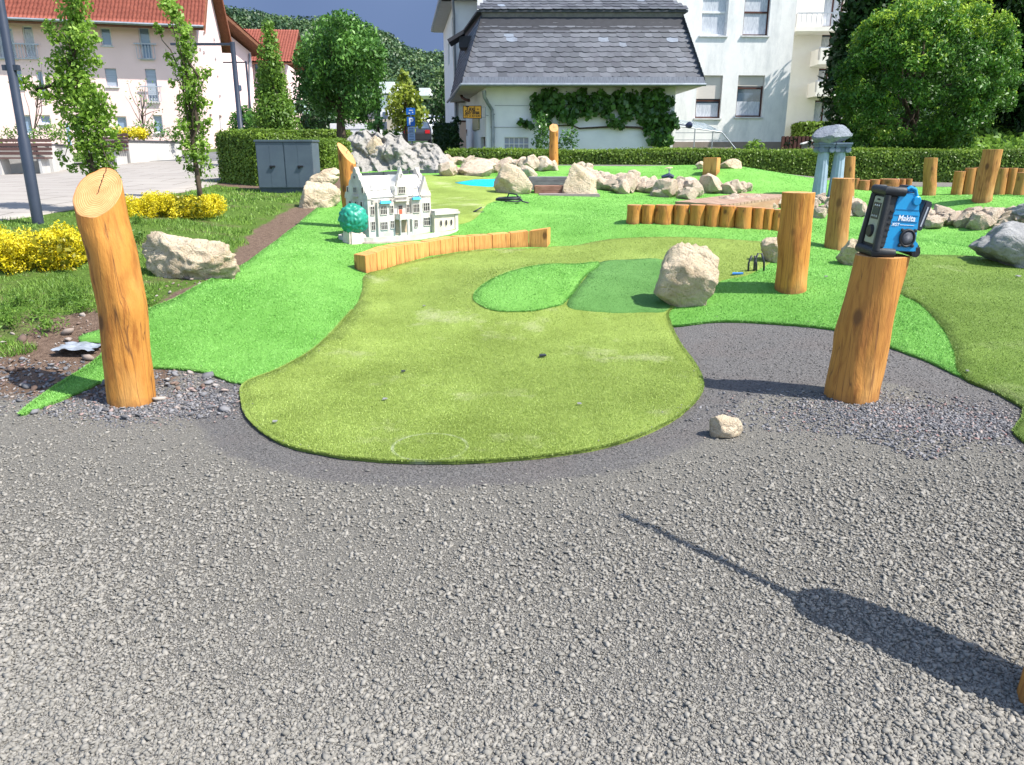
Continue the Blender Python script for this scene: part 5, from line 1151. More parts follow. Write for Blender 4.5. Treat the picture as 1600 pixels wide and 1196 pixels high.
# ---- slate roofed annex --------------------------------------------------
def annex():
    Yf = 25.4; fr = Frame((P(760,200,Yf).x, Yf), (1, .0)); W_ = P(1052,200,Yf).x-P(760,200,Yf).x; zg = .9
    t = thing('slate_roof_annex', 'small white house with steep grey slate mansard roof and climbing vine', 'house', (fr.o.x, Yf, zg))
    win_r = rr_(fr, 788, 826, 215, 235.5); ze = fr.px(900, 139)[1]
    wall_holes(fr, 0, W_, zg-.5, ze+.05, [win_r], 'wall', M['white_wall'], t)
    sd = Frame((P(727,200,32.5).x, 32.5), (P(760,200,Yf).x-P(727,200,32.5).x, Yf-32.5)); Ls = (Vector((fr.o.x, Yf))-Vector((sd.o.x, sd.o.y))).length
    dr = rr_(sd, 751, 760, 215, 245)
    wall_holes(sd, 0, Ls, zg-.5, ze+.05, [(dr[0], Ls-.35, zg-.4, dr[3])], 'wall', M['white_wall'], t)
    mb = MB(); mb.fbox(fr, W_-.0, W_-.0+.01, -6, 0, zg-.5, ze+.05); mb.build('wall', M['white_wall'], t, world=True)
    mb = MB(); mb.fbox(sd, dr[0], Ls-.35, -.16, -.12, zg-.4, dr[3]); dd = mb.build('door', M['bframe'], t, world=True)
    # glass block window
    w = MB(); a0, a1, z0, z1 = win_r; nx, nz_ = 5, 2
    for i in range(nx+1): x = a0+(a1-a0)*i/nx; w.fbox(fr, x-.012, x+.012, -.09, -.04, z0, z1)
    for j in range(nz_+1): z = z0+(z1-z0)*j/nz_; w.fbox(fr, a0+.012, a1-.012, -.088, -.042, z-.012, z+.012)
    wo = w.build('glass_block_window', M['wframe'], t, world=True); p_ = MB(); p_.fbox(fr, a0, a1, -.10, -.08, z0, z1); po = p_.build('pane', M['glass_blue'], None, origin=t.location); po.parent = wo; po.location = (0,0,0)
    # soffit
    E = [P(722,135.5,24.7), P(1101,132.5,24.7)]; zE = (E[0].z+E[1].z)/2
    bl = PZ(703, 160, zE); br = Vector((E[1].x-.2, 33, zE)); E[0].z = E[1].z = zE; bl = Vector((P(703,160,33).x, 33, zE))
    mb = MB(); dn = Vector((0,0,.06)); mb.hexa([E[0],E[1],br,bl,E[0]+dn,E[1]+dn,br+dn,bl+dn]); mb.build('soffit', simple('cream_soffit', (.50,.46,.37), (.42,.38,.30), 3), t, world=True)
    # steep lower roof
    Yt = 26.3; T = [P(752,19,Yt), P(1068,19,Yt)]; zT = (T[0].z+T[1].z)/2; T[0].z = T[1].z = zT; tb = [Vector((T[0].x-.9, 31.5, zT)), Vector((T[1].x-.3, 31.5, zT))]
    up = Vector((0,0,.085)); E2 = [e+up for e in E]; bl2, br2 = bl+up, br+up
    k = NT('slate'); c = k.ramp(k.attr('rnd').outputs['Fac'], [(0, (.055,.060,.072)), (.5, (.085,.092,.108)), (.985, (.12,.128,.148)), (1, (.20,.235,.29))])
    c = k.mix(k.ramp(k.noise(3.5, 5, .7, k.mp((1,1,.3))), [(.45, 0), (.7, .5)]), c, (.055,.052,.07)); k.col(c); k.bump(k.noise(25, 4), .3, .006); sl = k.set(.55, .4)
    core = MB(); core.hexa([E2[0]+Vector((.06,.08,0)),E2[1]+Vector((-.06,.08,0)),br2,bl2,T[0]+Vector((0,.08,0)),T[1]+Vector((0,.08,0)),tb[1],tb[0]]); core.build('roof_core', simple('roof_felt', (.03,.032,.04)), t, world=True)
    def slates(a, b, c_, d, w, h, name, seed, curve=1):
        """rows of overlapping scale-cut slates on the quad a b (eave) c d (top)"""
        rr = random.Random(seed); V, Fq, R = [], [], []; nrm = (b-a).cross(d-a).normalized(); Hh = (d-a).length; rows = max(1, int(round(Hh/h)))
        for j in range(rows+1):
            t0 = j/rows; A = a.lerp(d, t0); B = b.lerp(c_, t0); L = (B-A).length; dr_ = (B-A).normalized(); upv = ((d-a).normalized()*.5+(c_-b).normalized()*.5).normalized()
            n = int(L/w)+1; x = -rr.uniform(0, w)*.7
            while x < L-.02:
                ww = w*rr.uniform(.8, 1.25); x0 = max(0, x); x1 = min(L, x+ww+.03)
                if x1-x0 > .04:
                    hh = (h*1.55 if j < rows else h*.5); lift = .022+rr.uniform(0, .010); low = .035*rr.uniform(-.5, .5)*(x > 0)
                    slant = (j/rows-.5)*0
                    prof = [(x0, .0+low+.11), (x0+(x1-x0)*.10, .045+low), (x0+(x1-x0)*.30, .01+low), (x0+(x1-x0)*.55, 0+low), (x1, .025+low), (x1, hh), (x0, hh)]
                    bi = len(V)
                    for (px_, q) in prof:
                        f = max(0, 1-q/hh); V.append(A+dr_*px_+upv*(q-.02)+nrm*(.004+lift*f))
                    for (px_, q) in prof[:5]:
                        f = max(0, 1-q/hh); V.append(A+dr_*px_+upv*(q-.02)+nrm*(lift*f-.012))
                    Fq.append(tuple(bi+i for i in range(7))); R.append(rr.random())
                    for i in range(4): Fq.append((bi+i+7, bi+i+8, bi+i+1, bi+i)); R.append(0)
                x += ww
        me = bpy.data.meshes.new(name); o0 = Vector(t.location); me.from_pydata([tuple(v-o0) for v in V], [], Fq); at = me.attributes.new('rnd', 'FLOAT', 'FACE'); at.data.foreach_set('value', R); return link(name, me, sl, t)
    slates(E2[0], E2[1], T[1]+Vector((0,0,-.18)), T[0]+Vector((0,0,-.18)), .27, .205, 'steep_slate_roof', 1)
    slates(bl2, E2[0], T[0]+Vector((0,0,-.18)), tb[0]+Vector((0,0,-.18)), .27, .205, 'steep_slate_roof', 2)
    slates(E2[1], br2, tb[1]+Vector((0,0,-.18)), T[1]+Vector((0,0,-.18)), .27, .205, 'steep_slate_roof', 3)
    # lead strips, knee board, upper shallow roof
    mb = MB(); mb.hexa([E2[0]+Vector((0,-.06,-.02)),E2[1]+Vector((0,-.06,-.02)),E2[1]+Vector((0,.0,.0)),E2[0]+Vector((0,0,0)),E2[0]+Vector((.05,.0,.16)),E2[1]+Vector((-.05,.0,.16)),E2[1]+Vector((-.05,.06,.16)),E2[0]+Vector((.05,.06,.16))]); mb.build('eaves_slate_course', simple('pale_slate_strip', (.15,.165,.20), (.09,.10,.125), 12, .5, .4, vscale=(3,1,.5)), t, world=True)
    mb = MB(); a_, b_ = E[0]+Vector((-.02,-.10,.02)), E[1]+Vector((.02,-.10,.02)); mb.tube([a_, b_], .045, 8); mb.tube([a_, bl+Vector((-.1,0,.02))], .045, 8); mb.build('gutter', M['zinc'], t, world=True, smooth='auto')
    mb = MB(); o = .12; mb.hexa([T[0]+Vector((-o,-o,-.02)),T[1]+Vector((o,-o,-.02)),tb[1]+Vector((o,0,-.02)),tb[0]+Vector((-o,0,-.02)),T[0]+Vector((-o,-o,.04)),T[1]+Vector((o,-o,.04)),tb[1]+Vector((o,0,.04)),tb[0]+Vector((-o,0,.04))]); mb.build('roof_break_board', simple('dark_board', (.05,.055,.065)), t, world=True)
    mb = MB(); mb.hexa([T[0]+Vector((.02,-.02,-.20)),T[1]+Vector((-.02,-.02,-.20)),T[1]+Vector((-.02,.04,-.2)),T[0]+Vector((.02,.04,-.2)),T[0]+Vector((.0,-.06,-.022)),T[1]+Vector((0,-.06,-.022)),T[1]+Vector((0,.0,-.022)),T[0]+Vector((0,0,-.022))]); mb.build('top_slate_course', simple('weathered_strip', (.16,.15,.15), (.11,.105,.11), 8, .6), t, world=True)
    R0 = [T[0]+Vector((-o,-o,.045)), T[1]+Vector((o,-o,.045)), tb[1]+Vector((o,0,.045)), tb[0]+Vector((-o,0,.045))]; rg0 = (R0[0]+R0[3])/2+Vector((2.0,0,1.7)); rg1 = (R0[1]+R0[2])/2+Vector((-2.0,0,1.7))
    slates(R0[0], R0[1], rg1, rg0, .27, .205, 'upper_slate_roof', 4)
    mb = MB(); mb.add([v-Vector((0,0,.03)) for v in R0]+[rg0-Vector((0,0,.03)), rg1-Vector((0,0,.03))], [(0,1,5,4),(1,2,5),(2,3,4,5),(3,0,4),(3,2,1,0)]); mb.build('upper_roof_core', simple('dark_felt2', (.06,.065,.075)), t, world=True)
    # small skylight awning on the left slope
    c0 = P(716, 60, 28.5); mb = MB(); mb.box(-.35,.25,-.6,.5,-.05,.06, Matrix.Translation(c0) @ Matrix.Rotation(-.5, 4, 'Y')); mb.box(-.3,.2,-.5,.4,.0,.35, Matrix.Translation(c0+Vector((.35,0,-.35)))); mb.build('dormer', simple('dormer_dark', (.05,.05,.06)), t, world=True)
    # downpipe
    q = [P(756,142,25.0), P(757,152,25.0), P(763,163,25.2), P(769,172,25.33), P(770,200,25.33), P(770,248,25.33)]; mb = MB(); mb.tube(q, [.075,.055,.055,.055,.055,.055], 10); dp = mb.build('downpipe', M['zinc'], t, world=True, smooth='auto')
    for py in (179, 199): c0 = P(770, py, 25.33); m2 = MB(); m2.lathe([(.068,-.02),(.068,.02)], 10, Matrix.Translation(c0)); b_ = m2.build('pipe_bracket', M['zinc'], None, origin=t.location); b_.parent = dp; b_.location = (0,0,0)
    # wires on the wall, yellowish notice box, lamp
    mb = MB()
    for py in (165, 199): mb.tube([P(773, py, 25.38), P(830, py+.5, 25.38)], .008, 5)
    mb.build('vine_wire', M['zinc'], t, world=True)
    nb = rr_(sd, 740.5, 750, 186, 202); mb = MB(); mb.fbox(sd, nb[0], nb[1], .01, .06, nb[2], nb[3]); mb.build('notice_box', simple('yellowed_box', (.46,.42,.26), (.38,.34,.22), 8), t, world=True)
    c0 = P(734, 207.5, 31.8); mb = MB(); mb.lathe([(.03,-.2),(.12,-.12),(.15,.1),(.05,.17)], 10, Matrix.Translation(c0)); mb.build('wall_lamp', simple('bronze', (.16,.10,.07)), t, world=True, smooth='auto')
    q = [P(720,146,29), P(722,153,28.6), P(727,156,28.2), P(733,157.5,28)]; mb = MB(); mb.tube(q, .05, 6); mb.build('soffit_bracket', M['bframe'], t, world=True)
    return fr
AF = annex()
def taxi():
    c = P(738, 175.5, 24.95); t = thing('taxi_sign', 'hanging orange yellow taxi sign on the corner of the slate roofed house', 'sign', c)
    w = (P(752.5,175,c.y).x-P(723.5,175,c.y).x)/2; h = (P(738,165.5,c.y).z-P(738,185.5,c.y).z)/2
    dk_ = simple('sign_black', (.03,.02,.015)); mb = MB(); mb.box(-w,w,-.04,.04,-h,h); mb.build('sign_case', dk_, t, bevel=.006); mb = MB(); mb.box(-w+.02,w-.02,-.052,-.041,-h+.02,h-.02); mb.build('sign_face', simple('orange_yellow', (.62,.30,.012), (.56,.26,.01), 3, .4, .4), t)
    rx = Matrix.Rotation(math.pi/2, 4, 'X')
    text_part('lettering', 'Taxi -', .17, dk_, t, (0,-.053,h*.52), rx, .001, bold=.006); text_part('lettering', 'Schellhas', .15, dk_, t, (0,-.053,-.01), rx, .001, bold=.006, sx=.82); text_part('lettering', '\u260e 2 33 030', .095, dk_, t, (0,-.053,-h*.62), rx, .001, bold=.003)
    mb = MB(); mb.tube([(w,0,h*.8),(w+.12,0,h*.8),(w+.12,0,-h*.8),(w,0,-h*.8)], .012, 6); mb.tube([(w+.12,0,-h*.5),(w+.2,.3,-h*.5)], .012, 6); mb.build('bracket', M['zinc'], t)
taxi()

# ---- big white house behind ------------------------------------------------
def white_house():
    Y = 31.5; x0 = P(747, 100, Y).x; fr = Frame((x0, Y), (1, .06)); a1, _ = fr.px(1234, 120); zg = 1.15
    t = thing('white_house', 'tall white plastered house with stained walls behind the slate roofed annex', 'house', (x0, Y, zg))
    hs = [('up', 1099,1135,-22,56), ('up', 1166,1200,-22,56), ('lo', 1090,1125,118,185), ('lo', 1154,1190,118,183)]
    rs_ = [rr_(fr, *h[1:]) for h in hs]
    wall_holes(fr, 0, a1, 1.05, 12, rs_, 'wall', M['plaster'], t, .22)
    for h, r in zip(hs, rs_):
        if h[0] == 'up': window(fr, r, t, 'bframe' if h[1] > 1150 else 'wframe', 'glass_blue', -.16, 0, [.48], True, .95)
        elif h[1] < 1120: window(fr, r, t, 'bframe', 'glass', -.16, 0, [.42], True, .36, ('shutter', .46))
        else: window(fr, r, t, 'bframe', 'glass', -.16, 0, [.70], True, .38, ('shutter', .75))
    mb = MB(); mb.fbox(fr, a1, a1+.01, -8, 0, 1.05, 12); mb.fbox(fr, 0, a1, -8.02, -8, 1.05, 12); mb.build('wall', M['plaster'], t, world=True)
    mb = MB(); mb.fbox(fr, 0, a1+.05, -.2, .06, zg-.5, fr.px(1200, 222)[1]); mb.build('plinth', simple('brown_plinth', (.27,.22,.19), (.22,.18,.15), 4), t, world=True)
    mb = MB(); mb.fbox(fr, -.4, a1+.5, -8.5, .5, 12, 12.25); mb.build('eaves', M['wframe'], t, world=True)
    # brown roller strip beside annex roof
    r = rr_(fr, 1088, 1127, 95, 100)
    # left wing
    Y2 = 33; f2 = Frame((P(712,100,Y2).x, Y2), (1, 0)); b1, _ = f2.px(750, 100); ze = f2.px(712, 2)[1]
    wall_holes(f2, 0, b1, 1.0, ze, [], 'wing_wall', M['white_wall'], t)
    s2 = Frame((P(694,100,41).x, 41), (f2.o.x-P(694,100,41).x, Y2-41)); Ls = (f2.o-s2.o).length; wr = [rr_(s2, 700, 703, 70, 100), rr_(s2, 705.5, 709.5, 30, 85)]
    wall_holes(s2, 0, Ls, 1.0, ze, wr, 'wing_side_wall', M['white_wall'], t)
    for r in wr: window(s2, r, t, 'wframe', 'glass', -.1, 0, None, False)
    mb = MB(); mb.fbox(s2, -.3, Ls+.45, .0, .5, ze, ze+.18); mb.fbox(f2, -.5, b1, .0, .45, ze, ze+.18); mb.build('wing_eaves', simple('grey_eaves', (.42,.42,.40)), t, world=True)
    mb = MB(); mb.fbox(s2, -.3, Ls+.45, .5, .6, ze+.02, ze+.16); mb.build('wing_gutter', M['zinc'], t, world=True)
    pth = [f2.pt(-.03, .55, ze+.02), f2.pt(-.03, .12, ze-.5), f2.pt(-.03, .1, 2.2), f2.pt(-.03, .1, 1.0)]; mb = MB(); mb.tube(pth, .055, 8); mb.build('downpipe', M['zinc'], t, world=True, smooth='auto')
    # peach lower wing
    f3 = Frame((P(718,200,32.2).x, 32.2), (1, 0)); c1, _ = f3.px(742, 200); zp, zq = f3.px(725, 191)[1], f3.px(725, 161)[1]
    mb = MB(); mb.fbox(f3, 0, c1, -.5, 0, .9, zp); mb.build('porch_wall', M['peach'], t, world=True); mb = MB(); mb.fbox(f3, -.02, c1, -.5, .02, zp+.06, zq); mb.build('porch_band', M['wframe'], t, world=True); mb = MB(); mb.fbox(f3, -.03, c1, -.5, .03, zp, zp+.06); mb.build('porch_cornice', M['bframe'], t, world=True)
white_house()
# ---- cold frame / glass ramp beside the annex
def glass_ramp():
    Y = 27.2; a, b = P(1056,197,Y), P(1128,207,Y); e = P(1152,236,Y); c = P(1056,240,Y)
    t = thing('glass_canopy', 'sloping glass canopy on a metal frame between annex and white house', 'canopy', (a.x, Y, c.z))
    fm = simple('grey_steel_frame', (.30,.33,.36), None, 5, .4, .5, metal=.4); gl = NT('canopy_glass'); gl.col((.30,.42,.50)); gl.b.inputs['Alpha'].default_value = .45; gm_ = gl.set(.06, .8)
    D = Vector((0, 2.6, .0)); up = Vector((0,0,.0)); mb = MB()
    mb.tube([a, b, e], .022, 6); mb.tube([a+D+Vector((0,0,.35)), b+D+Vector((0,0,.35))], .02, 6)
    for px, py in ((1086,201),(1114,205)): q = P(px, py, Y); mb.tube([q, Vector((q.x, Y, e.z))], .02, 6)
    mb.tube([Vector((a.x,Y,a.z-.22)), Vector((b.x+.15,Y,a.z-.22))], .012, 5)
    mb.tube([Vector((a.x,Y,a.z-.45)), Vector((b.x+.3,Y,a.z-.45))], .012, 5)
    for i in range(7): q = a.lerp(b, i/6); mb.tube([q, q+D+Vector((0,0,.35))], .014, 5)
    mb.build('steel_frame', fm, t, world=True); mb = MB(); dz = Vector((0,0,.024)); mb.hexa([a+dz,b+dz,b+D+Vector((0,0,.374)),a+D+Vector((0,0,.374)),a+dz*1.4,b+dz*1.4,b+D+Vector((0,0,.386)),a+D+Vector((0,0,.386))]); mb.build('glass_panes', gm_, t, world=True)
    w = MB(); w.box(a.x, e.x, Y+.6, Y+.8, .9, e.z+.12); w.build('low_wall', simple('beige_low_wall', (.34,.30,.25), (.26,.22,.18), 4), t, world=True)
    c0 = P(1076, 196, 26.8); t2 = thing('wall_spotlight', 'small dark spotlight on an arm right of the vine', 'lamp', c0); mb = MB(); mb.tube([(-.45,.0,.05),(-.1,0,.0)], .02, 6); mb.build('arm', M['navy'], t2); mb = MB(); mb.lathe([(.05,-.1),(.11,0),(.10,.08),(.04,.12)], 12, Matrix.Rotation(1.3, 4, 'Y')); mb.build('lamp_head', M['navy'], t2, smooth='auto')
glass_ramp()
# ---- cream apartment block with balconies
def apartments():
    Y = 37.5; fr = Frame((P(1222,150,Y).x, Y), (1, -.05)); t = thing('apartment_block', 'cream apartment block with stacked balconies between white house and dark trees', 'building', (fr.o.x, Y, 1.3))
    cream = simple('cream_render', (.74,.71,.66), (.70,.67,.62), 2, .9)
    hs = [rr_(fr, 1285,1312,53,94), rr_(fr, 1280,1306,107,144), rr_(fr, 1274,1300,157,192), rr_(fr, 1290,1315,-8,42)]
    a1, _ = fr.px(1345, 100)
    wall_holes(fr, -1, a1, 1.0, 13, hs, 'wall', cream, t, .3)
    for r in hs: window(fr, r, t, 'bframe', 'glass', -.2, 1, None, False, .9)
    for y0, y1, x0, x1 in ((76,100,1280,1340),(128,150,1275,1340),(22,48,1245,1345)):
        r = rr_(fr, x0, x1, y0, y1, 1.1); mb = MB(); mb.fbox(fr, r[0], r[1], 0, 1.2, r[2]-.02, r[2]+.16); b_ = mb.build('balcony', cream, t, world=True)
        m2 = MB(); m2.fbox(fr, r[0], r[0]+.06, .0, 1.2, r[2]+.16, r[3]); 
        if x0 > 1250: m2.fbox(fr, r[0], r[0]+1.0, 1.14, 1.2, r[2]+.16, r[3])
        m2.build('balcony_side', cream, t, world=True); m2 = MB()
        for i in range(14): x = r[0]+(r[1]-r[0])*i/13; m2.fbox(fr, x-.015, x+.015, 1.1, 1.13, r[2]+.16, r[3])
        m2.fbox(fr, r[0], r[1], 1.09, 1.14, r[3], r[3]+.05); m2.build('balcony_rail', M['rail'], t, world=True)
apartments()
# dark brown fence and blue-grey garden bits behind the hedge at the ruin
a = P(1222, 214, 27); b = P(1276, 238, 27); mb = MB(); mb.box(0, b.x-a.x, 0, .06, -1.0, .0)
for i in range(9): mb.box(i*(b.x-a.x)/9, i*(b.x-a.x)/9+.09, -.03, -.001, -1.0, .02)
tag(mb.build('board_fence', M['bframe'], None, None), 'dark brown board fence behind the hedge left of the column ruin', 'fence').location = a
c0 = P(1252, 216, 40); t = thing('street_sign_post', 'thin post with a grey sign panel before the cream apartment block', 'sign', (c0.x, 40, 1.2)); mb = MB(); mb.tube([(0,0,0),(0,0,P(1252,165,40).z-1.2)], .05, 8); mb.build('pole', M['zinc'], t); z = P(1252,170,40).z-1.2; mb = MB(); mb.box(-.35,.35,-.07,-.051,z-.35,z+.25); mb.build('sign_panel', simple('panel_grey', (.28,.33,.40)), t)
c0 = P(1262, 224, 26.3); t = thing('bird_house', 'small pale roofed bird house behind the hedge', 'bird house', c0); mb = MB(); mb.box(-.16,.16,-.1,.1,-.35,-.02); mb.build('box', simple('bh_grey', (.25,.22,.22)), t); mb = MB(); mb.hexa([Vector(p) for p in ((-.2,-.15,-.04),(.2,-.15,.08),(.2,.15,.08),(-.2,.15,-.04),(-.2,-.15,-.01),(.2,-.15,.11),(.2,.15,.11),(-.2,.15,-.01))]); mb.build('roof', M['wframe'], t)

# ---- pink house left ------------------------------------------------------
def pink_house():
    Y0 = 38; A = P(308, 60, 40); L_ = P(-160, 60, 36.5); fr = Frame((L_.x, L_.y), (A.x-L_.x, A.y-L_.y)); L = (Vector((A.x,A.y,0))-Vector((L_.x,L_.y,0))).length
    ze = fr.px(200, 36, .8)[1]+.66; zg = 1.2
    t = thing('pink_house', 'pale pink three storey house with orange tiled roof on the left', 'house', (A.x, A.y, zg))
    W_ = [('d',-10,27,42,92),('d',33,58,40,90),('w',155,176,43,72),('d',215,239,42,93),('w',20,38,107,138),('w',55,72,110,150),('b',163,185,107,136),('b',226,249,108,160),('w',33,52,180,210),('w',60,80,180,194),('w',180,200,182,205),('w',238,256,180,208),('w',-60,-30,42,90),('w',110,130,180,208)]
    rs_ = [rr_(fr, *w[1:]) for w in W_]
    wall_holes(fr, 0, L, zg-.4, ze+.1, rs_, 'wall', M['pink'], t, .2)
    for w, r in zip(W_, rs_):
        if w[0] == 'b': window(fr, r, t, 'wframe', 'glass_blue', -.12, 0, [.5] if r[3]-r[2] > 1.6 else None, True, None, ('blind', .05))
        else: window(fr, r, t, 'wframe', 'glass_blue', -.12, 0 if w[0] == 'd' else 0, None, True, .9 if w[1] < 60 and w[0] == 'd' else None)
    for x0, x1, y0, y1 in ((-14,60,68,92),(212,243,69,92),(222,252,136,158)):
        r = rr_(fr, x0, x1, y0, y1, .15); mb = MB(); n_ = int((r[1]-r[0])/.12)
        for i in range(n_+1): x = r[0]+(r[1]-r[0])*i/n_; mb.fbox(fr, x-.012, x+.012, .12, .145, r[2], r[3])
        mb.fbox(fr, r[0]-.1, r[1]+.1, .11, .15, r[3], r[3]+.05); mb.fbox(fr, r[0], r[1], .11, .15, r[2]-.03, r[2]); mb.build('balcony_rail', M['rail'], t, world=True)
    # gable end
    B = P(359, 205, 47); gf = Frame((A.x, A.y), (B.x-A.x, B.y-A.y)); Dp = (Vector((B.x,B.y,0))-Vector((A.x,A.y,0))).length
    hs = [rr_(gf, 327,334,178,205), rr_(gf, 342,349,180,205), rr_(gf, 339,342,118,126)]
    zr = ze+3.6
    wall_holes(gf, 0, Dp, zg-.4, ze, hs, 'gable_wall', M['pink'], t, .15)
    for r in hs: window(gf, r, t, 'wframe', 'glass', -.1, 0, None, False)
    mb = MB(); mb.add([gf.pt(0,0,ze), gf.pt(Dp,0,ze), gf.pt(Dp/2,0,zr)], [(0,1,2)]); mb.build('gable', M['pink'], t, world=True)
    mb = MB()
    for px, py in ((318,52),(334,62),(312,77),(318,82),(336,92),(343,150)): a_, z_ = gf.px(px, py); mb.fbox(gf, a_-.12, a_+.12, .0, .05, z_-.05, z_+.05)
    mb.build('vent', simple('grey_vent', (.35,.33,.34)), t, world=True)
    # roof: eave overhang .8 at the front, gable overhang 1.2
    g = gf.n; d = gf.d; over = .5; oh = .85; c = [fr.pt(-1, 0, 0), Vector((A.x, A.y, 0))+g*over]
    sl = (zr-ze)/(Dp/2); e0 = Vector((c[0].x, c[0].y, ze-oh*sl+.15))-d*oh; e1 = Vector((c[1].x, c[1].y, ze-oh*sl+.15))-d*oh; r0 = Vector((c[0].x, c[0].y, zr+.15))+d*Dp/2; r1 = Vector((c[1].x, c[1].y, zr+.15))+d*Dp/2
    f0 = Vector((c[0].x, c[0].y, ze-oh*sl+.15))+d*(Dp+oh); f1 = Vector((c[1].x, c[1].y, ze-oh*sl+.15))+d*(Dp+oh)
    tile_roof(e0, e1, r1, r0, 84, 18, 'tiled_roof', M['tile'], t)
    dn = Vector((0,0,-.16)); dm = Vector((0,0,-.02)); mb = MB(); mb.hexa([e0+dn,e1+dn,r1+dn,r0+dn,e0+dm,e1+dm,r1+dm,r0+dm]); mb.hexa([r0+dn,r1+dn,f1+dn,f0+dn,r0+dm,r1+dm,f1+dm,f0+dm]); mb.build('soffit', M['darkwood'], t, world=True)
    tile_roof(f1, f0, r0, r1, 60, 14, 'tiled_roof', M['tile'], t)
    mb = MB(); mb.hexa([r1+Vector((0,0,-.3)),f1+Vector((0,0,-.3)),f1+g*.04+Vector((0,0,-.3)),r1+g*.04+Vector((0,0,-.3)),r1+Vector((0,0,.06)),f1+Vector((0,0,.06)),f1+g*.04+Vector((0,0,.06)),r1+g*.04+Vector((0,0,.06))]); mb.hexa([e1+Vector((0,0,-.3)),r1+Vector((0,0,-.3)),r1+g*.04+Vector((0,0,-.3)),e1+g*.04+Vector((0,0,-.3)),e1+Vector((0,0,.06)),r1+Vector((0,0,.06)),r1+g*.04+Vector((0,0,.06)),e1+g*.04+Vector((0,0,.06))]); mb.build('verge_board', simple('verge_brown', (.24,.09,.045)), t, world=True)
    mb = MB(); mb.tube([e0-d*.08, e1-d*.08], .07, 6); mb.build('gutter', M['zinc'], t, world=True)
pink_house()
def pink_house2():
    A = P(348, 150, 56); B = P(398, 150, 60); fr = Frame((A.x, A.y), (B.x-A.x, B.y-A.y)); L = (B-A).length*1.0; zg = 1.6; ze = fr.px(398, 84)[1]
    t = thing('far_pink_house', 'second pink house with red tiled roof half hidden by the columnar hedge tree', 'house', (A.x, A.y, zg))
    za = fr.px(350, 36)[1]
    mb = MB(); p = [fr.pt(-4,0,zg-.5), fr.pt(L,0,zg-.5), fr.pt(L,0,ze), fr.pt(0,0,za-.2), fr.pt(-4,0,za-.2)]; b = [q-fr.n*8 for q in p]; mb.add(p+b, [(0,1,2,3,4),(9,8,7,6,5)]+[(i,5+i,5+(i+1)%5,(i+1)%5) for i in range(5)]); mb.build('wall', M['pink'], t, world=True)
    # verge roof over the gable wall
    a0, a1 = fr.pt(-.3, .9, za+.15), fr.pt(L+.9, .9, ze-.15); up = Vector((0,0,.25)); bk = -fr.n*9
    mb = MB(); mb.hexa([a0, a1, a1+bk, a0+bk, a0+up*.9, a1+up*.9, a1+bk+up*.9, a0+bk+up*.9]); mb.build('roof_slab', M['darkwood'], t, world=True); tile_roof(a0+up, a1+up, a1+bk+up, a0+bk+up, 26, 24, 'tiled_roof', M['tile'], t)
    # right part with facing roof
    f2 = Frame((P(398,150,62).x, 62), (1, .12)); c1, _ = f2.px(462, 150); z1 = f2.px(440, 99)[1]; z2 = P(440, 48, 67).z
    mb = MB(); mb.fbox(f2, -1, c1-.6, -8, 0, zg-.5, z1); mb.build('wall', M['pink'], t, world=True)
    e0, e1 = f2.pt(-1.5,.6,z1), f2.pt(c1,.6,z1); r1, r0 = f2.pt(c1,-4.5,z2), f2.pt(-1.5,-4.5,z2); tile_roof(e0, e1, r1, r0, 22, 12, 'tiled_roof', M['tile'], t, .05, .06)
    dn = Vector((0,0,-.15)); dm = Vector((0,0,-.02)); h0, h1_ = f2.pt(-1.5,-9,z1), f2.pt(c1,-9,z1); mb = MB(); mb.hexa([e0+dn,e1+dn,r1+dn,r0+dn,e0+dm,e1+dm,r1+dm,r0+dm]); mb.hexa([r0+dn,r1+dn,h1_+dn,h0+dn,r0+dm,r1+dm,h1_+dm,h0+dm]); mb.build('soffit', M['darkwood'], t, world=True)
    for x0, x1, y0, y1 in ((372,377,133,142),(398,402,100,112),(415,425,110,150)): r = rr_(fr, x0, x1, y0, y1) ; m2 = MB(); m2.fbox(fr, r[0], r[1], .0, .05, r[2], r[3]); m2.build('window', M['glass'], t, world=True)
    pp = [fr.px(388, 84), fr.px(388, 180)]; m2 = MB(); m2.tube([fr.pt(pp[0][0], .1, pp[0][1]), fr.pt(pp[1][0], .1, pp[1][1])], .07, 6); m2.build('downpipe', M['zinc'], t, world=True)
pink_house2()
# ---- white modern building far behind
def modern():
    Y = 90; fr = Frame((P(555,170,Y).x, Y), (1, .05)); t = thing('modern_building', 'far white flat roofed building behind the round tree and parking sign', 'building', (fr.o.x, Y, 3)); 
    def blk(x0, x1, y0, y1, mt, n=0, nm='block'): r = rr_(fr, x0, x1, y0, y1); mb = MB(); mb.fbox(fr, r[0], r[1], -6+n, n, r[2], r[3]); mb.build(nm, M[mt], t, world=True)
    M['beige_far'] = simple('beige_brick', (.48,.40,.33), (.42,.35,.29), 1.5); M['white_far'] = simple('bright_white', (.82,.84,.86))
    blk(592,616,128,146,'white_far'); blk(592,645,142,190,'white_far',-.5); blk(540,625,187,212,'beige_far',.6,'lower_block'); blk(655,672,138,150,'white_far',.3)
    for x0, x1, y0, y1 in ((573,584,175,186),(597,606,175,186),(595,606,191,203),(600,606,142,148)): r = rr_(fr, x0, x1, y0, y1); mb = MB(); mb.fbox(fr, r[0], r[1], .62 if y0 > 190 else -.45, .68 if y0 > 190 else -.4, r[2], r[3]); mb.build('window', M['glass'], t, world=True)
    f2 = Frame((P(655,195,80).x, 80), (1, 0)); r = rr_(f2, 655, 682, 178, 205); mb = MB(); mb.fbox(f2, r[0], r[1], -3, 0, r[2], r[3]); mb.build('lower_block', M['white_wall'], t, world=True)
modern()

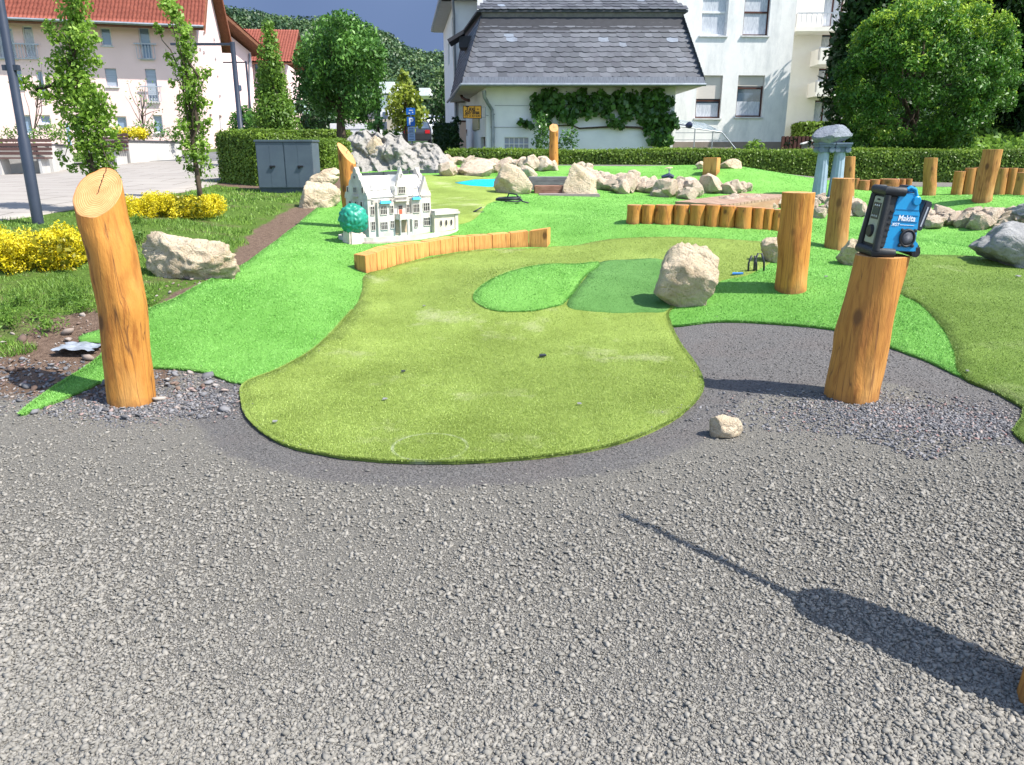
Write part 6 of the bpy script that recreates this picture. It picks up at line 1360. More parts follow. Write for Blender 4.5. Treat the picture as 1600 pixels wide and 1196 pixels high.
# ---- planters with benches --------------------------------------------------
M['conc'] = simple('pale_concrete', (.50,.49,.47), (.42,.41,.39), 3, .9, .2, .003, 30, vscale=(1,1,.4)); M['slat'] = simple('dark_red_slats', (.13,.07,.06), (.09,.05,.045), 12, .6, .3, vscale=(.3,1,4)); M['cap'] = simple('dark_cap', (.07,.07,.08))
def planter(label, pts, blab, bench_at):
    """pts: list of (px, ytop, ybottom, Y) along its front"""
    F0 = [Vector((P(p[0],p[2],p[3]).x, p[3], 0)) for p in pts]; zt = P(pts[0][0], pts[0][1], pts[0][3]).z; t = thing('planter_wall', label, 'planter', (F0[0].x, F0[0].y, h1(F0[0].x, F0[0].y)))
    mb = MB(); cp = MB()
    for i, (A, B) in enumerate(zip(F0, F0[1:])):
        d = (B-A).normalized(); n = Vector((-d.y, d.x, 0))*.3; zl = min(h1(A.x,A.y), h1(B.x,B.y))-.2; a, b = Vector((A.x,A.y,zl)), Vector((B.x,B.y,zl)); u = Vector((0,0,zt-zl)); mb.hexa([a,b,b+n,a+n,a+u,b+u,b+n+u,a+n+u])
        o_ = -n*.1; cp.hexa([a+o_+u,b+o_+u,b+n*1.1+u,a+n*1.1+u]+[v+Vector((0,0,.05)) for v in (a+o_+u,b+o_+u,b+n*1.1+u,a+n*1.1+u)])
    mb.build('concrete_wall', M['conc'], t, world=True); cp.build('coping', M['cap'], t, world=True)
    m = MB(); back = Vector((0,3.0,0)); q = [F0[0], F0[-1], F0[-1]+back, F0[0]+back]; zz = zt-.08; m.add([Vector((v.x, v.y+.1, zz)) for v in q], [(0,1,2,3)]); m.build('planter_soil', simple('planter_soil', (.10,.07,.05), (.06,.10,.03), 6), t, world=True)
    for (A, B) in bench_at:
        A, B = Vector((*A, 0)), Vector((*B, 0)); d = (B-A).normalized(); n = Vector((d.y, -d.x, 0)); z = h1(A.x, A.y); L = (B-A).length; b_ = thing('slat_bench', blab, 'bench', (A.x, A.y, z), rotz=math.atan2(d.y, d.x), group='dark slatted benches along the concrete planters')
        m = MB(); [m.box(0, L, -.52+.1*i, -.44+.1*i, .42, .46) for i in range(5)]; m.build('seat', M['slat'], b_); m = MB(); [m.box(0, L, -.05+.015*i, -.01+.015*i, .52+.11*i, .60+.11*i) for i in range(4)]; m.build('backrest', M['slat'], b_)
        for x in (.15, L/2, L-.15): m = MB(); m.box(x-.03, x+.03, -.5, .0, 0, .415); m.build('support', M['conc'], b_)
planter('pale concrete planter wall at the far left below the pink house', [(-120,228,275,21.5),(85,228,272,21.8),(118,225,268,24.0)], 'dark slatted bench in front of the far left concrete planter', [((P(-60,250,21.3).x, 21.3), (P(84,250,21.6).x, 21.6))])
planter('long pale concrete planter wall right of the left columnar tree', [(150,222,262,25.5),(203,222,257,25.2),(205,222,257,25.2),(285,222,247,27.5)], 'dark slatted bench between the two columnar trees by the planter', [((P(150,240,25.0).x, 25.0), (P(203,240,24.8).x, 24.8))])

# ---- lamp posts, signs, cars -------------------------------------------------
M['lamp'] = simple('blue_grey_pole', (.035,.045,.07), (.028,.036,.058), 5, .4, .45)
def lamp(label, px, pyb, Y, pytop, r0, r1, arm=None, cat='street lamp'):
    b = P(px, pyb, Y); b.z = h1(b.x, b.y)-.02; z = P(px, pytop, Y).z-b.z; t = thing('street_lamp', label, cat, b, group='blue grey lamp poles on the plaza'); mb = MB(); zs = min(1.0, z*.3); mb.tube([(0,0,0),(0,0,zs),(0,0,zs+.03),(0,0,z)], [r0,r0,r1,r1*.9], 14); mb.build('pole', M['lamp'], t, smooth='auto')
    if arm: mb = MB(); mb.box(min(arm,0), max(arm,0), -.06, .06, z-.10, z-.03); mb.build('lamp_head', M['lamp'], t, bevel=.01)
    mb = MB(); mb.box(-r1-.04, r1+.04, -.03, .03, z*.35, z*.35+.06); mb.build('collar', M['lamp'], t)
lamp('thick blue grey lamp pole at the left edge beside the yellow shrubs', 60, 350, 9.5, -420, .064, .050)
lamp('blue grey lamp pole with long flat arm before the pink house', 377, 212, 27, 66, .11, .085, -2.0)
lamp('thin dark pole with short arm before the far pink house', 391, 170, 50, 96, .09, .07, -2.0)
def parking():
    b = P(644, 240, 32); b.z = h1(b.x, b.y); t = thing('parking_sign', 'blue parking sign with white P above smaller plates on a pole', 'sign', b); z = lambda py: P(644, py, 32).z-b.z
    bl = simple('sign_blue', (.01,.14,.55), None, 5, .35, .5); wt = simple('sign_white', (.8,.82,.85), None, 5, .4); lb = simple('pale_blue_plate', (.35,.50,.72), None, 5, .4)
    mb = MB(); mb.tube([(0,.05,0),(0,.05,z(168))], .035, 8); mb.build('pole', M['zinc'], t); w = .115
    rx = Matrix.Rotation(math.pi/2, 4, 'X')
    for y0, y1, mt, nm, ww in ((169,180,bl,'top_sign',.13),(183,198,bl,'parking_plate',.115),(199,208,lb,'small_plate',.105),(208.5,221,lb,'small_plate',.105)):
        mb = MB(); mb.box(-ww*1.35, ww*1.35, -.01, .01, z(y1)+.01, z(y0)); mb.build(nm, mt, t)
    text_part('lettering', 'P', .36, wt, t, (0,-.013,z(190.5)), rx, .002, bold=.012)
    mb = MB(); mb.box(-.06,.09,-.014,-.011,z(172.5)-.02,z(172.5)+.01); mb.box(-.1,-.02,-.014,-.011,z(177)-.02,z(177)+.01); mb.box(.05,.1,-.014,-.011,z(176)-.02,z(176)+.02); mb.build('pictogram', wt, t)
    m = MB()
    for py in (201, 203.5, 206, 211, 214, 218): m.box(-.09,.09,-.014,-.011,z(py)-.012,z(py)+.006)
    m.build('small_print', M['lamp'], t)
parking()
def car(label, px, py, Y, length, col, rot, h=1.45):
    b = P(px, py, Y); t = thing('parked_car', label, 'car', b, rotz=rot, group='cars parked behind the rock wall'); pm = simple('paint_'+label.split()[0], col, None, 5, .3, .5, coat=.3); L = length/2
    pr = [(-L,.35),(-L,.75),(-L+.15,.95),(-L*.62,1.0),(-L*.40,h),(L*.35,h-.02),(L*.62,1.02),(L*.95,.85),(L,.6),(L,.35)]
    mb = MB(); n = len(pr); 
    def ring(s, y, k=1.0): return [Vector((x, y, z)) for x, z in pr]
    ins = [(x*.97, y_, z) for x, z in pr for y_ in ()]
    def w_at(z): return .86 if z < 1.05 else .68
    V = [Vector((x, -w_at(z), z)) for x, z in pr]+[Vector((x, w_at(z), z)) for x, z in pr]; mb.add(V, [tuple(range(n)), tuple(range(2*n-1, n-1, -1))]+[(i, n+i, n+(i+1)%n, (i+1)%n) for i in range(n)]); mb.build('body', pm, t, bevel=.03)
    for s_ in (-1, 1): mb = MB(); mb.add([Vector(p) for p in ((-L*.58,s_*.862,1.04),(L*.55,s_*.862,1.04),(L*.32,s_*.70,h-.08),(-L*.38,s_*.70,h-.08))], [(0,1,2,3)]); mb.build('side_window', M['glass'], t)
    mb = MB(); mb.add([Vector(p) for p in ((-L*.63,-.75,1.02),(-L*.63,.75,1.02),(-L*.42,.62,h-.03),(-L*.42,-.62,h-.03))], [(0,1,2,3)]); o = mb.build('rear_window', M['glass'], t); o.location.x = -.03
    mb = MB(); mb.add([Vector(p) for p in ((L*.65,-.75,1.02),(L*.65,.75,1.02),(L*.38,.62,h-.03),(L*.38,-.62,h-.03))], [(0,1,2,3)]); o = mb.build('windscreen', M['glass'], t); o.location.x = .03
    rd = simple('tail_red', (.6,.01,.02), None, 5, .2, .5); ty = M['hose']
    for s_ in (-1, 1):
        mb = MB(); mb.box(-L-.02, -L+.08, s_*.62-.14, s_*.62+.14, .72, .92); mb.build('tail_light', rd, t); mb = MB(); mb.box(L-.06, L+.01, s_*.6-.15, s_*.6+.15, .6, .74); mb.build('headlight', M['wframe'], t)
        for x in (-L*.62, L*.62): mb = MB(); mb.lathe([(.20,-.1),(.31,-.1),(.33,-.05),(.33,.05),(.31,.1),(.20,.1)], 18, Matrix.Translation((x, s_*.78, .33)) @ Matrix.Rotation(math.pi/2, 4, 'X')); w_ = mb.build('wheel', ty, t, smooth='auto'); m2 = MB(); m2.lathe([(.2,-.08),(.2,.08)], 14, Matrix.Translation((x, s_*.82, .33)) @ Matrix.Rotation(math.pi/2, 4, 'X')); m2.build('rim', M['zinc'], w_)
car('black car with red tail light parked behind the rock wall', 652, 229, 50, 4.2, (.02,.025,.035), math.radians(97))
car('white car parked beyond the black one', 664, 218.5, 58, 4.3, (.75,.78,.8), math.radians(200))
car('blue car parked at the far end near the dark trees', 684, 212, 66, 4.2, (.01,.03,.35), math.radians(110))
car('silver car half hidden left of the black car', 640, 217, 62, 4.2, (.25,.28,.33), math.radians(95))
# white marquee roof and van far left of the round tree trunk
c0 = P(556, 212, 60); t = thing('white_container', 'white box container behind the trunk of the round tree', 'container', c0); mb = MB(); mb.box(-1.9,1.5,0,3,0,.85); mb.build('box', M['wframe'], t, bevel=.03); mb = MB(); mb.box(-1.9,1.5,-.02,-.001,.42,.47); mb.build('stripe', M['zinc'], t)
c0 = P(460, 175, 50); t = thing('bus_shelter_panel', 'small pale panel roof between the columnar and round tree', 'shelter', (c0.x, 50, 2.0)); zz = c0.z-2; mb = MB(); mb.hexa([Vector(p) for p in ((-1.1,-.6,zz),(.7,-.6,zz-.1),(.7,.9,zz-.1),(-1.1,.9,zz),(-1.1,-.6,zz+.5),(.7,-.6,zz+.5),(.7,.9,zz+.45),(-1.1,.9,zz+.5))]); mb.build('roof_panel', simple('pale_cyan_panel', (.55,.70,.70)), t); mb = MB(); mb.tube([(-.9,0,0),(-.9,0,zz)], .05, 6); mb.tube([(.5,0,0),(.5,0,zz-.1)], .05, 6); mb.build('post', M['zinc'], t)
c0 = P(108, 215, 25.4); t = thing('blue_rod', 'short pale blue post in the far left planter', 'post', c0); mb = MB(); mb.box(-.04,.04,-.03,.03,-.3,.42); mb.build('rod', simple('pale_blue', (.35,.5,.65)), t, bevel=.005)
# ================================================================== VEGETATION
def leaf_mesh(name, C, size, rng, out=None, droop=.0, aspect=.55, mat=None, parent=None, kind=None, rnd=None):
    """C (n,3) leaf positions; out (n,3) preferred normals; each leaf a folded pointed quad"""
    n = len(C); nr = rng.normal(size=(n, 3))*.75
    if out is not None: nr += out
    nr[:,2] += .25; nr /= np.linalg.norm(nr, axis=1)[:,None]+1e-9
    t = rng.normal(size=(n, 3)); t[:,2] -= droop; t -= nr*(t*nr).sum(1)[:,None]; t /= np.linalg.norm(t, axis=1)[:,None]+1e-9; b = np.cross(nr, t)
    s = (size*rng.uniform(.6, 1.35, n))[:,None]; fold = nr*s*.16
    V = np.stack([C-t*s*.5, C+b*s*aspect*.5+fold+t*s*.02, C+t*s*.5, C-b*s*aspect*.5+fold+t*s*.02], 1).reshape(-1, 3)
    if parent is not None: V = V-np.array(parent.location)
    r = rng.random(n) if rnd is None else np.clip(rnd+rng.normal(0, .18, n), 0, 1)
    me = fastmesh(name, V, np.arange(n*4).reshape(-1, 4), r); return link(name, me, mat, parent)
def ell(rng, c, r, n, bias=.5):
    """points in ellipsoids, biased to their surface; returns positions and outward normals"""
    d = rng.normal(size=(n, 3)); d /= np.linalg.norm(d, axis=1)[:,None]; q = rng.random(n)**bias
    return np.array(c)+d*np.array(r)*q[:,None], d
def clump_leaves(rng, clumps, per, bias=.45, t0=.2, t1=.75):
    P_, N_, R_ = [], [], []
    for c, r in clumps:
        r = np.array(r if hasattr(r, '__len__') else (r, r, r)); n = max(4, int(per*(r.prod()**(2/3)))); p, d = ell(rng, c, r, n, bias)
        tone = rng.uniform(t0, t1); P_.append(p); N_.append(d); R_.append(np.full(n, tone)+d[:,2]*.1)
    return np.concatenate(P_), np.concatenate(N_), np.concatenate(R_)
def limbs(mb, base, tops, r0, rng, n=7, sag=.1):
    for tp in tops:
        b, t_ = Vector(base), Vector(tp); pts = []; L = (t_-b).length
        for i in range(5):
            u = i/4; p = b.lerp(t_, u)+Vector(rng.normal(size=3))*L*.03*(0 < i < 4); p.z += L*sag*math.sin(math.pi*u)*.5; pts.append(p)
        mb.tube(pts, [r0*(1-.8*i/4) for i in range(5)], n, caps=False)
M['bark'] = simple('dark_bark', (.10,.075,.055), (.05,.038,.03), 14, .95, .1, .02, 30, vscale=(1,1,.25))
M['lf_dark'] = leafmat('dark_leaves', (.008,.028,.007), (.034,.09,.018), .2)
M['lf_round'] = leafmat('round_tree_leaves', (.035,.10,.02), (.11,.255,.045), .3, tip=(.22,.43,.08))
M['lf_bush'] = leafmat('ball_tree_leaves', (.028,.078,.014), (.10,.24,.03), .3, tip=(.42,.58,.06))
M['lf_horn'] = leafmat('columnar_leaves', (.06,.13,.018), (.17,.31,.045), .4, tip=(.28,.44,.07))
M['lf_lime'] = leafmat('lime_leaves', (.10,.19,.022), (.26,.43,.06), .45, tip=(.44,.60,.14))
M['lf_yg'] = leafmat('yellow_green_leaves', (.10,.15,.015), (.25,.32,.035), .35, tip=(.42,.46,.07))
M['lf_hedge'] = leafmat('hedge_leaves', (.065,.12,.017), (.21,.33,.042), .35, tip=(.40,.52,.08))
M['lf_yellow'] = leafmat('golden_leaves', (.42,.36,.01), (.78,.66,.02), .35, tip=(.90,.82,.10))
M['lf_vine'] = leafmat('vine_leaves', (.024,.07,.016), (.08,.19,.035), .35, .35, .5, tip=(.13,.30,.055))
M['lf_hill'] = leafmat('wood_canopy', (.022,.050,.024), (.065,.125,.045), .15, tip=(.12,.19,.055))  # distance haze mixed into the canopy colours
def tree(name, label, base, trunk_r, clumps, leaf, mat, per, seed, cat='tree', group=None, limb=8, split=.4, top=None, bias=.45, droop=.3, aspect=.55, tr=None, inner=None, young=0):  # young: amount of sunlight painted into the upper leaves, not leaf age
    rng = np.random.default_rng(seed); t = thing(name, label, cat, base, group=group); base = Vector(base)
    cs = [Vector(c) for c, r in clumps]; cen = sum(cs, Vector())/len(cs); zt = max(c.z for c in cs); fork = base+Vector((0,0,(cen.z-base.z)*split)); mb = MB()
    tp = Vector((cen.x, cen.y, base.z+(zt-base.z)*.85)) if top is None else Vector(top)
    pts = tr or [base-Vector((0,0,.2)), base+Vector((.01,0,.3)), base.lerp(fork, .6), fork, fork.lerp(tp, .5), tp]; k = len(pts)
    mb.tube(pts, [trunk_r*1.35]+[trunk_r*(1-.85*i/(k-1)) for i in range(1, k)], 10)
    sel = rng.choice(len(cs), min(limb, len(cs)), replace=False)
    for i in sel:
        s_ = fork.lerp(tp, rng.uniform(0, .6)); limbs(mb, s_, [cs[i]], trunk_r*.35, rng, 6)
    mb.build('trunk', M['bark'], t, world=True, smooth=True)
    p, d, r = clump_leaves(rng, clumps, per, bias)
    if young: zz = p[:,2]; r = r+young*np.clip((zz-np.percentile(zz, 55))/(np.ptp(zz)*.4), 0, 1)  # young lightens leaf colour toward the crown top, painting in sunlight
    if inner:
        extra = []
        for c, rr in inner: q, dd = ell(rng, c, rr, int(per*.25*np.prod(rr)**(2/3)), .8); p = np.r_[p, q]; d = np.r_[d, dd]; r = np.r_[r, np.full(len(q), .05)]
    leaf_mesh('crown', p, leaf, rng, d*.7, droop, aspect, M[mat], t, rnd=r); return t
def clumps_px(L, Y, jit=.5, seed=0, flat=1.0, dy=1.0):
    rr = random.Random(seed); out = []
    for (px, py, r) in L:
        y = Y+rr.uniform(-jit, jit); c = P(px, py, y); R = r/F*y; out.append(((c.x, c.y, c.z), (R, R*dy, R*flat)))
    return out
def ellipse_clumps(cx, cy, rx, ry, Y, n, r, seed, depth=1.0, shell=.55, ymin=-1e9):
    """clumps filling an ellipsoidal crown given by its outline in the photo"""
    rng = np.random.default_rng(seed); c = P(cx, cy, Y); RX = rx/F*Y; RZ = ry/F*Y; out = []
    for i in range(n):
        d = rng.normal(size=3); d /= np.linalg.norm(d); q = shell+(1-shell)*rng.random()**.6; rr = r*rng.uniform(.7, 1.3)
        out.append(((c.x+d[0]*(RX-rr*.7)*q, Y+d[1]*(RX*depth-rr*.7)*q, c.z+d[2]*(RZ-rr*.7)*q), (rr, rr, rr*.85)))
    return out
# round ball-pruned tree left of centre
Yt = 24.5; b = P(534, 222, Yt); b.z = h1(b.x, b.y)
cl = clumps_px([(515,55,28),(540,45,26),(565,62,26),(490,80,26),(520,85,30),(550,85,30),(580,85,24),(482,108,24),(505,115,28),(535,118,30),(565,112,30),(588,108,18),(478,135,20),(500,145,24),(528,150,28),(558,148,28),(582,138,20),(508,168,18),(540,175,22),(565,172,22),(585,158,15),(530,32,14),(512,38,12),(552,36,12),(470,90,13),(594,85,12)], Yt, 1.1, 3)
tree('round_tree', 'round crowned dark green tree standing alone left of the rock wall', b, .22, cl, .15, 'lf_round', 1700, 11, limb=10, split=.52, droop=.8, aspect=.4)
# columnar hornbeam by the cabinet
Yt = 23; b = P(434, 216, Yt); b.z = h1(b.x, b.y)
cl = clumps_px([(419,40,9),(420,52,12),(421,68,15),(421,84,17),(422,100,19),(423,116,22),(424,132,25),(426,148,27),(428,164,30),(430,180,33),(433,196,36),(415,190,20),(450,194,18),(440,165,16),(412,150,14),(436,128,12),(410,120,10)], Yt, .3, 4)
tree('columnar_tree', 'tall slim cone shaped hornbeam behind the grey cabinet', b, .10, cl, .10, 'lf_horn', 3600, 12, limb=6, droop=-.6, aspect=.5)
# two narrow young columnar trees in the lawn
def young(label, Y, bpx, bpy, L, seed, leaf, per, mat='lf_lime'):
    b = P(bpx, bpy, Y); b.z = h1(b.x, b.y); rr = random.Random(seed); cl = clumps_px(L, Y, .22, seed); 
    xs_ = sorted([(py, px) for px, py, r in L if r > 12], reverse=True); tr = [Vector((b.x, b.y, b.z-.1)), Vector((b.x, b.y, b.z+.15))]+[P(px, py, Y) for py, px in xs_[::2]]
    return tree('columnar_tree', label, b, .045, cl, leaf, mat, per, seed, limb=14, tr=tr, bias=.7, droop=-.3, aspect=.6, group='young columnar trees in the lawn')
L1 = [(112,-20,26),(116,5,26),(120,28,26),(112,48,24),(128,60,22),(118,80,26),(110,100,28),(125,112,26),(105,128,28),(130,140,26),(150,150,18),(160,168,20),(110,155,28),(135,172,28),(160,190,22),(120,195,26),(145,212,26),(130,228,22),(160,238,20),(140,252,22),(165,262,18),(150,272,18),(182,282,12),(90,100,16),(92,130,16),(75,150,14),(58,140,14),(40,130,12),(22,124,10),(75,48,10),(78,40,8),(98,172,12),(100,250,9),(92,240,6),(112,262,9),(185,230,10),(176,210,12),(88,60,12),(150,95,12),(148,60,10)]
young('left young columnar tree with a long side twig behind the tall post', 10.6, 168, 330, L1, 21, .062, 6000)
L2 = [(268,-15,14),(262,5,16),(272,20,16),(280,38,16),(288,55,16),(292,72,16),(290,90,18),(285,108,16),(295,125,20),(300,142,20),(310,120,14),(322,112,10),(290,160,18),(304,168,18),(318,160,12),(296,185,20),(310,198,18),(284,200,14),(300,215,18),(316,228,15),(290,228,12),(304,244,16),(318,250,12),(298,262,12),(312,270,11),(330,262,7),(274,212,8),(262,88,8),(250,50,8),(245,42,6),(270,130,7),(268,100,6),(278,250,6),(310,285,6),(325,190,8)]
young('thinner young columnar tree right of the first, above the yellow shrub row', 13.0, 312, 300, L2, 22, .066, 5200)
# small thin shrubs in the planters
for i, (lab, L, Y, seed, mt) in enumerate([
    ('airy small tree before the pink house wall between the two columnar trees', [(222,140,14),(225,155,14),(212,150,12),(235,165,12),(215,170,14),(240,175,10),(228,125,9),(250,172,9),(195,150,9),(200,130,8),(220,185,8)], 29, 31, 'lf_horn'),
    ('sparse reddish green small tree at the far left before the pink house', [(50,110,16),(65,100,14),(85,112,14),(40,130,12),(75,130,14),(90,140,12),(55,150,12),(70,165,10),(60,180,9)], 29, 32, 'lf_horn')]):
    b = P(L[0][0]+4, 225, Y); b.z = 1.3; tree('small_tree', lab, b, .05, clumps_px(L, Y, .5, seed), .10, mt, 95, seed, limb=11, split=.3, bias=.8)
# yellow-green tree by the parking sign
Yt = 46; b = P(634, 215, Yt); b.z = h1(b.x, b.y)
cl = clumps_px([(630,118,8),(632,132,12),(625,145,14),(640,148,14),(618,160,14),(634,164,18),(650,162,12),(612,175,12),(628,182,16),(645,180,16),(658,178,11),(622,195,12),(640,196,12),(655,190,10)], Yt, 1.2, 6)
tree('yellow_green_tree', 'yellow green young tree behind the blue parking sign', b, .13, cl, .28, 'lf_yg', 420, 13, limb=8)
# dark trees by the white house, behind parking
for lab, L, Y, seed, mt in [('dark tree mass left of the white house, beyond the parked cars', [(690,140,14),(684,160,16),(695,175,16),(680,185,14),(692,198,16),(700,150,12),(676,172,10),(702,185,14),(698,120,9)], 52, 41, 'lf_dark'),
    ('green tree between the round tree and the far pink house', [(470,150,14),(480,170,18),(490,190,18),(475,195,14),(500,185,14),(462,165,12),(505,200,10)], 42, 42, 'lf_dark'),
    ('light green tree right of the round tree trunk', [(592,185,9),(588,172,8),(596,196,7),(586,196,8)], 40, 43, 'lf_round')]:
    b = P(L[0][0], 215, Y); b.z = h1(b.x, b.y); tree('tree', lab, b, .18, clumps_px(L, Y, 1.5, seed),   .26, mt, 330, seed, limb=6, group='trees beyond the course')
# ball-shaped tree on the right
Yt = 22.3; b = P(1425, 240, Yt); b.z = h1(b.x, b.y)
rngb = np.random.default_rng(5); c = P(1445, 122, Yt); RX, RZ = 121/F*Yt, 119/F*Yt; cl = []
for i in range(330):
    d = rngb.normal(size=3); d /= np.linalg.norm(d); q = .86+.14*rngb.random(); r_ = rngb.uniform(.22, .36); cl.append(((c.x+d[0]*(RX-r_*.5)*q, Yt+d[1]*(RX-r_*.5)*q, c.z+d[2]*(RZ-r_*.5)*q), (r_, r_, r_*.8)))
tree('ball_tree', 'large ball pruned green tree behind the hedge on the right', b, .16, cl, .105, 'lf_bush', 2500, 14, limb=12, split=.25, droop=1.0, aspect=.42, inner=[((c.x, Yt, c.z), (RX*.85, RX*.85, RZ*.85))], young=.45)  # young: sunlit top painted into the leaf tone
# big dark trees behind it
for lab, bx, Y, cx, cy, rx, ry, n, seed in [('huge dark tree whose crown fills the upper right behind the ball tree', 1500, 42, 1470, 10, 195, 175, 190, 51), ('dark tree at the right edge behind the ball tree', 1640, 40, 1660, 80, 120, 150, 100, 52), ('dark leaning tree right of the apartment block', 1375, 30.3, 1366, 80, 62, 160, 80, 53)]:
    b = P(bx, 240, Y); b.z = h1(b.x, b.y); cl = ellipse_clumps(cx, cy, rx, ry, Y, n, 1.05*Y/32, seed, .8, .45)
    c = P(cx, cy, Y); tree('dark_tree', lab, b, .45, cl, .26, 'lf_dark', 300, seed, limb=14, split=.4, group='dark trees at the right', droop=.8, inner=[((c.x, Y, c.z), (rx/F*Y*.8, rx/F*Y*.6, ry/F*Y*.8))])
# light meadow slope with shrubs seen below the right trees
rng = np.random.default_rng(77); n = 9000; X = rng.uniform(14, 34, n); Y_ = rng.uniform(34, 46, n); Zb = 1.2+(Y_-34)*.16
mesh_pts = np.c_[X, Y_, Zb+rng.uniform(0, .5, n)]; o = leaf_mesh('meadow_herbs', mesh_pts, .35, rng, None, -.5, .4, M['lf_horn']); tag(o, kind='stuff')
mb = MB(); mb.add([(12,33,.9),(60,33,.9),(60,47,3.2),(12,47,3.2)], [(0,1,2,3)]); mb.add([(12,47,3.2),(60,47,3.2),(60,70,2.0),(12,70,2.0)], [(0,1,2,3)]); tag(mb.build('meadow_slope', simple('meadow', (.10,.17,.035), (.07,.12,.025), 2)), kind='structure')
# ---- hedges
def hedge(label, A, B, depth, ztop, leafs, seed, mat='lf_hedge', leaf=.045, zb=None, cat='hedge', inside_to=None, group='clipped hedges', rag=.03):
    A, B = Vector((*A, 0)), Vector((*B, 0)); d = (B-A).normalized(); nb_ = Vector((-d.y, d.x, 0)); L = (B-A).length; rng = np.random.default_rng(seed)
    t = thing('hedge', label, cat, (A.x, A.y, h1(A.x, A.y)), group=group); z0 = (min(h1(A.x, A.y), h1(B.x, B.y), h1(*((A+B)/2).xy))-.25) if zb is None else zb
    mb = MB(); a, b = A+d*.04+nb_*.06, B-d*.04+nb_*.06; c, e = B-d*.04+nb_*(depth-.06), A+d*.04+nb_*(depth-.06); up = Vector((0,0,ztop-.06)); dn = Vector((0,0,z0)); mb.hexa([a+dn,b+dn,c+dn,e+dn,a+up,b+up,c+up,e+up]); mb.build('inner_twigs', simple('hedge_inside', (.03,.045,.012), (.05,.07,.018), 8, .9, .05), t, world=True)
    areas = [L*(ztop-z0), L*depth, depth*(ztop-z0)*2]; tot = sum(areas); P_, N_ = [], []
    for k, ar in enumerate(areas):
        n = int(leafs*ar/tot); u, v, w = rng.random(n), rng.random(n), rng.normal(0, rag, n)
        if k == 0: q = np.c_[A.x+d.x*L*u, A.y+d.y*L*u, z0+(ztop-z0)*v]+np.outer(w, -np.array(nb_)); nn = np.tile(-np.array(nb_), (n, 1))
        elif k == 1: q = np.c_[A.x+d.x*L*u+nb_.x*depth*v, A.y+d.y*L*u+nb_.y*depth*v, np.full(n, ztop)+w+.02*np.sin(u*L*1.3)]; nn = np.tile([0,0,1.], (n, 1))
        else:
            s_ = rng.random(n) < .5; e0 = np.where(s_[:,None], np.array(A), np.array(B)); q = e0+np.outer(v*depth, np.array(nb_))+np.outer(np.where(s_, -w, w), np.array(d)); q[:,2] = z0+(ztop-z0)*u; nn = np.where(s_[:,None], -np.array(d), np.array(d))
        P_.append(q); N_.append(nn)
    p, nn = np.concatenate(P_), np.concatenate(N_); tone = .35+.25*np.sin(p[:,0]*3.1+p[:,2]*5)*np.sin(p[:,2]*7+p[:,1])
    leaf_mesh('foliage', p, leaf, rng, nn*1.5, .2, .7, M[mat], t, rnd=tone); return t
zh = P(900, 236.5, 20).z
hedge('long clipped hedge along the back of the course before the houses', (P(697,236,22).x, 22.0), (14.5, 19.2), .8, zh, 75000, 1, leaf=.055)
zl = P(365, 208, 17.4).z
hedge('clipped hedge block left of the grey cabinet', (P(331,250,17.2).x, 17.6), (P(403,250,16.9).x, 16.9), 1.2, zl, 22000, 2, leaf=.05)
hedge('clipped hedge right of the grey cabinet beside the rock wall', (P(500,250,17.2).x, 17.5), (P(545,250,18.4).x, 18.6), .8, P(520, 222, 17.8).z, 12000, 3, leaf=.05)
hedge('thin far clipped hedge between the columnar tree and round tree trunk', (P(462,212,27).x, 27), (P(548,212,27.5).x, 27.5), 1.0, P(500, 206, 27).z, 12000, 4, leaf=.07)
hedge('short hedge left of the white house wall', (P(679,220,29).x, 29), (P(712,220,29).x, 29), .9, P(690, 196, 29).z, 6000, 5, 'lf_dark', .09)
hedge('low hedge with rounded top before the apartment block', (P(1255,205,36).x, 36), (P(1300,205,36).x, 36), 1.5, P(1270, 193, 36).z, 5000, 6, leaf=.12)
# yellow shrub rows
def yellow(label, px0, px1, yt, yb, Y, n, seed, dep=.7, slope=0):
    a, b = P(px0, yb, Y), P(px1, yb, Y+slope); zb = h1((a.x+b.x)/2, Y+dep/2); H_ = P((px0+px1)/2, yt, Y).z-zb; L = b.x-a.x; rng = np.random.default_rng(seed); t = thing('golden_shrub', label, 'shrub', (a.x, Y, zb), group='low golden shrubs in the lawn')
    cl = []; 
    for i in range(int(L*44)):
        u = rng.random(); v = rng.random(); r = rng.uniform(.07, .12); x = a.x+L*u; y = Y+slope*u+dep*v; e = min(u, 1-u)*L; e2 = min(v, 1-v)*dep; top_ = H_*(.80+.20*min(1, min(e, e2)*8))*rng.uniform(.92, 1.06)
        cl.append(((x, y, zb+max(.05, top_-r*.7)*rng.uniform(.25, 1)), (r, r, r)))
    for i in range(int(L*26)): u = rng.random(); r = rng.uniform(.07, .11); cl.append(((a.x+L*u, Y+slope*u+rng.uniform(0, .1), zb+H_*rng.uniform(.1, .85)), (r, r, r)))
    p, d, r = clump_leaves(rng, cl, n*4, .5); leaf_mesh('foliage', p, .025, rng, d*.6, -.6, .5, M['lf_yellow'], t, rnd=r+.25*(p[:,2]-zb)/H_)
    q = np.random.default_rng(seed+1); nn = 1200; pp = np.c_[a.x+L*q.random(nn), Y+slope*.5+dep*q.random(nn)*.9+.05, zb+H_*.75*q.random(nn)]; leaf_mesh('inner_foliage', pp, .06, q, None, 0, .6, leafmat('shaded_shrub_leaves', (.12,.13,.01), (.30,.27,.012)), t)  # inner leaves coloured darker, shade of the shrub core put into the colour
yellow('large golden yellow shrub row at the left edge before the lamp pole', -60, 131, 362, 446, G(60,446).y, 6200, 1, .8, .6)
yellow('golden yellow shrub row right of the tall post, below the thin tree', 192, 323, 302, 341, 9.9, 6200, 2, .9, .5)
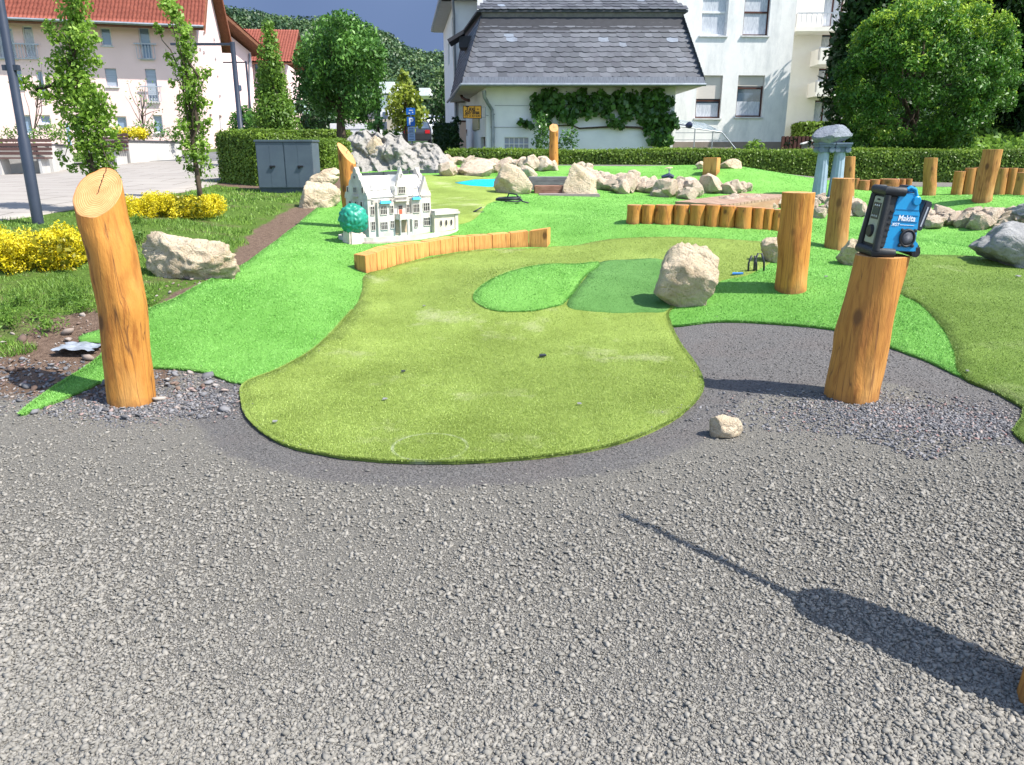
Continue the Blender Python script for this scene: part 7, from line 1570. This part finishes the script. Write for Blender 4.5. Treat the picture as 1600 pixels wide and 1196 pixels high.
b = P(199, 214, 26.6); c_ = [((b.x+dx*.3, b.y+dy*.2, b.z+.05+dz*.12), (.22,.2,.16)) for dx in (-1,0,1,1.6) for dy in (0,1) for dz in (0,1)]
rng = np.random.default_rng(3); t = thing('golden_shrub', 'tiny far golden shrub in the planter between the columnar trees', 'shrub', b, group='low golden shrubs in the lawn'); p, d, r = clump_leaves(rng, c_, 2600, .5); leaf_mesh('foliage', p, .07, rng, d, 0, .6, M['lf_yellow'], t, rnd=r+.2)
# planter plants
for lab, L, Y, mt, sd in [('low mixed green plants filling the far left planter', [(0,222,10),(20,215,12),(45,212,14),(65,208,14),(85,212,14),(100,218,12),(10,208,10),(30,205,10),(75,198,12),(95,205,12)], 22.6, 'lf_horn', 61), ('green perennials in the right planter below the pink house', [(185,212,10),(205,212,12),(225,208,14),(245,205,14),(262,210,12),(215,198,10),(238,195,10),(275,214,10)], 27, 'lf_round', 62)]:
    b = P(L[0][0], 226, Y); rng = np.random.default_rng(sd); t = thing('planter_plants', lab, 'plants', b); p, d, r = clump_leaves(rng, clumps_px(L, Y, .5, sd), 1100, .6); leaf_mesh('foliage', p, .10, rng, d*.5, -.8, .4, M[mt], t, rnd=r)
# bushes behind hedges and by houses
for lab, L, Y, mt, sd, lf in [('round green bush behind the lamp pole by the far pink house', [(372,185,12),(385,180,14),(398,190,16),(368,200,12),(390,202,14),(405,205,10)], 34, 'lf_round', 71, .16),
    ('dark upright shrub under the vine left of the thin post', [(844,195,12),(846,210,13),(850,224,14),(842,222,12),(848,183,10),(852,203,11)], 24.5, 'lf_vine', 72, .10), ('small dark shrub right of the thin post', [(885,212,11),(892,222,12),(880,226,11),(896,208,8)], 24.5, 'lf_vine', 73, .10),
    ('dark bush at the corner of the white house', [(712,190,8),(708,205,9),(714,222,9),(710,215,9)], 28.6, 'lf_dark', 74, .14), ('light green plant behind the hedge below the white house', [(1170,232,9),(1185,230,10),(1178,226,7)], 23, 'lf_lime', 75, .12), ('leafy shrub behind the column ruin', [(1335,218,10),(1345,226,12),(1330,230,10)], 23.5, 'lf_round', 76, .12),
    ('pink flowering plant behind the hedge left of the ruin', [(1232,226,7),(1240,218,5),(1265,224,6)], 24, 'lf_dark', 77, .10), ('small bush before the far modern building', [(578,200,9),(588,203,7),(570,205,6)], 50, 'lf_round', 78, .25), ('low shrubs before the parking place', [(605,212,8),(618,212,8),(590,214,7)], 38, 'lf_horn', 79, .2)]:
    b = P(L[0][0], L[0][1]+20, Y); rng = np.random.default_rng(sd); t = thing('bush', lab, 'bush', b); p, d, r = clump_leaves(rng, clumps_px(L, Y, .4, sd), 1500 if Y < 40 else 400, .5); leaf_mesh('foliage', p, lf, rng, d*.6, .1, .5, M[mt], t, rnd=r)
# vine on the annex wall
def vine():
    rng = np.random.default_rng(8); cl = []; Y = 25.22
    L = [(838,160,13),(850,152,12),(865,150,13),(880,158,14),(842,176,12),(860,172,14),(878,178,13),(895,160,13),(900,175,12),(892,190,8),(910,152,12),(925,160,13),(920,176,12),(940,168,13),(938,152,12),(955,160,13),(950,178,12),(958,192,9),(972,165,13),(988,155,12),(985,175,13),(1000,165,13),(1015,155,13),(1005,182,12),(1020,175,13),(1035,165,13),(1045,158,9),(1040,182,12),(1025,195,12),(1045,200,10),(1030,212,12),(1045,220,9),(1020,222,9),(1035,230,9),(1052,185,8),(968,150,10),(855,190,8),(822,193,5),(812,191,4),(830,196,5),(1010,147,8),(1030,146,8),(850,184,6),(972,198,5),(1056,196,6),(1012,205,8),(1012,190,9),(975,185,8)]
    for (px, py, r) in L: c = P(px, py, Y+rng.uniform(-.05, .05)); R = r/F*Y; cl.append(((c.x, c.y, c.z), (R, .14, R)))
    b = P(1040, 236, Y); b.z = 1.0; t = thing('climbing_vine', 'leafy grape vine climbing over the front wall of the slate roofed house', 'vine', b); p, d, r = clump_leaves(rng, cl, 1500, .7); d[:,1] = -1.2
    leaf_mesh('foliage', p, .17, rng, d*.8, .9, .9, M['lf_vine'], t, rnd=r)
    mb = MB(); mb.tube([Vector((b.x, Y+.08, 1.0)), P(1030,215,Y+.05), P(1000,200,Y+.08), P(960,198,Y+.1), P(925,200,Y+.1), P(905,201,Y+.1), P(893,196,Y+.1), P(860,197,Y+.1)], [.05,.045,.035,.03,.028,.025,.02,.012], 7); mb.build('stem', M['bark'], t, world=True, smooth=True)
vine()
# weeds at the soil edge
rng = np.random.default_rng(10); cl = []
for (px, py) in ((15,515),(60,500),(100,480),(130,490),(180,465),(30,480),(230,480),(215,380),(215,350),(10,500),(75,520),(120,470)):
    c = G(px, py); cl.append(((c.x, c.y, c.z+.06), (.16,.16,.09)))
p, d, r = clump_leaves(rng, cl, 16000, .9); o = leaf_mesh('weeds', p, .035, rng, None, -.8, .3, M['lf_horn'], None, rnd=r*.8); tag(o, kind='stuff')
# ---- wooded hill far behind
sil = [(-400,40),(200,45),(330,30),(370,26),(400,32),(450,45),(500,44),(560,48),(600,62),(622,80),(648,92),(697,97),(740,100),(900,105),(1250,110),(1700,90)]
xs_ = np.array([s[0] for s in sil]); ys_ = np.array([s[1] for s in sil]); Yh = 330.0; V = []; NXh, NYh = 140, 10
px_ = np.linspace(-400, 1700, NXh)
for j in range(NYh):
    u = j/(NYh-1); Yj = 150+(Yh-150)*u
    for q in px_:
        yt = np.interp(q, xs_, ys_)+20; zt = P(q, yt, Yh).z; x = P(q, 230, Yj).x; V.append((x, Yj, 3+(zt-3)*math.sin(u*math.pi/2)**1.3+3*noise.noise(Vector((x*.02, Yj*.02, 0)))))
o_ = [tuple(v) for v in V]
mb = MB(); mb.add(V, [(j*NXh+i, j*NXh+i+1, (j+1)*NXh+i+1, (j+1)*NXh+i) for j in range(NYh-1) for i in range(NXh-1)]); 
bk = [(v[0], v[1]+60, 0) for v in V[-NXh:]]; mb.add(V[-NXh:]+bk, [(i, i+1, NXh+i+1, NXh+i) for i in range(NXh-1)])
tag(mb.build('hill', simple('hill_floor', (.018,.038,.014), (.03,.055,.02), .1), smooth=True), kind='structure')
rng = np.random.default_rng(12); cl = []
for i in range(650):
    u = rng.random()**.7; q = rng.uniform(280, 800); Yj = 150+(Yh-150)*u; yt = np.interp(q, xs_, ys_)+20; zt = P(q, yt, Yh).z; x = P(q, 230, Yj).x; z = 3+(zt-3)*math.sin(u*math.pi/2)**1.3; r = rng.uniform(3.0, 5.5); cl.append(((x, Yj, z+r*.35), (r, r, r*.9)))
p, d, r = clump_leaves(rng, cl, 26.0, .35, -.1, 1.0); tag(leaf_mesh('hill_wood', p, .85, rng, d*1.2, 0, .8, M['lf_hill'], None, rnd=r), kind='stuff')
